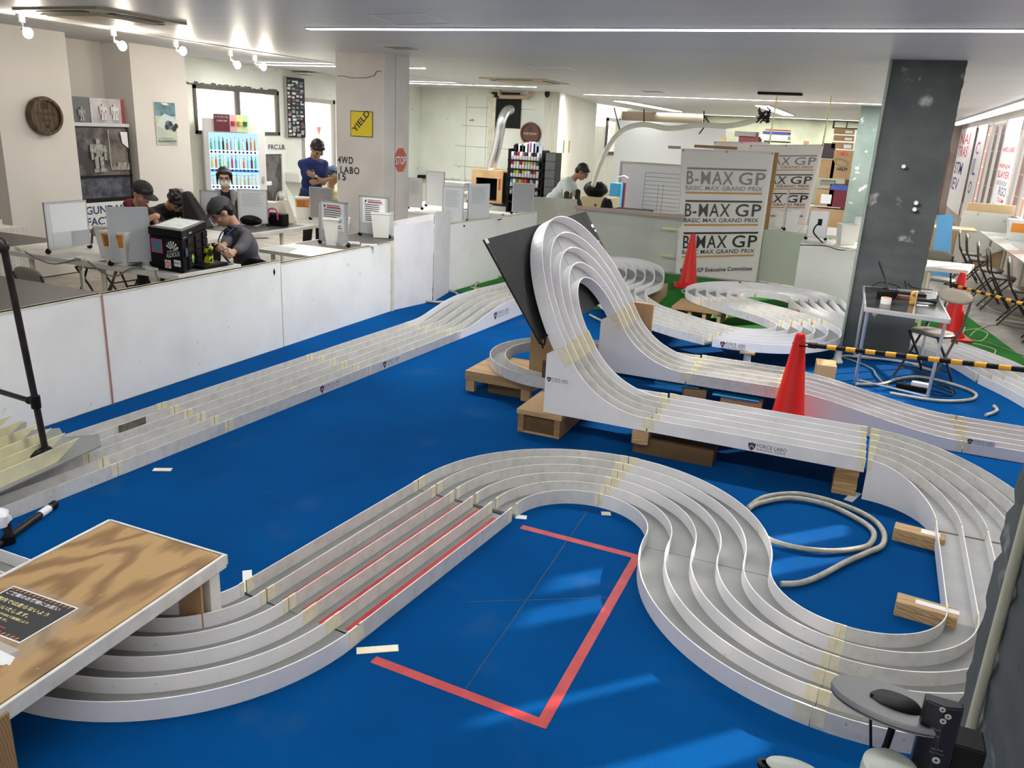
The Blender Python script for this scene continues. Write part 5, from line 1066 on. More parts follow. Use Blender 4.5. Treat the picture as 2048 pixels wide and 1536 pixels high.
# racing poster
p0 = PX(307, 203, -8.945); p1 = PX(352, 290, -8.945); y0, y1, z0, z1 = p0.y, p1.y + .03, p1.z, p0.z
t = thing('racing_poster', 'blue and cream racing car poster on the second left column', 'poster', (-8.945, (y0 + y1) / 2, z0)); o = V((-8.942, y0, z0)); ax = V((0, 1, 0)); W_ = y1 - y0; Hh = z1 - z0
def pq(nm, x0, x1, a, b, mt, d): m = M(); quad_on(m, o + V((d, 0, 0)), ax, UP, x0 * W_, x1 * W_, a * Hh, b * Hh, .001); return m.build(nm, mt, t)
pq('sheet', 0, 1, 0, 1, mat('poster_cream', (.55, .60, .50), .5, col2=(.45, .53, .48), scale=5), 0)
pq('sky_band', .02, .98, .68, .99, mat('poster_blue', (.05, .14, .19), .5, col2=(.16, .30, .36), scale=7), .001)
def pblob(pts, mt, nm, d=.0025): m = M(); q = [o + V((d, 0, 0)) + ax * x * W_ + UP * y * Hh for x, y in pts]; m.hexa(q, [p + V((.001, 0, 0)) for p in q]); m.build(nm, mt, t)
pblob([(.3, .98), (.45, .93), (.7, .93), (.6, .985)], PAPER, 'mountain')
pblob([(.02, .45), (.2, .62), (.45, .74), (.8, .66), (.98, .60), (.98, .40), (.5, .35)], mat('snow_spray', (.60, .68, .66), .6), 'snow_spray')
CARB = mat('poster_car', (.10, .17, .22), .5)
pblob([(.42, .44), (.48, .55), (.62, .58), (.8, .5), (.98, .44), (.96, .34), (.7, .36), (.5, .38)], CARB, 'car', .004)
for cx_, cy_ in ((.52, .42), (.70, .50), (.86, .38), (.97, .45)):
    m = M(); c = o + V((.005, 0, 0)) + ax * cx_ * W_ + UP * cy_ * Hh; m.cyl(c, c + V((.001, 0, 0)), .035, n=14); m.build('wheel', INK, t)
wtext('III. INTERNATIONALES', 'lettering', CARB, t, o + V((.003, 0, 0)) + ax * .10 * W_ + UP * .14 * Hh, ax, .018, W_ * .66); wtext('KLAUSENRENNEN', 'lettering', INK, t, o + V((.003, 0, 0)) + ax * .08 * W_ + UP * .06 * Hh, ax, .034, W_ * .86, .01); wtext('8.-9. AUGUST 1924', 'lettering', CARB, t, o + V((.003, 0, 0)) + ax * .5 * W_ + UP * .018 * Hh, ax, .014, W_ * .42)
# dark glass cabinet with model figures between the columns, poster board on top
GP = 7.30; GQ = 8.12; XC = -8.93; t = thing('display_cabinet', 'black framed glass cabinet with model figures between the left columns', 'cabinet', (-9.1, 7.7, 0))
M().box(-9.40, XC - .02, GP, GQ, 0, 1.72).build('cabinet_body', mat('cabinet_dark', (.03, .03, .035), .3), t)
m = M()
for a in ((GP, GP + .03, 0, 1.72), (GQ - .03, GQ, 0, 1.72), (GP, GQ, .82, .85), (GP, GQ, 1.10, 1.13)): m.box(XC - .02, XC, *a)
m.build('frame', BLKM, t); M().box(-9.40, XC + .01, GP - .01, GQ + .01, 1.72, 1.76).build('top_board', ALU, t)
DKG = mat('dim_picture', (.06, .055, .06), .25, col2=(.20, .17, .15), scale=4, lo=.45, hi=.6); M().box(XC - .019, XC - .012, GP + .03, GQ - .03, 1.13, 1.70).build('picture_panel', DKG, t)
M().box(XC - .019, XC - .012, GP + .03, GQ - .03, .85, 1.10).build('lower_panel', mat('dim_blue_picture', (.05, .055, .07), .25, col2=(.13, .14, .18), scale=9), t)
FG = mat('grey_figure', (.42, .42, .40), .35, col2=(.2, .2, .2), scale=30)
def figure(y, z, h, nm='model_figure'):
    m = M(); X = XC + .004
    def b(a, b_, c, d): m.box(X, X + .012, y + a * h, y + b_ * h, z + c * h, z + d * h)
    b(-.07, .07, .86, 1.0); b(-.17, .17, .58, .84); b(-.10, .10, .46, .58); b(-.30, -.18, .62, .84); b(.18, .30, .60, .80); b(-.28, -.20, .38, .62); b(.20, .28, .36, .60); b(-.16, -.03, .10, .46); b(.03, .16, .10, .46); b(-.22, -.02, .0, .10); b(.02, .24, 0, .10)
    return m
figure(7.62, 1.17, .40).build('model_figure', FG, t)
m = M(); m.add([], []); 
for k in range(14): y_ = 7.80 + .02 * k; m.box(XC + .004, XC + .012, y_, y_ + .016, 1.19, 1.22 + random.uniform(.01, .07))
m.build('model_figure', FG, t)
M().box(XC + .002, XC + .006, 7.795, 7.80, 1.2, 1.68).build('light_line', PAPER, t); 
m = M(); m.hexa([(XC + .003, 7.98, 1.66), (XC + .003, 8.09, 1.66), (XC + .003, 8.09, 1.46), (XC + .003, 8.0, 1.52)], [(XC + .006, 7.98, 1.66), (XC + .006, 8.09, 1.66), (XC + .006, 8.09, 1.46), (XC + .006, 8.0, 1.52)]); m.build('white_print', PAPER, t)
t = thing('shop_sign', 'white sign with blue capitals under the glass cabinet', 'sign', (-8.90, 7.7, .25)); M().box(-8.92, -8.90, 7.28, 8.10, .25, .80).build('sign_panel', PAPER, t); NB_ = mat('navy_print', (.02, .06, .20), .5)
for s_, z_, h_, w_ in (('GUNDAM', .66, .10, .62), ('FACTORY', .52, .10, .66), ('YOKOHAMA', .43, .06, .60)): wtext(s_, 'lettering', NB_, t, V((-8.899, 7.33, z_)), V((0, 1, 0)), h_, w_, .02)
t = thing('picture_board', 'silver and dark picture board standing on the glass cabinet', 'picture', (-9.0, 7.7, 1.76)); M().box(-9.02, -8.99, 7.20, 7.34, 1.76, 2.06).build('dark_text_panel', mat('navy_panel', (.012, .014, .03), .4), t)
M().box(-9.02, -8.99, 7.34, 7.64, 1.76, 2.06).build('grey_panel', mat('slate_panel', (.13, .145, .155), .3), t); M().box(-9.02, -8.985, 7.62, 8.08, 1.76, 2.055).build('silver_panel', mat('silver_sheet', (.55, .50, .52), .2, .5, col2=(.35, .32, .33), scale=6), t); M().box(-9.02, -8.985, 8.08, 8.14, 1.76, 2.055).build('red_edge', mat('deep_red', (.25, .02, .03), .4), t)
XC = -8.985; figure(7.48, 1.78, .16).build('model_figure', FG, t); figure(7.80, 1.80, .19).build('model_figure', mat('pale_figure', (.7, .68, .68), .4), t); figure(7.97, 1.80, .19).build('model_figure', MATS['pale_figure'], t)
for k in range(5): quad_on(M(), (0, 0, 0), ax, UP, 0, 1, 0, 1)
m = M()
for k in range(6): quad_on(m, V((-8.989, 7.215, 1.98 - k * .035)), ax, UP, 0, .10 - .01 * (k % 3), 0, .010, .001)
m.build('printed_lines', MBOARD, t)
# white wire rack with red tin at the left edge
t = thing('wire_rack', 'white wire grid rack at the left edge', 'rack', (-8.2, 6.0, .1)); m = M(); a = PX(0, 458, -8.0); b = PX(52, 458, -8.0)
ya, yb = a.y - .15, b.y
for k in range(14): y_ = ya + (yb - ya) * k / 13; m.cyl((-8.0, y_, .05), (-8.0, y_, a.z), .004, n=5)
for k in range(12): z_ = .05 + (a.z - .05) * k / 11; m.cyl((-8.0, ya, z_), (-8.0, yb, z_), .004, n=5)
m.build('wire_grid', BINW, t); M().box(-8.2, -7.99, ya, yb, .0, .05).build('shelf', BINW, t)
p = PX(-8, 455, -8.3); t = thing('patterned_tin', 'red and white patterned box cut by the left edge', 'box', (-8.3, p.y, p.z)); M().box(-8.45, -8.3, p.y - .1, p.y + .075, p.z, p.z + .08).build('box_body', mat('speckled_white', (.7, .66, .6), .5, col2=(.4, .05, .05), scale=60, lo=.6, hi=.65), t); M().box(-8.45, -8.3, p.y - .1, p.y + .06, p.z + .08, p.z + .16).build('box_lid', REDI, t)
single('shelf_unit', M().box(-8.6, -8.22, p.y - .25, p.y + .2, 0, p.z - .001), PLAST, 'low white shelf under the red and white box', 'shelf')
# vending machine
A_ = V((-9.72, 10.28, 0)); B_ = V((-9.10, 10.98, 0)); vx = (B_ - A_).normalized(); vn = vx.cross(UP).normalized(); VW = (B_ - A_).length; VH = 1.87
t = thing('vending_machine', 'white drinks vending machine with lit bottle display', 'vending machine', tuple(A_.lerp(B_, .5)))
VMW = mat('vending_white', (.66, .63, .63), .35); dd = vn * -.5; q = [A_, B_, B_ + dd, A_ + dd]; M().hexa(q, [p + UP * VH for p in q]).build('cabinet_body', VMW, t, bevel=.01)
FO_ = A_ + vn * .002
def vq(nm, x0, x1, z0, z1, mt, d=.01, off=0.0): m = M(); quad_on(m, FO_ + vn * off, vx, UP, x0, x1, z0, z1, d); return m.build(nm, mt, t)
X0, X1 = .07, VW - .12
vq('display_glow', X0, X1, .78, 1.66, emis('vending_glow', (.45, .72, 1.0), 1.3), .006)
for r, (z_, hh) in enumerate(((1.40, .23), (1.12, .23), (.86, .20))):
    vq('button_shelf', X0, X1, z_ - .058, z_ - .004, emis('vending_white_glow', (.9, .92, 1.0), 1.4), .02)
    for k in range(12):
        x = X0 + .03 + (X1 - X0 - .08) * k / 11; c = FO_ + vx * x + UP * (z_ - .034) + vn * .02; M().cyl(c, c + vn * .012, .017, n=10).build('button', mat('button_blue', (.03, .03, .16), .3) if (k + r) % 3 else BLK, t)
        col_ = random.choice([(.7, .2, .05), (.8, .75, .7), (.1, .3, .7), (.75, .6, .1), (.1, .5, .3), (.7, .04, .08), (.5, .25, .1), (.85, .85, .9), (.03, .03, .04), (.3, .6, .8)])
        if r == 2: col_ = random.choice([(.8, .82, .85), (.5, .45, .3), (.75, .7, .5), (.7, .75, .8)])
        cc = FO_ + vx * x + vn * .032; h_ = hh * (.8 if k % 4 else .65); mt_ = mat('bottle_%d%d%d' % tuple(int(c_ * 100) for c_ in col_), col_, .25)
        M().lathe([(.016, 0), (.017, h_ * .62), (.007, h_ * .84), (.007, h_)], cc + UP * z_, 10).build('bottle', mt_, t, smooth=True); M().cyl(cc + UP * (z_ + h_), cc + UP * (z_ + h_ + .012), .009, n=8).build('bottle_cap', PAPER if k % 2 else REDI, t)
vq('blue_price_band', X0, X1, 1.06, 1.10, emis('blue_glow', (.05, .35, .9), 1.0), .022)
vq('blue_price_band', X0, X1 - .05, 1.01, 1.055 - .05, emis('blue_glow', (.05, .35, .9), 1.0), .022)
c = FO_ + vx * (VW - .055) + UP * .95; M().box(0, 0, 0, 0, 0, 0); m = M(); quad_on(m, c, vx, UP, -.015, .02, -.05, .05, .012); m.build('coin_slot', ALU, t)
vq('payment_sign', .48, .62, .68, .74, mat('yellow_sign', (.75, .7, .05), .5), .008); vq('brown_sign', .80, .90, .69, .76, mat('brown_tag', (.25, .18, .1), .5), .02)
t2_ = thing('advert_board', 'maroon and green advert board on top of the vending machine', 'sign', tuple(A_ + UP * 1.7)); o = A_ + vx * .16 + vn * .012 + UP * 1.68; ad = lambda x0, x1, z0, z1, mt, d, nm: quad_on(mm_, o + vn * d, vx, UP, x0, x1, z0, z1, .002)
for x0, x1, mt_, nm in ((0, .24, mat('maroon_print', (.12, .015, .03), .4), 'maroon_panel'), (.24, .34, mat('pink_print', (.7, .45, .5), .4), 'pink_panel'), (.34, .44, mat('lime_print', (.65, .7, .35), .4), 'lime_panel'), (.44, .52, mat('light_green_print', (.5, .7, .4), .4), 'green_panel')):
    m = M(); quad_on(m, o, vx, UP, x0, x1, 0, .26, .006); m.build(nm, mt_, t2_)
for k, x in enumerate((.29, .385, .475)):
    m = M(); m.cyl(o + vx * x + vn * .008 + UP * .09, o + vx * x + vn * .008 + UP * .16, .028, .034, 12); m.build('ice_cup', [mat('red_ink', (.65, .03, .04), .5), mat('gold_cup', (.6, .45, .1), .5), mat('dark_green_cup', (.02, .15, .04), .5)][k], t2_)
wtext('ハーゲンダッツは', 'lettering', PAPER, t2_, o + vx * .015 + vn * .007 + UP * .20, vx, .04, .20); wtext('その場で決済', 'lettering', PAPER, t2_, o + vx * .04 + vn * .007 + UP * .145, vx, .03, .16)
# mirror / white framed panel right of the vending machine, FRC.LB. lettering
XW = -9.945; g = lambda u, v: PX(u, v, XW)
p = g(537, 299); q_ = g(571, 299); single('wall_lettering', M().box(XW, XW + .001, p.y, p.y + .001, p.z, p.z + .001), INK, 'black letters FRC.LB. on the pale green wall', 'lettering') if False else None
o = text('FRC.LB.', 'wall_lettering', INK, None, V((XW + .001, p.y, p.z)), (0, 1, 0), UP, height=.085, width=q_.y - p.y, bold=.012); recenter(o); tag(o, 'black letters FRC.LB. on the pale green wall', 'lettering')
a = g(527, 308); b = g(560, 308); t = thing('framed_mirror', 'white framed mirror panel right of the vending machine', 'mirror', (XW, (a.y + b.y) / 2, .3))
m = M(); m.box(XW, XW + .05, a.y - .02, b.y + .06, a.z, a.z + .05); m.box(XW, XW + .05, b.y, b.y + .06, .25, a.z); m.box(XW, XW + .05, a.y - .05, a.y - .02, .25, a.z); m.build('frame', PAPER, t)
M().box(XW, XW + .02, a.y - .02, b.y, .25, a.z).build('mirror_glass', mat('dim_mirror', (.16, .16, .15), .15, col2=(.07, .06, .055), scale=1.6, lo=.45, hi=.5), t); c = g(532, 366); M().box(XW + .02, XW + .022, c.y - .05, c.y + .13, c.z - .04, c.z + .03).build('paper_sheet', PAPER, t)
# sticker covered board between the windows
a = g(566, 153); b = g(606, 275); a2 = g(602, 158); t = thing('sticker_board', 'tall black board covered with stickers between the left windows', 'board', (XW, (a.y + a2.y) / 2, b.z)); ys, ye, zs, ze = a.y + .02, a2.y + .03, b.z, a.z
M().box(XW + .0, XW + .05, ys, ye, zs, ze).build('board', BLKM, t); M().box(XW, XW + .055, ys - .02, ys, zs, ze).build('frame_edge', FRMG, t)
pal_ = [mat('st_white', (.75, .76, .77), .5), mat('st_grey', (.35, .36, .37), .5), mat('st_teal', (.08, .20, .23), .5), mat('st_red', (.25, .06, .08), .5), mat('st_yellow', (.35, .30, .12), .5), mat('st_blue', (.06, .09, .2), .5)]
for r in range(15):
    for c_ in range(4):
        y_ = ys + .03 + (ye - ys - .05) * c_ / 4 + random.uniform(-.01, .01); z_ = ze - .05 - (ze - zs - .06) * r / 15 + random.uniform(-.015, .015); w_ = random.uniform(.05, .11); h_ = random.uniform(.025, .055)
        m = M(); quad_on(m, V((XW + .051 + random.uniform(0, .002), y_, z_)), (0, 1, 0), UP, 0, w_, -h_, 0, .001); m.build('sticker', random.choice(pal_[:2] * 5 + pal_), t)
a = PX(637, 254, -10.6); m = M(); m.hexa([(a.x, a.y - .07, a.z), (a.x, a.y + .09, a.z), (a.x, a.y + .01, a.z - .18)], [(a.x + .004, a.y - .07, a.z), (a.x + .004, a.y + .09, a.z), (a.x + .004, a.y + .01, a.z - .18)]); single('red_pennant', m, REDI, 'small red pennant hanging outside the tall left window', 'flag')
single('pennant_cord', M().tube(catmull([(a.x, a.y - .8, a.z - .14), (a.x, a.y, a.z + .0), (a.x, a.y + .8, a.z + .1)], 5), .003, 5), mat('red_cord', (.5, .1, .1), .6), 'cord holding the red pennant', 'cord')
a = g(575, 322); t = thing('wall_tap', 'small sink and tap behind the man in blue', 'sink', (XW + .1, a.y, .9)); M().box(XW, XW + .35, a.y - .1, a.y + .9, .80, .98).build('basin', BINW, t, bevel=.02); M().cyl((XW, a.y + .4, a.z), (XW + .12, a.y + .4, a.z), .03).build('pipe_valve', ALU, t)
# signs on the white column
CY = 8.778
a = PY(701, 221, CY); b = PY(746, 275, CY); t = thing('yield_sign', 'scratched yellow YIELD sign on the white column', 'sign', ((a.x + b.x) / 2, CY, b.z)); o = V((a.x, CY, b.z)); W_ = b.x - a.x; Hh = a.z - b.z
m = M(); quad_on(m, o, (1, 0, 0), UP, 0, W_, 0, Hh, .004); m.build('rim', INK, t); m = M(); quad_on(m, o + V((0, -.004, 0)), (1, 0, 0), UP, .008, W_ - .008, .008, Hh - .008, .001); m.build('sign_face', mat('scratched_yellow', (.75, .58, .01), .4, col2=(.04, .035, .02), scale=9, lo=.64, hi=.68), t)
dr = V((W_ * .62, 0, Hh * .72)).normalized(); du = V((-dr.z, 0, dr.x)); text('YIELD', 'lettering', INK, t, o + V((W_ * .23, -.006, Hh * .13)), dr, du, height=W_ * .235, width=sqrt(W_ ** 2 + Hh ** 2) * .72, bold=.02)
a = PX(801, 320, -5.478); t = thing('stop_sign', 'red octagonal STOP sign on the side of the white column', 'sign', tuple(a)); R8 = .155
oc = [(cos(radians(22.5 + 45 * k)) * R8 * .95, sin(radians(22.5 + 45 * k)) * R8) for k in range(8)]; m = M(); q = [a + V((.001, x, z)) for x, z in oc]; m.hexa(q, [p + V((.003, 0, 0)) for p in q]); m.build('sign_face', mat('faded_red', (.55, .10, .07), .5), t)
text('STOP', 'lettering', PAPER, t, a + V((.0045, -.125, -.055)), (0, 1, 0), UP, height=.10, width=.25, bold=.015)
SER = mat('stencil_black', (.02, .02, .022), .6)
for s_, u, v, u2, h_ in (('4WD', 676, 326, 706, .085), ('LABO', 681, 346, 719, .085), ('15', 677, 360, 692, .085)):
    a = PY(u, v, CY); b = PY(u2, v, CY); o = text(s_, 'wall_lettering', SER, None, V((a.x, CY - .001, a.z)), (1, 0, 0), UP, height=h_, width=b.x - a.x, bold=.02, space=1.2); recenter(o); tag(o, 'black stencilled letters %s on the white column' % s_, 'lettering')
# back wall: switch box, pipes, conduits, duct with hood
def BWP(u, v): d_ = ray(u, v); nn = V((-.15, -.9887, 0)); P0 = V((-6.3, 16.985, 0)); k = (P0 - V((0, 0, CH))).dot(nn) / d_.dot(nn); return V((0, 0, CH)) + d_ * k
bxd = V((.9887, -.15, 0)); 
def bwq(nm, u0, v0, u1, v1, mt, label, cat, th=.01, out=0.0):
    a = BWP(u0, v0); b = BWP(u1, v1); w_ = (b - a).dot(bxd); m = M(); quad_on(m, V((a.x, a.y, b.z)) + bxd.cross(UP) * out, bxd, UP, 0, w_, 0, a.z - b.z, th); return single(nm, m, mt, label, cat)
bwq('switch_box', 814, 297, 828, 314, BLKM, 'black switch box on the back wall right of the stop sign', 'switch box', .08)
bwq('wall_conduit', 834, 275, 836, 345, mat('conduit_grey', (.5, .52, .46), .5), 'thin grey conduit running down the back wall', 'conduit', .02)
a = BWP(832, 353); b = BWP(872, 355); c = BWP(874, 366); n_ = bxd.cross(UP) * .08; single('black_pipe', M().tube(catmull([a + n_, b + n_, c + n_], 6), .045, 10), BLK, 'black insulated pipe along the lower back wall', 'pipe', smooth=True)
a = BWP(824, 358); pts = [BWP(u, v) + n_ for u, v in ((823, 358), (822, 346), (830, 345), (834, 352))]; single('wall_tap', M().tube(pts, .02, 8), CHROME, 'bent metal tap at the end of the black pipe', 'tap', smooth=True)
bwq('socket_box', 879, 354, 886, 366, CREAM, 'cream socket box left of the furnace hood', 'socket', .06); bwq('socket_box', 923, 356, 931, 371, CREAM, 'cream socket box with black plug beside the furnace hood', 'socket', .06)
bwq('wall_conduit', 886, 356, 923, 359, CREAM, 'horizontal cream conduit between two socket boxes', 'conduit', .04)
for k, (u0, u1) in enumerate(((981, 984), (986, 988))): bwq('wall_conduit', u0, 195, u1, 345, CREAM, ['left vertical cream conduit by the black opening', 'right vertical cream conduit by the black opening'][k], 'conduit', .05)
bwq('junction_box', 977, 188, 990, 196, CREAM, 'cream junction box at the top of the conduits', 'junction box', .08)
bwq('black_vent_board', 989, 197, 1040, 257, BLK, 'black board around the silver duct', 'board', .02); bwq('wall_hole', 984, 184, 1040, 197, mat('dark_hole', (.03, .028, .022), .9), 'dark broken hole above the black board', 'hole', .015)
TANP = mat('tan_pipe', (.50, .38, .26), .45); pp = lambda u, v: BWP(u, v) + bxd.cross(UP) * .12
single('tan_pipe', M().tube([pp(1004, 172), pp(1005, 190), pp(1008, 194), pp(1062, 195), pp(1066, 191), pp(1067, 178)], .045, 10), TANP, 'tan water pipe under the ceiling above the black board', 'pipe', smooth=True)
single('hanging_fitting', M().lathe([(.03, 0), (.06, .05), (.05, .16), (.08, .22), (.03, .28)], tuple(BWP(1101, 196) + V((0, -.2, 0))), 10), BLKM, 'dark metal fitting hanging at the corner of the concrete pier', 'fitting')
dp = [PY(u, v, y) for u, v, y in ((1021, 219, 16.6), (1012, 224, 16.35), (1004, 240, 16.2), (1000, 262, 16.2), (993, 300, 16.2), (984, 330, 16.2), (983, 342, 16.2))]
dd_ = catmull(dp, 9); rr = [.095 + (.006 if i % 2 else 0) for i in range(len(dd_))]; single('silver_duct', M().tube(dd_, rr, 18), mat('ribbed_aluminium', (.62, .63, .64), .28, .9), 'bent silver flexible duct rising from the wooden spray booth', 'duct', smooth=True)
t = thing('spray_booth', 'open fronted wooden spray booth below the silver duct', 'booth', (-7.6, 16.2, .35)); a = PY(944, 338, 15.9); b = PY(1003, 405, 15.9); x0, x1, zt_, zb_ = a.x, b.x, a.z, b.z
TIM = mat('yellow_timber', (.55, .36, .18), .6, col2=(.45, .28, .13), scale=4); 
m = M(); m.box(x0, x1, 15.9, 16.5, zt_ - .03, zt_); m.box(x0, x1, 15.9, 15.95, zt_ - .16, zt_ - .03); m.build('top_frame', TIM, t)
M().box(x0, x0 + .10, 15.9, 15.95, zb_, zt_ - .16).build('post', TIM, t); M().box(x1 - .12, x1, 15.9, 15.95, zb_, zt_ - .16).build('post', TIM, t); M().box(x0, x1, 15.9, 16.5, zb_ - .03, zb_).build('base_board', TIM, t)
m = M(); m.box(x0 + .01, x1, 16.44, 16.48, zb_, zt_ - .03); m.box(x0 + .01, x0 + .03, 15.95, 16.45, zb_, zt_ - .03); m.box(x1 - .02, x1 + .28, 15.98, 16.45, zb_, zt_ - .03); m.build('dark_lining', BLK, t)
M().box(x1 - .09, x1 - .04, 15.895, 15.9, zb_ + .25, zb_ + .48).build('red_smear', mat('dull_red', (.35, .08, .04), .6), t)
single('booth_table', M().box(x0 - .2, x1 + .4, 15.8, 16.6, zb_ - .07, zb_ - .031).box(x0, x0 + .05, 15.9, 15.95, 0, zb_ - .07).box(x1 + .2, x1 + .25, 15.9, 15.95, 0, zb_ - .07), BLKM, 'dark table carrying the wooden spray booth', 'table')
single('toolbox', M().box(-7.6, -7.1, 14.2, 14.5, .76, .92), ALU, 'silver case with red label on the back table', 'case', bevel=.02)
single('toolbox_table', M().box(-7.8, -6.9, 14.0, 14.7, .72, .758).box(-7.7, -7.65, 14.1, 14.15, 0, .72).box(-7.05, -7.0, 14.1, 14.15, 0, .72), TWHITE, 'white table under the silver case', 'table')
# spray can rack
ra = PY(1017, 297, 15.6); rb_ = PY(1089, 303, 15.6); t = thing('can_rack', 'tall black rack of spray paint cans', 'rack', ((ra.x + rb_.x) / 2, 15.6, 0)); x0, x1 = ra.x, rb_.x - .02; RW_ = x1 - x0
rows = [(320, 0), (338, 1), (355, 2), (374, 3), (389, 4), (404, 5)]; zr = [PY(1050, v, 15.6).z for v, _ in rows]
M().box(x0, x0 + .05, 15.6, 15.95, 0, ra.z).build('side_panel', BLK, t); M().box(x1 - .03, x1, 15.6, 15.95, 0, ra.z).build('side_panel', BLK, t); M().box(x0, x1, 15.9, 15.95, 0, ra.z).build('back_panel', BLK, t)
for z_ in zr: M().box(x0, x1, 15.58, 15.95, z_ - .03, z_).build('shelf', BLK, t)
cols = [['eee', '334', 'a12', 'eed', '655', '224', 'eec', '222', '223', 'ddd'], ['c22', 'acb', 'ddd', 'a11', 'cc6', 'bbb', 'dd3', '999', 'c99', '151'], ['225', '7c2', 'dd3', '328', 'cc2', 'eed', 'eee', '444', 'c22', 'ced'], ['28c', 'fff', '862', 'db2', '865', 'f33', '322', 'aab', '433', 'ddd'], ['399', 'df3', '143', 'a22', 'da4', '2a3', '999', '238', '238', '222'], ['aaa', 'df3', '328']]
cp = None
for r, row in enumerate(cols):
    for k, c_ in enumerate(row):
        kk = k if r < 5 else k + 7; x = x0 + .09 + (RW_ - .2) * kk / 9; colr = tuple((int(h, 16) / 15) ** 2.2 for h in c_); y_ = 15.63
        g_ = thing('spray_can', '%s spray can, number %d on shelf %d of the black rack' % ({'f': 'bright', 'e': 'white', 'd': 'light', 'c': 'coloured', 'a': 'coloured', '7': 'green', '8': 'brown', '9': 'grey', '2': 'dark', '3': 'dark', '1': 'green', '4': 'dark', '6': 'grey', 'b': 'grey'}.get(c_[0], 'small'), k + 1, r + 1), 'spray can', (x, y_, zr[r]), group='spray cans on the black rack')
        if cp is None: cp = M().lathe([(.033, 0), (.034, .07), (.030, .075)], (0, 0, 0), 10).build('can_body', mat('can_silver', (.36, .33, .36), .35), g_, smooth=True, local=True)
        else: o_ = cp.copy(); COL.objects.link(o_); o_.parent = g_
        mt_ = mat('can_' + c_, colr, .35); me_ = M().lathe([(.033, .0), (.033, .070), (.027, .076)], (0, 0, .074), 10); me_.build('can_cap', mt_, g_, smooth=True, local=True)
for k in range(8):
    x = x0 + .12 + k * (RW_ - .25) / 7; hh = random.uniform(.1, .2); s_ = .045 + .02 * random.random(); single('spare_can', M().box(x - s_, x + s_, 15.7, 15.8, zr[0] + .158 - .155, zr[0] + .16 + hh).ell((x, 15.75, zr[0] + .16 + hh), (s_, .05, .03), None, 8, 5), [BLK, MBOARD, INK, PAPER, mat('violet_pack', (.45, .25, .45), .5), PAPER, mat('steel_blue_pack', (.25, .3, .45), .5), ALU][k], ['black pack', 'grey pack', 'dark bottle', 'white tub', 'violet pack', 'white box', 'blue grey pack', 'silver tin'][k] + ' lying on top of the spray can rack', 'pack', group='packs on top of the spray can rack')
t = thing('drawer_tower', 'dark grey drawer tower right of the spray can rack', 'drawers', (x1 + .2, 15.7, 0)); xa = x1 + .05; xb = PY(1111, 320, 15.6).x
M().box(xa, xb, 15.62, 15.95, 0, zr[0] + .17).build('tower_body', BLKM, t)
for k in range(8): z_ = zr[0] + .16 - k * .165; M().box(xa + .005, xb - .005, 15.60, 15.62, z_ - .155, z_).build('drawer', mat('drawer_grey', (.09, .095, .10), .5), t)
for k in range(2): x = PY(1118 + 14 * k, 375, 16.6).x; tt = thing('folded_chair', ['left', 'right'][k] + ' maroon folded chair leaning against the pier', 'folded chair', (x, 16.8, 0)); zt_ = PY(1118, 355, 16.8).z; M().tube([(x - .08, 16.8, .1), (x - .08, 16.85, zt_), (x + .08, 16.85, zt_), (x + .08, 16.8, .1)], .018, 8).build('tube_frame', CHROME, tt, smooth=True); M().box(x - .07, x + .07, 16.79, 16.83, .1, zt_ - .28).build('seat_panel', mat('maroon', (.15, .015, .03), .5), tt)
for k, u in enumerate((1104, 1116, 1127, 1138)):
    p = PY(u, 292, 19.0); a_ = V((-6.65, 17.0, 0)); b__ = V((-7.75, 23.0, 0)); dv = (b__ - a_).normalized(); d_ = ray(u, 292); nn = dv.cross(UP); kk = (V((-6.3, 17.0, 0)) - V((0, 0, CH))).dot(V((6.0, 1.1, 0))) / d_.dot(V((6.0, 1.1, 0))); q = V((0, 0, CH)) + d_ * kk
    m = M(); quad_on(m, q + V((.005, 0, 0)), dv, UP, -.07, .07, -.15, .12, .004); single('charm_card', m, [mat('green_card', (.35, .42, .12), .5), MATS['green_card'], mat('green_card2', (.12, .35, .12), .5), mat('orange_card', (.5, .3, .06), .5)][k], ['first small green card on the pier', 'second small green card on the pier', 'third small darker green card on the pier', 'small orange card on the pier'][k], 'card')
# boxes and bag behind the partition where the man stoops
t = thing('cardboard_carton', 'large cream carton with printed characters beside the stooping man', 'box', (-4.0, 14.2, 0)); a = PY(1162, 393, 14.2); b = PY(1218, 435, 14.2); M().box(a.x, b.x, 14.2, 14.8, 0, a.z).build('carton', mat('cream_carton', (.60, .50, .30), .7), t); m = M()
for k in range(2):
    for j in range(4): quad_on(m, V((a.x + .26 + k * .14, 14.199, a.z - .11 - j * .07)), (1, 0, 0), UP, 0, .045, -.04, 0, .001)
m.build('printed_characters', INK, t)
m = M(); c = PY(1195, 379, 14.6); m.ell((c.x, 14.5, a.z + .13), (.22, .2, .15), None, 18, 12, fn=lambda p: p * (1 + .08 * sin(p.x * 40 + p.z * 30) * cos(p.y * 33))); m.ell((c.x - .03, 14.5, a.z + .24), (.06, .06, .05)); single('black_bag', m, BLK, 'bulging black bag on the cream carton', 'bag', smooth=True)
m = M()
for k in range(5): q = PY(1180 + k * 11, 424 - (8 if k == 3 else 0), 13.6); m.ell((q.x, 13.6, q.z - .05), (.12, .15, .12 + (.1 if k == 3 else 0)), None, 12, 8, fn=lambda p: p * (1 + .1 * sin(p.x * 60 + p.z * 50)))
m.box(-3.9, -3.3, 13.45, 13.8, 0, .75); single('black_clothes', m, mat('black_cloth', (.006, .006, .008), .95), 'heap of black clothing behind the pale partition', 'clothing', smooth=True)
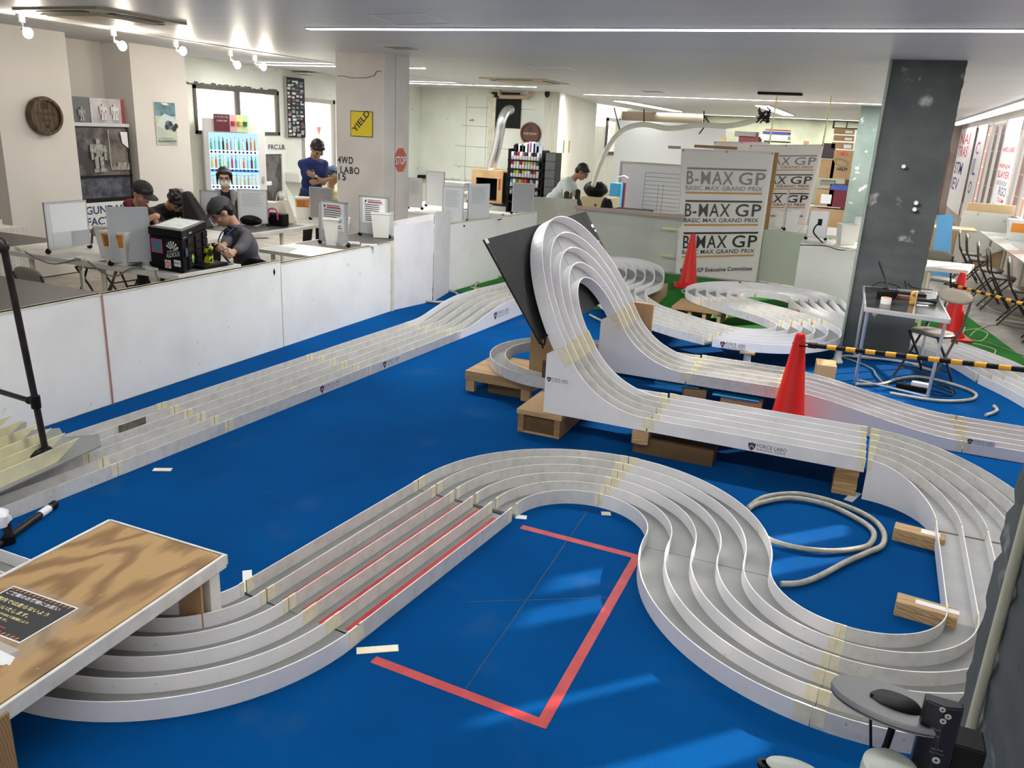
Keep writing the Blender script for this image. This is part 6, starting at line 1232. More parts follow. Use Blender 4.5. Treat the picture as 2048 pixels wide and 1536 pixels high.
p = PY(1222, 395, 16); single('blue_bag', M().box(p.x - .05, p.x + .18, 16, 16.2, .0, 1.02), mat('sky_blue_bag', (.05, .35, .62), .5), 'bright blue bag behind the cream carton', 'bag', bevel=.03)
t = thing('hand_truck', 'white handled red trolley left of the whiteboard', 'trolley', (p.x + .3, 16.5, 0)); x = PY(1241, 380, 16.5).x; M().tube([(x - .14, 16.4, .01), (x - .10, 16.5, 1.1), (x + .05, 16.5, 1.14), (x + .14, 16.5, 1.1)], .02, 8).build('handle', PAPER, t, smooth=True); M().box(x - .08, x + .08, 16.5, 16.6, .1, 1.0).build('red_plate', mat('maroon', (.15, .015, .03), .5), t)
# tall white board, whiteboard, banners
def flat(nm, u0, v0, u1, v1, y, th, mt, label, cat, z0=None):
    a = PY(u0, v0, y); b = PY(u1, v1, y); return single(nm, M().box(a.x, b.x, y, y + th, b.z if z0 is None else z0, a.z), mt, label, cat)
flat('tall_white_board', 1233, 240, 1431, 430, 22.5, .05, mat('satin_white', (.72, .74, .74), .4), 'very tall plain white board behind the whiteboard', 'board', 0)
a = PY(1243, 325, 17); b = PY(1385, 432, 17); t = thing('whiteboard', 'grey faced whiteboard on a stand with ruled table lines', 'whiteboard', ((a.x + b.x) / 2, 17, 0)); M().box(a.x, b.x, 17, 17.03, b.z, a.z).build('board_face', mat('whiteboard_grey', (.52, .54, .56), .25), t)
M().box(a.x - .02, b.x, 16.98, 17.04, a.z, a.z + .035).box(a.x - .025, a.x + .01, 16.98, 17.04, b.z, a.z).build('frame', FRMG, t); M().box(a.x - .12, a.x - .06, 17, 17.06, 0, b.z + .45).box(b.x - .1, b.x - .05, 17, 17.06, 0, b.z).build('stand_leg', CREAM, t)
m = M(); o = V((a.x, 16.999, b.z)); W_ = b.x - a.x; Hh = a.z - b.z
for k in range(10): quad_on(m, o, (1, 0, 0), UP, W_ * .33, W_, Hh * (.06 + k * .085), Hh * (.06 + k * .085) + .008, .001)
for x in (.33, .52, .58): quad_on(m, o, (1, 0, 0), UP, W_ * x, W_ * x + .008, 0, Hh * (.82 if x == .33 else .6), .001)
m.build('ruled_lines', INKG, t)
def banner(tl, tr, bl, br_, y, label, cut=0.0, faded=True, wave=.012):
    TL, TR, BL_, BR_ = [PY(u, v, y + dy) for (u, v), dy in zip((tl, tr, bl, br_), (0, 0, -.12, -.12))]
    t = thing('banner', label, 'banner', tuple((BL_ + BR_) / 2)); nu, nv = 28, 36
    def S(x, yv, off=0.0):
        p = TL.lerp(TR, x).lerp(BL_.lerp(BR_, x), yv); return p + V((0, -off + wave * sin(x * 17 + 2 * yv) * (.4 + .6 * yv) + .02 * sin(yv * 5 + x * 4) * yv, -.02 * sin(pi * x) * (1 - yv) * 0))
    vs = [S(i / nu, j / nv) for j in range(nv + 1) for i in range(nu + 1)]; fs = [(j * (nu + 1) + i, j * (nu + 1) + i + 1, (j + 1) * (nu + 1) + i + 1, (j + 1) * (nu + 1) + i) for j in range(nv) for i in range(nu)]
    m = M(); m.add(vs, fs); o = m.build('cloth', mat('banner_cloth', (.78, .76, .74), .7), t, smooth=True); sm = o.modifiers.new('thickness', 'SOLIDIFY'); sm.thickness = .003; sm.offset = 1
    def bandm(x0, x1, y0, y1, mt, nm):
        m = M(); n = 14
        for i in range(n):
            xa = x0 + (x1 - x0) * i / n; xb = x0 + (x1 - x0) * (i + 1) / n; q = [S(xa, y1, .004), S(xb, y1, .004), S(xb, y0, .004), S(xa, y0, .004)]; m.hexa(q, [p + V((0, -.001, 0)) for p in q])
        m.build(nm, mt, t)
    def wrd(s_, x0, x1, y1, h_, mt, nm='lettering', bold=.02, sp=1.05):
        """letters laid on the cloth: flat text first, then each vertex set on the cloth surface"""
        to = text(s_, nm, mt, t, V((0, 0, 0)), (1, 0, 0), (0, 1, 0), height=1, width=1, bold=bold, depth=0, space=sp); me = to.data
        for v_ in me.vertices: v_.co = S(x0 + (x1 - x0) * v_.co.x, y1 - h_ * v_.co.y, .005)
        me.update()
    inks = [INKG2, mat('dark_grey_ink', (.07, .07, .07), .6), INK] if faded else [INKG2, INKG, INK]
    OB = mat('tan_orange', (.58, .30, .08), .6)
    for k in range(3):
        y0 = .135 + k * .235; mt = inks[k]
        bandm(.075, .945, y0 - .005, y0 + .009, mt, 'rule'); wrd('B-MAX', .075, .60, y0 + .115, .095, mt, bold=.010, sp=1.15); wrd('GP', .66, .945, y0 + .115, .095, mt, bold=.012, sp=1.1); wrd('BASIC MAX GRAND PRIX', .07, .93, y0 + .158, .032, mt, bold=.006); bandm(.07, .93, y0 + .170, y0 + .183, OB, 'orange_rule')
    wrd('B-MAX GP Executive Committee', .06, .93, .90, .032, INK, bold=.02)
    m = M()
    for x in (.02, .5, .98): p = S(x, .012, .004); m.cyl(p, p + V((0, -.003, 0)), .012, n=10)
    m.build('eyelet', INKG, t)
    if y > 13:
        c = S(.985, 0); M().cyl(c, (c.x + .02, c.y, H), .014, n=6).build('hanging_strap', mat('yellow_note_tape', (.7, .72, .38), .6), t)
    return t
banner((1363, 297), (1549, 304), (1350, 572), (1512, 566), 12.30, 'near white tournament banner with three B-MAX GP logos')
banner((1500, 290), (1648, 289), (1470, 448), (1612, 450), 15.0, 'farther white tournament banner partly hidden by the near one')
banner((1428, 283), (1541, 284), (1428, 430), (1500, 440), 15.6, 'plain looking banner hanging behind the other two')
for k, (u, u2, v) in enumerate(((1338, 1362, 294), (1390, 1475, 292))): a = PY(u, v, 12.4); b = PY(u2, v + 3, 12.4); single('banner_rail', M().box(a.x, b.x, 12.34, 12.40, a.z - .02, a.z + .02), [FRMG, WOODR][k], ['grey rail end at the top left of the near banner', 'brown timber rail above the near banner'][k], 'rail')
a = PY(1551, 305, 12.36); b = PY(1513, 566, 12.3); single('banner_post', M().hexa([(b.x - .01, 12.34, 0), (b.x + .045, 12.34, 0), (b.x + .045, 12.40, 0), (b.x - .01, 12.40, 0)], [(a.x - .01, 12.34, a.z), (a.x + .045, 12.34, a.z), (a.x + .045, 12.40, a.z), (a.x - .01, 12.40, a.z)]), WOODR, 'brown timber post at the right of the near banner', 'post')
# storage boxes by the far wall
def carton(u0, v0, u1, v1, y, mt, label, z0=None, dep=.5): return flat('storage_box', u0, v0, u1, v1, y, dep, mt, label, 'box', z0)
bxs = [(1669, 256, 1707, 269, CARD, 'topmost storage box, small, with white label'), (1668, 270, 1706, 283, CARD, 'second storage box from the top with white label'), (1664, 284, 1704, 299, CARD, 'third storage box from the top with white label'), (1668, 300, 1700, 359, CARD, 'tall carton with red lettering and oval track drawing'), (1646, 286, 1666, 318, mat('dark_box', (.04, .02, .03), .5), 'dark maroon box beside the tall carton'), (1642, 319, 1665, 357, CARD, 'plain brown box left of the tall carton'), (1700, 302, 1716, 420, CARD, 'narrow brown box at the edge of the farther column'), (1640, 361, 1668, 372, mat('grey_bin', (.22, .20, .19), .6), 'grey sloped parts bin above the brown carton'), (1634, 378, 1663, 413, CARD, 'brown carton with white picture label'), (1661, 368, 1693, 416, mat('maroon', (.15, .015, .03), .5), 'maroon box with blue tape on top'), (1620, 415, 1690, 470, CARD, 'lowest wide brown carton near the farther column')]
for i, (u0, v0, u1, v1, mt_, lab) in enumerate(bxs):
    yb_ = 20.6 if i == 6 else 20.0; o_ = carton(u0, v0, u1, v1, yb_, mt_, lab)
    if i < 3: a = PY(u1 - 16, v0 + 5, yb_); b = PY(u1 - 2, v1 - 2, yb_); M().box(a.x, b.x, yb_ - .005, yb_, b.z, a.z).build('white_label', PAPER, o_)
    if i == 3:
        p = PY(1673, 311, yb_ - .005); text('TAMIYA', 'lettering', mat('red_print', (.7, .1, .06), .5), o_, p, (1, 0, 0), UP, height=.09, width=.25, bold=.04); p = PY(1673, 341, yb_ - .005); text('HELP!', 'lettering', INK, o_, p, (1, 0, 0), UP, height=.07, width=.22, bold=.03)
        c = PY(1682, 325, yb_ - .006); pts = [c + V((cos(a_) * .14, 0, sin(a_) * .07 - cos(a_) * .03)) for a_ in [2 * pi * k / 20 for k in range(21)]]; M().tube(pts, .016, 5).build('track_drawing', mat('olive_print', (.25, .27, .14), .6), o_)
    if i == 8: a = PY(1643, 388, yb_); b = PY(1661, 408, yb_); M().box(a.x, b.x, yb_ - .005, yb_, b.z, a.z).build('white_label', PAPER, o_)
    if i == 9: a = PY(1663, 369, yb_); b = PY(1693, 381, yb_); M().box(a.x, b.x + .01, yb_ - .006, yb_ - .001, b.z, a.z).build('blue_tape', mat('blue_tape', (.04, .10, .40), .5), o_)
    if i == 10: p = PY(1638, 427, yb_ - .005); text('TAMIYA', 'lettering', mat('red_print', (.7, .1, .06), .5), o_, p, (1, 0, 0), UP, height=.09, width=.22, bold=.04)
single('storage_rack', M().box(-.98, -.08, 20.05, 20.5, 2.30, 2.32).box(-.98, -.96, 20.05, 20.5, 2.30, 2.46).box(-.1, -.08, 20.05, 20.5, 2.30, 2.46).box(-.7, -.68, 20.05, 20.1, 2.30, 2.44).box(-.45, -.43, 20.05, 20.1, 2.30, 2.44).box(-.98, -.08, 20.05, 20.07, 2.44, 2.46), BLKM, 'wire basket on top of the storage boxes', 'basket')
for i, (u0, v0, u1, v1, mt_, lab) in enumerate([(1478, 272, 1516, 286, mat('maroon', (.15, .015, .03), .5), 'dark red box under the grey bins behind the banners'), (1470, 262, 1510, 275, mat('grey_bin', (.22, .20, .19), .6), 'grey tilted bins heaped behind the banners'), (1526, 262, 1576, 270, BLUI, 'blue flat crate behind the banners'), (1530, 258, 1577, 262, REDI, 'red flat crate on the blue one'), (1522, 270, 1575, 280, PAPER, 'white flat box below the blue crate'), (1528, 281, 1576, 286, BLK, 'black flat box lowest behind the banners')]): flat('crate', u0, v0, u1, v1, 19.5, .6, mt_, lab, 'crate')
single('high_shelf', M().box(-3.4, -1.35, 19.4, 20.2, PY(1500, 289, 19.4).z - .04, PY(1500, 287, 19.4).z).box(-3.3, -3.2, 19.6, 19.7, 0, 2.0).box(-1.5, -1.4, 19.6, 19.7, 0, 2.0), TIM, 'high shelf carrying flat crates behind the banners', 'shelf')
for i, (u, v, w_, mt_) in enumerate([(1532, 478, .25, BLUI), (1545, 488, .3, PAPER), (1580, 490, .35, mat('sky_blue_bag', (.05, .35, .62), .5)), (1600, 496, .3, REDI)]): p = PY(u, v, 13.2); single('low_crate', M().box(p.x - w_ / 2, p.x + w_ / 2, 13.0 + .42 * (i == 3), 13.4 + .42 * (i == 3), 0 if i > 1 else .25, p.z + .06), mt_, ['blue box under the tables behind the banner', 'white box under the tables behind the banner', 'sky blue crate under the tables behind the banner', 'red crate under the tables behind the banner'][i], 'crate')
# sagging ceiling cable tube with hanging wires
ct_ = [PY(u, v, y) for u, v, y in ((1186, 372, 13.8), (1200, 330, 14.0), (1222, 285, 14.2), (1250, 258, 14.4), (1288, 249, 14.6), (1340, 257, 14.6), (1400, 250, 14.6), (1450, 252, 14.6), (1490, 246, 14.6), (1530, 232, 14.6))]
single('cable_tube', M().tube(catmull(ct_, 8), .045, 10), mat('pale_tube', (.78, .80, .70), .45), 'long pale flexible tube sagging below the far ceiling', 'cable tube', smooth=True)
m = M()
for u, v0, v1, du_ in ((1228, 215, 270, 14), (1288, 218, 250, 0), (1408, 222, 256, -1), (1398, 268, 255, 10), (1408, 232, 250, 14)): m.tube([PY(u, v0, 14.6), PY(u + du_, v1, 14.6)], .012, 5)
single('hanging_wire', m, INK, 'black wires tying the pale tube to the ceiling', 'wire')
m = M()
for k in range(12): a = random.uniform(0, 6.3); c = PY(1528, 228, 14.6); m.tube(catmull([c + V((cos(a) * .1, sin(a) * .1, random.uniform(-.15, .12))) for a in (a, a + 1.5, a + 3)], 4), .012, 5)
a = PY(1512, 221, 14.6); b = PY(1600, 223, 14.6); m.box(a.x, b.x, 14.5, 14.7, H - .04, H); single('wire_tangle', m, BLKM, 'tangle of black wires below an open ceiling slot', 'wires')
# right side: posters on the windows, easel board, blue board
def wpost(ya, yb, za, zb, label, words, faded=False):
    t = thing('window_poster', label, 'poster', (RX - .02, (ya + yb) / 2, za)); x = RX - .02; m = M(); m.box(x, x + .004, ya, yb, za, zb); m.build('paper_sheet', mat('bright_paper', (.85, .82, .84), .8), t)
    for s_, y_, z_, h_, w_, mt in words: text(s_, 'lettering', mt, t, V((x - .001, yb - y_, z_)), (0, -1, 0), UP, height=h_, width=w_, bold=.01)
RP = mat('red_poster_ink', (.65, .06, .14), .6); NP = mat('indigo_poster_ink', (.10, .09, .30), .6)
wpost(25.2, 29.5, .3, 2.6, 'far window poster with red and indigo capitals', [('NAI', .3, 2.15, .30, 2.9, RP), ('TRAS', .3, 1.8, .30, 2.9, RP), ('STM', .3, 1.3, .35, 2.4, NP), ('IEV', .3, .85, .35, 2.2, NP)])
wpost(22.7, 24.6, .3, 2.6, 'pale window poster next to the far one', [('C', .3, 1.9, .3, .8, RP), ('IL', .3, 1.4, .4, .9, NP), ('O', .4, .95, .3, .7, NP)])
wpost(17.5, 19.4, .85, 2.6, 'near window poster with red emblem and striped blocks', [('SLAYER', .15, 1.5, .13, 1.6, RP), ('NINJA', .15, 1.66, .10, 1.5, RP), ('4WD LABO', .15, 1.98, .09, 1.6, RP), ('RGO', .8, 1.18, .16, 1.0, NP), ('TEAM', .8, 1.06, .08, .9, RP), ('//////', .25, 1.36, .09, 1.4, NP), ('//////', .25, .92, .09, 1.4, NP)])
a = PY(1927, 421, 16.4); q = [PY(1927, 421, 16.4), PY(2025, 430, 16.4), PY(2008, 500, 16.4), V((PY(1904, 520, 16.4).x, 16.4, .0))]
m = M(); q = q[::-1]; m.hexa(q, [p + V((0, .03, 0)) for p in q]); single('leaning_board', m, mat('scuffed_white', (.66, .68, .64), .5, col2=(.4, .4, .38), scale=8, lo=.62, hi=.7), 'scuffed white board leaning beside the glossy table', 'board')
flat('tan_ledge', 1936, 405, 2034, 425, 16.55, .1, MATS['tan_board'], 'tan plywood strip behind the leaning white board', 'board', 0)
q = [PY(1876, 430, 14.5), PY(1906, 430, 14.5), V((PY(1904, 540, 14.2).x, 14.2, 0)), V((PY(1860, 540, 14.2).x, 14.2, 0))]; m = M(); q = q[::-1]; m.hexa(q, [p + V((0, .01, 0)) for p in q]); single('blue_sheet', m, mat('light_blue_panel', (.12, .42, .78), .4), 'light blue panel leaning beyond the dark column', 'panel')
p = P(2040, 482, ZT); t = thing('white_bin', 'white bin with orange label on the glossy table', 'bin', tuple(p)); M().hexa([(p.x - .15, p.y, ZT), (p.x + .2, p.y, ZT), (p.x + .2, p.y + .2, ZT), (p.x - .15, p.y + .2, ZT)], [(p.x - .2, p.y, ZT + .3), (p.x + .25, p.y, ZT + .3), (p.x + .25, p.y + .22, ZT + .3), (p.x - .2, p.y + .22, ZT + .3)]).build('bin_body', BINW, t); M().box(p.x - .15, p.x + .2, p.y - .004, p.y, ZT + .12, ZT + .25).build('orange_label', ORNG, t)
# carry bag, bag and tools on the narrow table
p = P(560, 446, ZT); t = thing('shopping_bag', 'cream cloth shopping bag with handles on the narrow table', 'bag', tuple(p)); m = M(); m.hexa([(p.x - .13, p.y, ZT), (p.x + .14, p.y, ZT), (p.x + .14, p.y + .16, ZT), (p.x - .13, p.y + .16, ZT)], [(p.x - .10, p.y + .03, ZT + .24), (p.x + .06, p.y + .03, ZT + .26), (p.x + .05, p.y + .12, ZT + .27), (p.x - .11, p.y + .12, ZT + .25)]); m.build('bag_body', mat('cream_cloth', (.62, .58, .48), .8), t, bevel=.02)
for dy in (.04, .11): M().tube(catmull([(p.x - .08, p.y + dy, ZT + .24), (p.x - .05, p.y + dy, ZT + .34), (p.x + .01, p.y + dy, ZT + .36), (p.x + .04, p.y + dy, ZT + .25)], 6), .007, 6).build('handle', mat('cream_cloth', (.62, .58, .48), .8), t, smooth=True)
m = M(); m.ell((p.x + .0, p.y + .06, ZT + .32), (.05, .04, .05), None, 12, 8); m.build('paper_roll', PAPER, t, smooth=True)
p = P(556, 452, ZT); t = thing('tool_bag', 'small black and pink tool bag before the cloth bag', 'bag', tuple(p)); M().box(p.x - .12, p.x + .12, p.y - .06, p.y + .06, ZT + .003, ZT + .15).build('bag_body', BLK, t, bevel=.02); M().tube(catmull([(p.x - .08, p.y - .06, ZT + .10), (p.x - .07, p.y - .06, ZT + .19), (p.x + .03, p.y - .06, ZT + .19), (p.x + .05, p.y - .06, ZT + .08)], 6), .01, 6).build('pink_strap', mat('hot_pink', (.6, .03, .15), .5), t, smooth=True)
p = P(500, 452, ZT); single('black_pouch', M().ell((p.x, p.y, ZT + .065), (.17, .07, .06), None, 14, 8), BLK, 'black pouch in front of the masked woman', 'pouch', smooth=True)
p = P(1640, 430, 1.0); 
# ================================================================ people
SKIN = mat('skin', (.50, .29, .19), .5, sub=.06); SKIN2 = mat('skin_tanned', (.36, .19, .11), .5, sub=.06)
HAIR = mat('black_hair', (.012, .009, .008), .45)
def voxel(o, size, sm=6):
    r = o.modifiers.new('fuse', 'REMESH'); r.mode = 'VOXEL'; r.voxel_size = size; r.use_smooth_shade = True
    s = o.modifiers.new('soften', 'SMOOTH'); s.iterations = sm; s.factor = .5
def ik(a, b, l1, l2, pole):
    a = V(a); b = V(b); d = b - a; L = min(d.length, (l1 + l2) * .995); u = d.normalized(); x = (l1 * l1 - l2 * l2 + L * L) / (2 * L); h = sqrt(max(l1 * l1 - x * x, 0)); p = V(pole); p = (p - u * p.dot(u)).normalized(); return a + u * x + p * h, a + u * L
def hand(m, w_, d, nrm, side, curl=35, s=1.0):
    """palm and five unequal bent fingers; d = pointing, nrm = palm normal, side = towards the thumb"""
    w_ = V(w_); d = V(d).normalized(); nrm = V(nrm); nrm = (nrm - d * nrm.dot(d)).normalized(); sd = V(side); sd = (sd - d * sd.dot(d) - nrm * sd.dot(nrm)).normalized()
    B_ = Matrix((sd, d, nrm)).transposed(); m.ell(w_ + d * .045 * s, (.040 * s, .052 * s, .017 * s), B_, 14, 9); m.cap(w_, .022 * s, w_ + d * .03 * s, .024 * s, 10)
    for k, ln in enumerate((.070, .080, .075, .058)):
        o = w_ + d * (.082 - .006 * abs(k - 1.2)) * s + sd * (.028 - .0185 * k) * s; a = 0; p = o
        for j, f in enumerate((.45, .32, .23)):
            a += radians(curl * (1, 1.1, .8)[j] + k * 3); q = p + (d * cos(a) + nrm * sin(a) + sd * .05 * (1.2 - k)) * ln * f * s; m.cap(p, .0088 * s * (1 - .07 * j), q, .0082 * s * (1 - .09 * j), 8); p = q
    o = w_ + d * .022 * s + sd * .030 * s; q = o + (d * .6 + sd * .75 + nrm * .35) * .034 * s; r = q + (d * .85 + sd * .2 + nrm * .5) * .030 * s; m.cap(o, .012 * s, q, .0105 * s, 8); m.cap(q, .0102 * s, r, .0085 * s, 8)
def head_parts(m, c, R_, s=1.0):
    T = lambda x, y, z: V(c) + R_ @ (V((x, y, z)) * s)
    e = lambda p, r: m.ell(T(*p), tuple(k * s for k in r), R_, 20, 14)
    e((0, -.012, .028), (.076, .092, .086)); e((0, .018, -.03), (.060, .072, .078)); e((0, .052, -.088), (.028, .026, .024)); e((0, .030, -.072), (.045, .045, .035))
    e((0, .074, .030), (.050, .020, .014)); e((0, .090, -.060), (.021, .009, .006)); e((0, .088, -.070), (.018, .009, .007))
    m.cap(T(0, .084, .012), .008 * s, T(0, .106, -.028), .013 * s, 8); e((.011, .092, -.032), (.009, .009, .007)); e((-.011, .092, -.032), (.009, .009, .007))
    for k in (-1, 1): e((k * .043, .062, -.022), (.022, .022, .018)); e((k * .077, -.006, -.008), (.009, .020, .030))
def person(label, loc, fwd, hand_l, hand_r, lean=20, pitch=25, hyaw=0, roll=0, skin=SKIN, shirt=None, sleeve=1.0, pants=None, stand=False, bend=0, sidelean=0, curl=45, s=1.0, hair='short', eyes=True, shirt_name='jacket', hips_up=0, palms=None):
    rz = atan2(-fwd[0], fwd[1]); t = thing('person', label, 'person', loc, rz); inv = Matrix.Rotation(-rz, 4, 'Z')
    L = lambda p: inv @ (V(p) - V(loc))
    pz = (.92 if stand else .50) + hips_up; P0 = V((0, -.02, pz)); la = radians(lean); u = V((radians(sidelean), sin(la), cos(la))).normalized(); r = V((1, 0, 0)); f = r.cross(u) * -1; f = u.cross(r).normalized() * 1
    f = V((0, cos(la), -sin(la)))
    ch = P0 + u * .30; nb = P0 + u * .49; shl = nb - u * .085 - r * .175; shr = nb - u * .085 + r * .175
    hp = radians(pitch); R_ = (Matrix.Rotation(radians(hyaw), 3, 'Z') @ Matrix.Rotation(-hp, 3, 'X') @ Matrix.Rotation(radians(roll), 3, 'Y')) * 1.08; hd = nb + u * .055 + (R_ @ V((0, .03, .115)))
    BT = Matrix((r, f, u)).transposed(); hw = {}
    wl = L(hand_l); wr = L(hand_r)
    el, wl = ik(shl, wl, .285, .255, (-.55, -.1, -.9)); er, wr = ik(shr, wr, .285, .255, (.55, -.1, -.9))
    m = M()
    for c, rr in ((P0, (.155, .105, .11)), (P0 + u * .15, (.135, .095, .12)), (ch, (.155, .11, .15)), (nb - u * .08, (.14, .09, .08))): m.ell(c, rr, BT, 18, 12)
    m.cap(nb - u * .03, .056, hd - R_ @ V((0, .02, .06)), .052); m.cap(shl, .052, el, .040); m.cap(el, .038, wl, .025); m.cap(shr, .052, er, .040); m.cap(er, .038, wr, .025)
    head_parts(m, hd, R_)
    dl = (wl - el).normalized(); dr = (wr - er).normalized(); pn = palms or ((.5, .2, -.8), (-.5, .2, -.8))
    hand(m, wl, dl, pn[0], (.8, .3, .4), curl); hand(m, wr, dr, pn[1], (-.8, .3, .4), curl)
    hipl, hipr = P0 + V((-.09, .0, -.04)), P0 + V((.09, .0, -.04))
    if stand: kn = [(-.10, .03, .50), (.10, .03, .50)]; an = [(-.11, -.02, .09), (.11, -.02, .09)]
    else: kn = [(-.13, .40, .50), (.13, .40, .50)]; an = [(-.14, .36, .09), (.14, .36, .09)]
    for h, k, a in ((hipl, kn[0], an[0]), (hipr, kn[1], an[1])): m.cap(h, .085, k, .056); m.cap(k, .054, a, .036); m.cap(a, .036, V(a) + V((0, .12, -.05)), .032)
    voxel(m.build('body', skin, t, smooth=True, local=True), .0065, 5)
    # clothes
    m = M()
    for c, rr in ((P0 + u * .02, (.172, .125, .12)), (P0 + u * .15, (.158, .118, .14)), (ch, (.178, .132, .16)), (nb - u * .075, (.165, .102, .075))): m.ell(c, rr, BT, 18, 12)
    for sh in (shl, shr): m.cap(nb - u * .035, .058, sh, .058)
    if sleeve > .6:
        for a, b, c in ((shl, el, wl), (shr, er, wr)): m.cap(a, .061, b, .054); m.cap(b, .054, b + (c - b) * (sleeve * .9), .038)
    else:
        for a, b in ((shl, el), (shr, er)): m.cap(a, .061, a + (b - a) * .72, .060)
    o = m.build(shirt_name, shirt, t, smooth=True, local=True); voxel(o, .010, 4)
    m = M()
    for h, k, a in ((hipl, kn[0], an[0]), (hipr, kn[1], an[1])): m.cap(h, .10, k, .072); m.cap(k, .070, V(a) + V((0, 0, .02)), .056)
    m.ell(P0 - V((0, 0, .03)), (.165, .12, .10), None, 16, 10); voxel(m.build('trousers', pants or mat('black_trousers', (.012, .012, .015), .8), t, smooth=True, local=True), .014, 4)
    for a in an: m = M(); m.ell(V(a) + V((0, .07, -.045)), (.048, .125, .045), None, 14, 8); m.build('shoe', BLK, t, smooth=True, local=True)
    T = lambda x, y, z: hd + R_ @ V((x, y, z))
    if eyes:
        for k in (-1, 1):
            m = M(); m.ell(T(k * .031, .079, .008), (.014, .008, .0055), R_, 10, 6); m.build('eye', mat('eye_dark', (.02, .015, .012), .2), t, smooth=True, local=True)
            m = M(); m.tube([T(k * .015, .092, .026), T(k * .032, .090, .031), T(k * .048, .078, .026)], .0035, 5); m.build('eyebrow', HAIR, t, local=True)
        m = M(); m.ell(T(0, .0975, -.065), (.020, .004, .0035), R_, 10, 6); m.build('lips', mat('lip', (.33, .12, .10), .5), t, smooth=True, local=True)
    if hair:
        m = M(); fz = lambda p: p * (1 + .05 * sin(p.x * 130) * cos(p.z * 110) + .03 * sin(p.y * 190))
        m.ell(T(0, -.022, .042), (.086, .094, .086), R_, 22, 14, fn=fz); m.ell(T(0, -.055, -.01), (.074, .060, .065), R_, 16, 10, fn=fz)
        if hair in ('short', 'fringe', 'mop'): m.ell(T(0, .055, .072), (.068, .036, .032), R_, 16, 8, fn=fz)
        if hair == 'mop':
            for k in range(22): a = random.uniform(0, 6.28); b = random.uniform(-.3, 1.2); m.ell(T(.085 * cos(a) * cos(b), -.02 + .09 * sin(a) * cos(b), .04 + .085 * sin(b)), (.028, .028, .024), None, 8, 6)
        if hair == 'long':
            m.ell(T(0, -.075, -.055), (.060, .045, .075), R_, 16, 10); m.ell(T(.0, .05, .078), (.070, .04, .030), R_, 14, 8)
            for k in (-1, 1): m.cap(T(k * .078, .035, .05), .020, T(k * .084, .028, -.07), .008)
        voxel(m.build('hair', HAIR, t, smooth=True, local=True), .006, 2)
    return t, T, R_, dict(hd=hd, nb=nb, u=u, f=f, ch=ch, el=el, wl=wl, er=er, wr=wr, P0=P0, L=L)
def cap_(t, T, R_, mt, brim=None, words=None, front=1.0):
    m = M(); m.ell(T(0, -.01, .048), (.092, .106, .084), R_, 26, 14, fn=lambda p: V((p.x, p.y, max(p.z, -.012)))); o = m.build('cap_crown', mt, t, smooth=True, local=True)
    m = M(); m.ell(T(0, .118, .050), (.072, .080, .007), R_, 22, 8, fn=lambda p: V((p.x, p.y, p.z - 1.6 * p.x * p.x * 1.2))); m.build('cap_brim', brim or mt, t, smooth=True, local=True)
    m = M(); m.ell(T(0, -.01, .134), (.010, .010, .006), R_, 8, 5); m.build('cap_button', mt, t, smooth=True, local=True)
def glasses(t, T, R_, mt):
    m = M()
    for k in (-1, 1):
        pts = [T(k * .034 + .023 * cos(a), .101 - .06 * abs(.0), .006 + .015 * sin(a)) for a in [2 * pi * i / 14 for i in range(15)]]; m.tube(pts, .0018, 5); m.tube([T(k * .057, .098, .010), T(k * .079, .0, .006)], .0018, 5)
    m.tube([T(-.011, .101, .008), T(.011, .101, .008)], .0018, 5); m.build('glasses', mt, t, local=True)
# 1 man in grey cap and charcoal jacket, right of the tool case
GJ = mat('charcoal_jacket', (.062, .062, .075), .8, col2=(.05, .05, .06), scale=12, bump=.3, bscale=60)
hp1 = P(438, 506, .83); hp2 = P(458, 512, .83)
hdw = PY(432, 430, 5.72)
fw = (-.42, -.90); t, T, R_, J = person('man in dark grey cap and charcoal jacket seated by the black tool case', (hdw.x + .12, 5.72 + .27, 0), fw, hp2, hp1, lean=16, pitch=38, hyaw=-12, skin=mat('skin_a', (.44, .25, .16), .5, sub=.05), shirt=GJ, sleeve=.55 if False else .72, hair='short', curl=55, palms=((.3, .6, -.5), (-.3, .6, -.5)))
CAPG = mat('dark_grey_felt', (.055, .058, .062), .85); cap_(t, T, R_, CAPG); glasses(t, T, R_, INKG)
text('BALL', 'cap_lettering', INK, t, T(-.045, .098, .082), R_ @ V((1, 0, 0)), R_ @ V((0, -.35, .94)), height=.022, width=.085, bold=.03, local=True); text('GEAR', 'cap_lettering', INK, t, T(-.045, .102, .058), R_ @ V((1, 0, 0)), R_ @ V((0, -.2, .98)), height=.020, width=.085, bold=.03, local=True)
m = M(); a = J['nb'] + J['f'] * .03
for k in (-1, 1): m.tube(catmull([a + V((k * .055, -.03, .03)), a + V((k * .06, .09, -.06)), a + V((k * .035, .125, -.2)), J['P0'] + J['u'] * .12 + J['f'] * .13], 6), .006, 6)
m.build('blue_lanyard', mat('lanyard_blue', (.03, .07, .30), .6), t, smooth=True, local=True)
m = M(); m.ell(J['nb'] + J['u'] * .005 + J['f'] * .01, (.075, .070, .03), None, 16, 8); m.build('jacket_collar', GJ, t, smooth=True, local=True)
m = M(); m.ell(J['ch'] + J['f'] * .10 + J['u'] * .08, (.05, .04, .12), Matrix((V((1, 0, 0)), J['f'], J['u'])).transposed(), 12, 8); m.build('dark_shirt', mat('near_black_cloth', (.015, .014, .02), .9), t, smooth=True, local=True)
bw_ = J['el'].lerp(J['wl'], .86); d_ = (J['wl'] - J['el']).normalized(); a_ = d_.orthogonal().normalized(); b_ = d_.cross(a_); m = M()
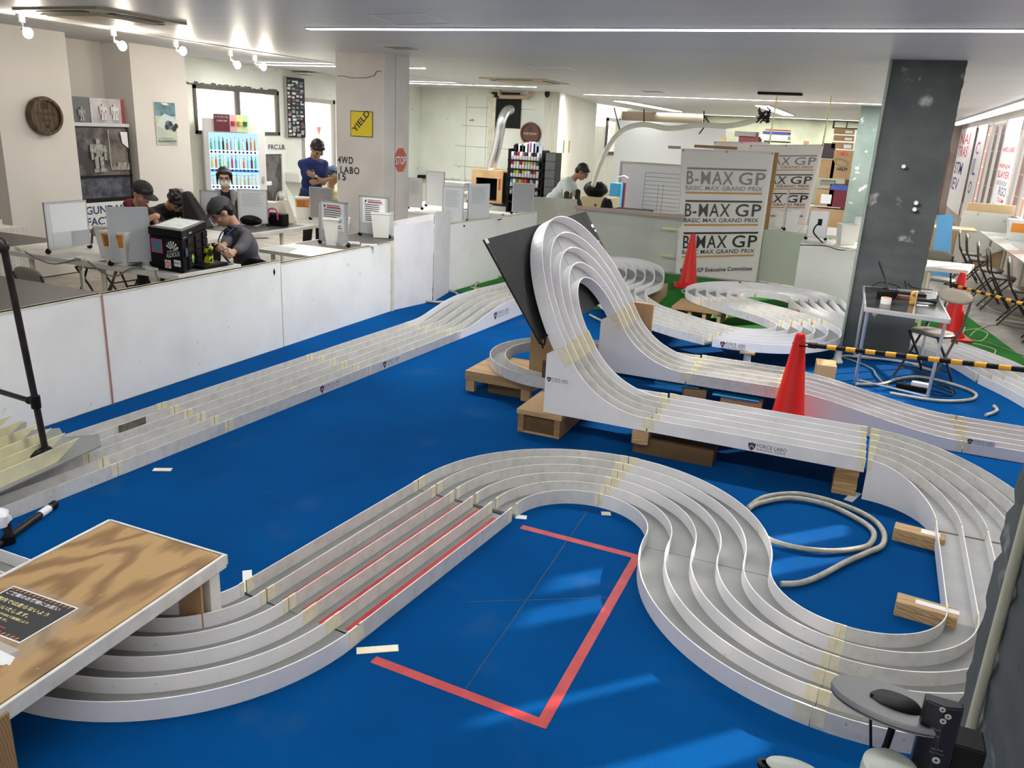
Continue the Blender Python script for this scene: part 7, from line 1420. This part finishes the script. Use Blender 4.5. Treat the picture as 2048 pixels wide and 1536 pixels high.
for k in range(14): q = 2 * pi * k / 14; m.ell(bw_ + (a_ * cos(q) + b_ * sin(q)) * .031, (.007, .007, .007), None, 8, 5)
m.build('bead_bracelet', mat('dark_beads', (.05, .01, .02), .3), t, smooth=True, local=True)
p = P(417, 512, .82); single('model_car_part', M().ell((p.x, p.y, .88), (.045, .03, .022), None, 8, 5).ell((p.x + .03, p.y, .89), (.02, .02, .015), None, 8, 5).box(p.x - .03, p.x + .03, p.y - .02, p.y + .02, ZT + .004, .875), mat('neon_yellow_black', (.65, .80, .03), .4, col2=(.01, .01, .01), scale=22, lo=.48, hi=.52), 'black and neon yellow part in the hands of the man with grey cap', 'model part')
single('work_box', M().box(-5.08, -4.83, 5.02, 5.30, ZT + .0032, ZT + .03), BLK, 'low black box lying before the man with grey cap', 'box', bevel=.004)
# black chair back with white piping behind him
m = M(); c = P(514, 545, .66); m.ell((c.x - .02, c.y + .02, .68), (.20, .045, .10), None, 18, 10); single('chair_back', m, BLK, 'black rounded chair back behind the man with grey cap', 'chair', smooth=True)
# 2 man in black cap and black-maroon jacket
h2 = PY(277, 385, 6.6); BKJ = mat('black_fleece', (.013, .013, .016), .85); ha = PY(300, 437, 6.45); hb = PY(310, 440, 6.6)
t, T, R_, J = person('man in black cap and black jacket with maroon hood, seated in profile', (h2.x - .22, h2.y + .02, 0), (1, -.12), hb, ha, lean=24, pitch=30, skin=SKIN, shirt=BKJ, sleeve=.85, hair='short', curl=60)
cap_(t, T, R_, mat('black_cap', (.010, .010, .012), .8)); MAR = mat('maroon_hood', (.12, .008, .02), .85); m = M(); m.ell(J['nb'] - J['f'] * .06 + V((0, 0, .0)), (.12, .08, .055), None, 18, 10); m.cap(J['nb'] + V((-.08, .02, .0)), .04, J['ch'] + J['f'] * .12 + V((-.03, 0, 0)), .035); m.cap(J['nb'] + V((.08, .02, .0)), .04, J['ch'] + J['f'] * .12 + V((.03, 0, 0)), .035); voxel(m.build('maroon_hood', MAR, t, smooth=True, local=True), .01, 4)
dup(ch0, (h2.x - .24, h2.y + .0, -.012), radians(-97), 'folding chair the man in black cap sits on', 'scattered empty folding chairs')
m = M(); p = PY(291, 427, 6.5); m.tube([p + V((cos(a) * .025, 0, sin(a) * .025)) for a in [2 * pi * i / 14 for i in range(15)]], .003, 5); m.tube([p + V((.02, 0, -.01)), p + V((.07, 0, -.05))], .004, 5); single('tweezers', m, INK, 'thin dark tool held by the man in black cap', 'tool')
# 3 dark haired person bent over
h3 = PY(350, 392, 7.35); t, T, R_, J = person('person with tousled black hair in black clothes bent over the table', (h3.x - .34, 7.38, 0), (1, -.25), PY(385, 440, 7.1), PY(372, 442, 7.2), lean=38, pitch=62, skin=SKIN, shirt=mat('black_cloth', (.006, .006, .008), .95), sleeve=.9, hair='mop', curl=50)
m = M(); a = PY(396, 405, 7.0); b = PY(405, 447, 6.95); m.hexa([(b.x - .24, 6.9, ZT + .003), (b.x + .10, 6.9, ZT + .003), (b.x + .10, 7.05, ZT + .003), (b.x - .24, 7.05, ZT + .003)], [(a.x - .20, 6.95, a.z + .10), (a.x - .10, 6.95, a.z + .12), (a.x - .10, 7.03, a.z + .12), (a.x - .20, 7.03, a.z + .10)]); single('backpack', m, mat('black_nylon', (.010, .010, .012), .5), 'black backpack leaning on the table before the dark haired person', 'backpack', bevel=.03)
# 4 woman with glasses and face mask
h4 = PY(450, 368, 8.55); t, T, R_, J = person('woman with glasses and white face mask facing the viewer', (h4.x - .10, h4.y + .12, 0), (.62, -.78), PY(470, 448, 8.3), PY(440, 448, 8.3), lean=10, pitch=12, skin=mat('skin_c', (.60, .40, .30), .5, sub=.05), shirt=mat('black_top', (.010, .010, .013), .9), sleeve=.9, hair='long', curl=40)
m = M(); m.ell(T(0, .060, -.052), (.060, .050, .047), R_, 20, 12, fn=lambda p: V((p.x, p.y * (1 + 0), p.z))); m.build('face_mask', mat('mask_white', (.78, .78, .76), .8), t, smooth=True, local=True); glasses(t, T, R_, mat('red_brown_frame', (.12, .02, .02), .3))
m = M()
for k in (-1, 1): m.tube([T(k * .055, .055, -.035), T(k * .080, .0, -.005)], .0015, 5)
m.build('mask_loop', PAPER, t, local=True)
m = M()
for k in (-1, 1): m.cap(J['nb'] + V((k * .10, .06, -.02)), .045, J['ch'] + V((k * .13, .11, -.12)), .05)
voxel(m.build('grey_cardigan', mat('grey_cardigan', (.30, .30, .33), .9), t, smooth=True, local=True), .01, 4)
# 5 standing man in blue T-shirt, arms folded
h5 = PY(636, 290, 9.5); lc = (h5.x - .13, 9.52, 0); fw = (.93, -.36); BLT = mat('navy_blue_jersey', (.005, .018, .13), .75, col2=(.008, .03, .19), scale=4, bump=.25, bscale=30)
rz_ = atan2(-fw[0], fw[1]); RR = Matrix.Rotation(rz_, 4, 'Z'); W5 = lambda x, y, z: V(lc) + RR @ V((x, y, z))
t, T, R_, J = person('man in dark blue T-shirt standing with folded arms, looking down', lc, fw, W5(.13, .27, 1.20), W5(-.12, .30, 1.17), lean=9, pitch=46, hyaw=-8, skin=mat('skin_b', (.40, .23, .14), .5, sub=.05), shirt=BLT, sleeve=.4, stand=True, hair='mop' if False else 'short', curl=18, shirt_name='t_shirt', hips_up=.03, palms=((0, -.9, .1), (0, -.9, .1)))
m = M(); q = J['el'].lerp(J['wl'], .93); d_ = (J['wl'] - J['el']).normalized(); m.cyl(q - d_ * .012, q + d_ * .012, .032, n=16); m.build('wrist_watch', BLK, t, smooth=True, local=True); m = M(); m.cyl(q + V((0, .024, .01)), q + V((0, .036, .012)), .018, n=12); m.build('watch_face', CHROME, t, local=True)
# 6 seated person with blue cap, half hidden by the white column
h6 = PY(664, 358, 10.4); t, T, R_, J = person('seated person in denim blue cap and yellow top, half hidden by the white column', (h6.x - .10, 10.42, 0), (.95, -.35), PY(690, 430, 10.2), PY(685, 430, 10.0), lean=12, pitch=12, skin=mat('skin_b', (.40, .23, .14), .5), shirt=mat('pale_yellow_top', (.62, .58, .32), .8), sleeve=.8, hair='short'); cap_(t, T, R_, mat('denim_cap', (.04, .07, .14), .9, col2=(.07, .11, .20), scale=30))
# 7 stooping man in white T-shirt
h7 = PY(1169, 345, 12.85); fw = (1, .10); lc = (h7.x - .50, 12.85, 0)
t, T, R_, J = person('stooping man in white T-shirt with olive arm sleeves and glasses', lc, fw, PY(1166, 424, 12.9), PY(1158, 416, 12.75), lean=42, pitch=38, skin=SKIN2, shirt=mat('white_jersey', (.62, .68, .66), .8), sleeve=.4, stand=True, hair='short', curl=30, shirt_name='t_shirt', hips_up=-.07, pants=mat('olive_trousers', (.06, .065, .03), .8))
OL = mat('olive_sleeve', (.035, .038, .015), .8); m = M()
for a, b, c in (('el', 'wl', 'shl'), ('er', 'wr', 'shr')):
    E_ = J[a]; W_ = J[b]; m.cap(E_ + (E_ - W_).normalized() * .0 + V((0, 0, .10)), .050, E_, .045); m.cap(E_, .045, E_.lerp(W_, .92), .031)
voxel(m.build('arm_sleeves', OL, t, smooth=True, local=True), .009, 3); glasses(t, T, R_, INKG)
# ================================================================ things right in front of the viewer
single('near_shelf', M().box(-.15, .38, .72, 1.02, .955, .985).box(-.13, -.10, .74, .77, 0, .955).box(.33, .36, .74, .77, 0, .955).box(-.13, -.10, .96, .99, 0, .955).box(.33, .36, .96, .99, 0, .955), TDARK, 'shelf just below the view carrying the lamp and device', 'shelf')
DY = .95
# round lamp dish on a jointed bracket
dl_ = thing('dish_lamp', 'round grey dish lamp on a thin black bracket at the bottom right', 'lamp', (.1, DY, .985))
c = PY(1783, 1408, DY); a = PY(1650, 1390, DY); b = PY(1905, 1440, DY); R1 = (b - a).length / 2
tn = Matrix.Rotation(radians(3), 3, 'Y') @ Matrix.Rotation(radians(-17), 3, 'X')
DG = mat('dish_grey', (.23, .24, .25), .3, col2=(.17, .18, .19), scale=2); M().lathe([(R1 * .98, .004), (R1, .0), (R1 * .97, -.006), (R1 * .5, -.001), (.001, .0)], c, 56, R_=tn).build('dish', DG, dl_, smooth=True)
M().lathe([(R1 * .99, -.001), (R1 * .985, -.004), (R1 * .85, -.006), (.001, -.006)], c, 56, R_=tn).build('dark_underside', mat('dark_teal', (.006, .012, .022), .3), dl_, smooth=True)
M().lathe([(R1 * .40, .002), (R1 * .42, .006), (R1 * .34, .011), (.001, .013)], c + V((.004, -.004, 0)), 30, R_=tn).build('black_hub', BLK, dl_, smooth=True)
m = M(); p0 = c + V((-.010, -.002, .004)); foot = PY(1742, 1540, DY); m.tube([c + V((.006, -.012, -.005)), c.lerp(foot, .5) + V((.006, -.012, 0)), foot], .0042, 8); m.tube([c + V((-.024, -.01, .004)), c + V((-.022, -.012, -.01)), foot], .0018, 6); m.tube([c + V((-.026, -.008, .007)), c + V((.010, -.008, .002))], .005, 8); m.build('bracket', BLK, dl_, smooth=True)
m = M(); m.tube([foot, V((foot.x, foot.y, .985))], .006, 8); m.lathe([(.03, 0), (.03, .006), (.008, .012)], (foot.x, foot.y, .985), 20); m.build('stand_foot', BLK, dl_, smooth=True)
# black device with round buttons
dv = thing('control_box', 'tall black control box with round white buttons beside the dish', 'device', (.2, DY, .985)); a = PY(1852, 1400, DY - .05); b = PY(1933, 1408, DY - .05)
q = [(a.x, DY - .05), (a.x + (b.x - a.x) * .52, DY - .055), (b.x, DY - .048), (b.x, DY - .035), (a.x, DY - .035)]; M().prism(q, .985, a.z).build('case', mat('device_black', (.006, .007, .014), .35), dv, bevel=.002)
q2 = PY(1975, 1508, DY - .04); M().prism([(b.x, DY - .04), (q2.x, DY - .04), (q2.x, DY + .0), (b.x, DY + .0)], .985, q2.z).build('side_block', BLK, dv, bevel=.002)
for (u, v, r) in ((1885, 1419, .0032), (1896, 1433, .0034), (1886, 1442, .0034), (1872, 1520, .0042)):
    p = PY(u, v, DY - .0555); M().cyl(p, p + V((0, -.001, 0)), r, n=18).build('button', mat('button_grey', (.35, .38, .36), .4), dv); M().cyl(p + V((0, -.001, 0)), p + V((0, -.0012, 0)), r * .4, n=12).build('button_mark', INK, dv)
DIM = mat('dim_print', (.20, .22, .25), .5)
for s_, u, v, w_ in (('Shine', 1860, 1457, .011), ('LITE', 1864, 1472, .007), ('Scan Mode', 1862, 1497, .012), ('Play / Pause', 1858, 1504, .015)):
    p = PY(u, v, DY - .0562); text(s_, 'lettering', DIM, dv, p, (1, 0, 0), UP, height=.0022, width=w_, depth=.0002)
# white round tub, white oval lid with black knob
p = PY(1778, 1550, DY - .10); M_ = M().lathe([(.030, -.05), (.030, 0), (.029, .010), (.024, .013), (.001, .014)], (p.x, p.y, p.z + .002), 40); t_ = single('white_tub', M_, mat('soft_white', (.55, .58, .52), .4), 'white round capped tub at the bottom edge below the dish lamp', 'tub', smooth=True)
p = PY(1590, 1533, DY - .06); single('white_saucer', M().ell((p.x, p.y, p.z - .004), (.034, .016, .008), None, 28, 10), mat('soft_white', (.55, .58, .52), .4), 'white oval lid at the bottom edge', 'lid', smooth=True)
p = PY(1529, 1528, DY - .06); single('thumb_screw', M().lathe([(.007, -.03), (.007, -.004), (.009, -.002), (.009, .002), (.004, .003), (.004, -.001)], tuple(p), 20), BLK, 'small black knob at the bottom edge left of the white lid', 'knob', smooth=True)
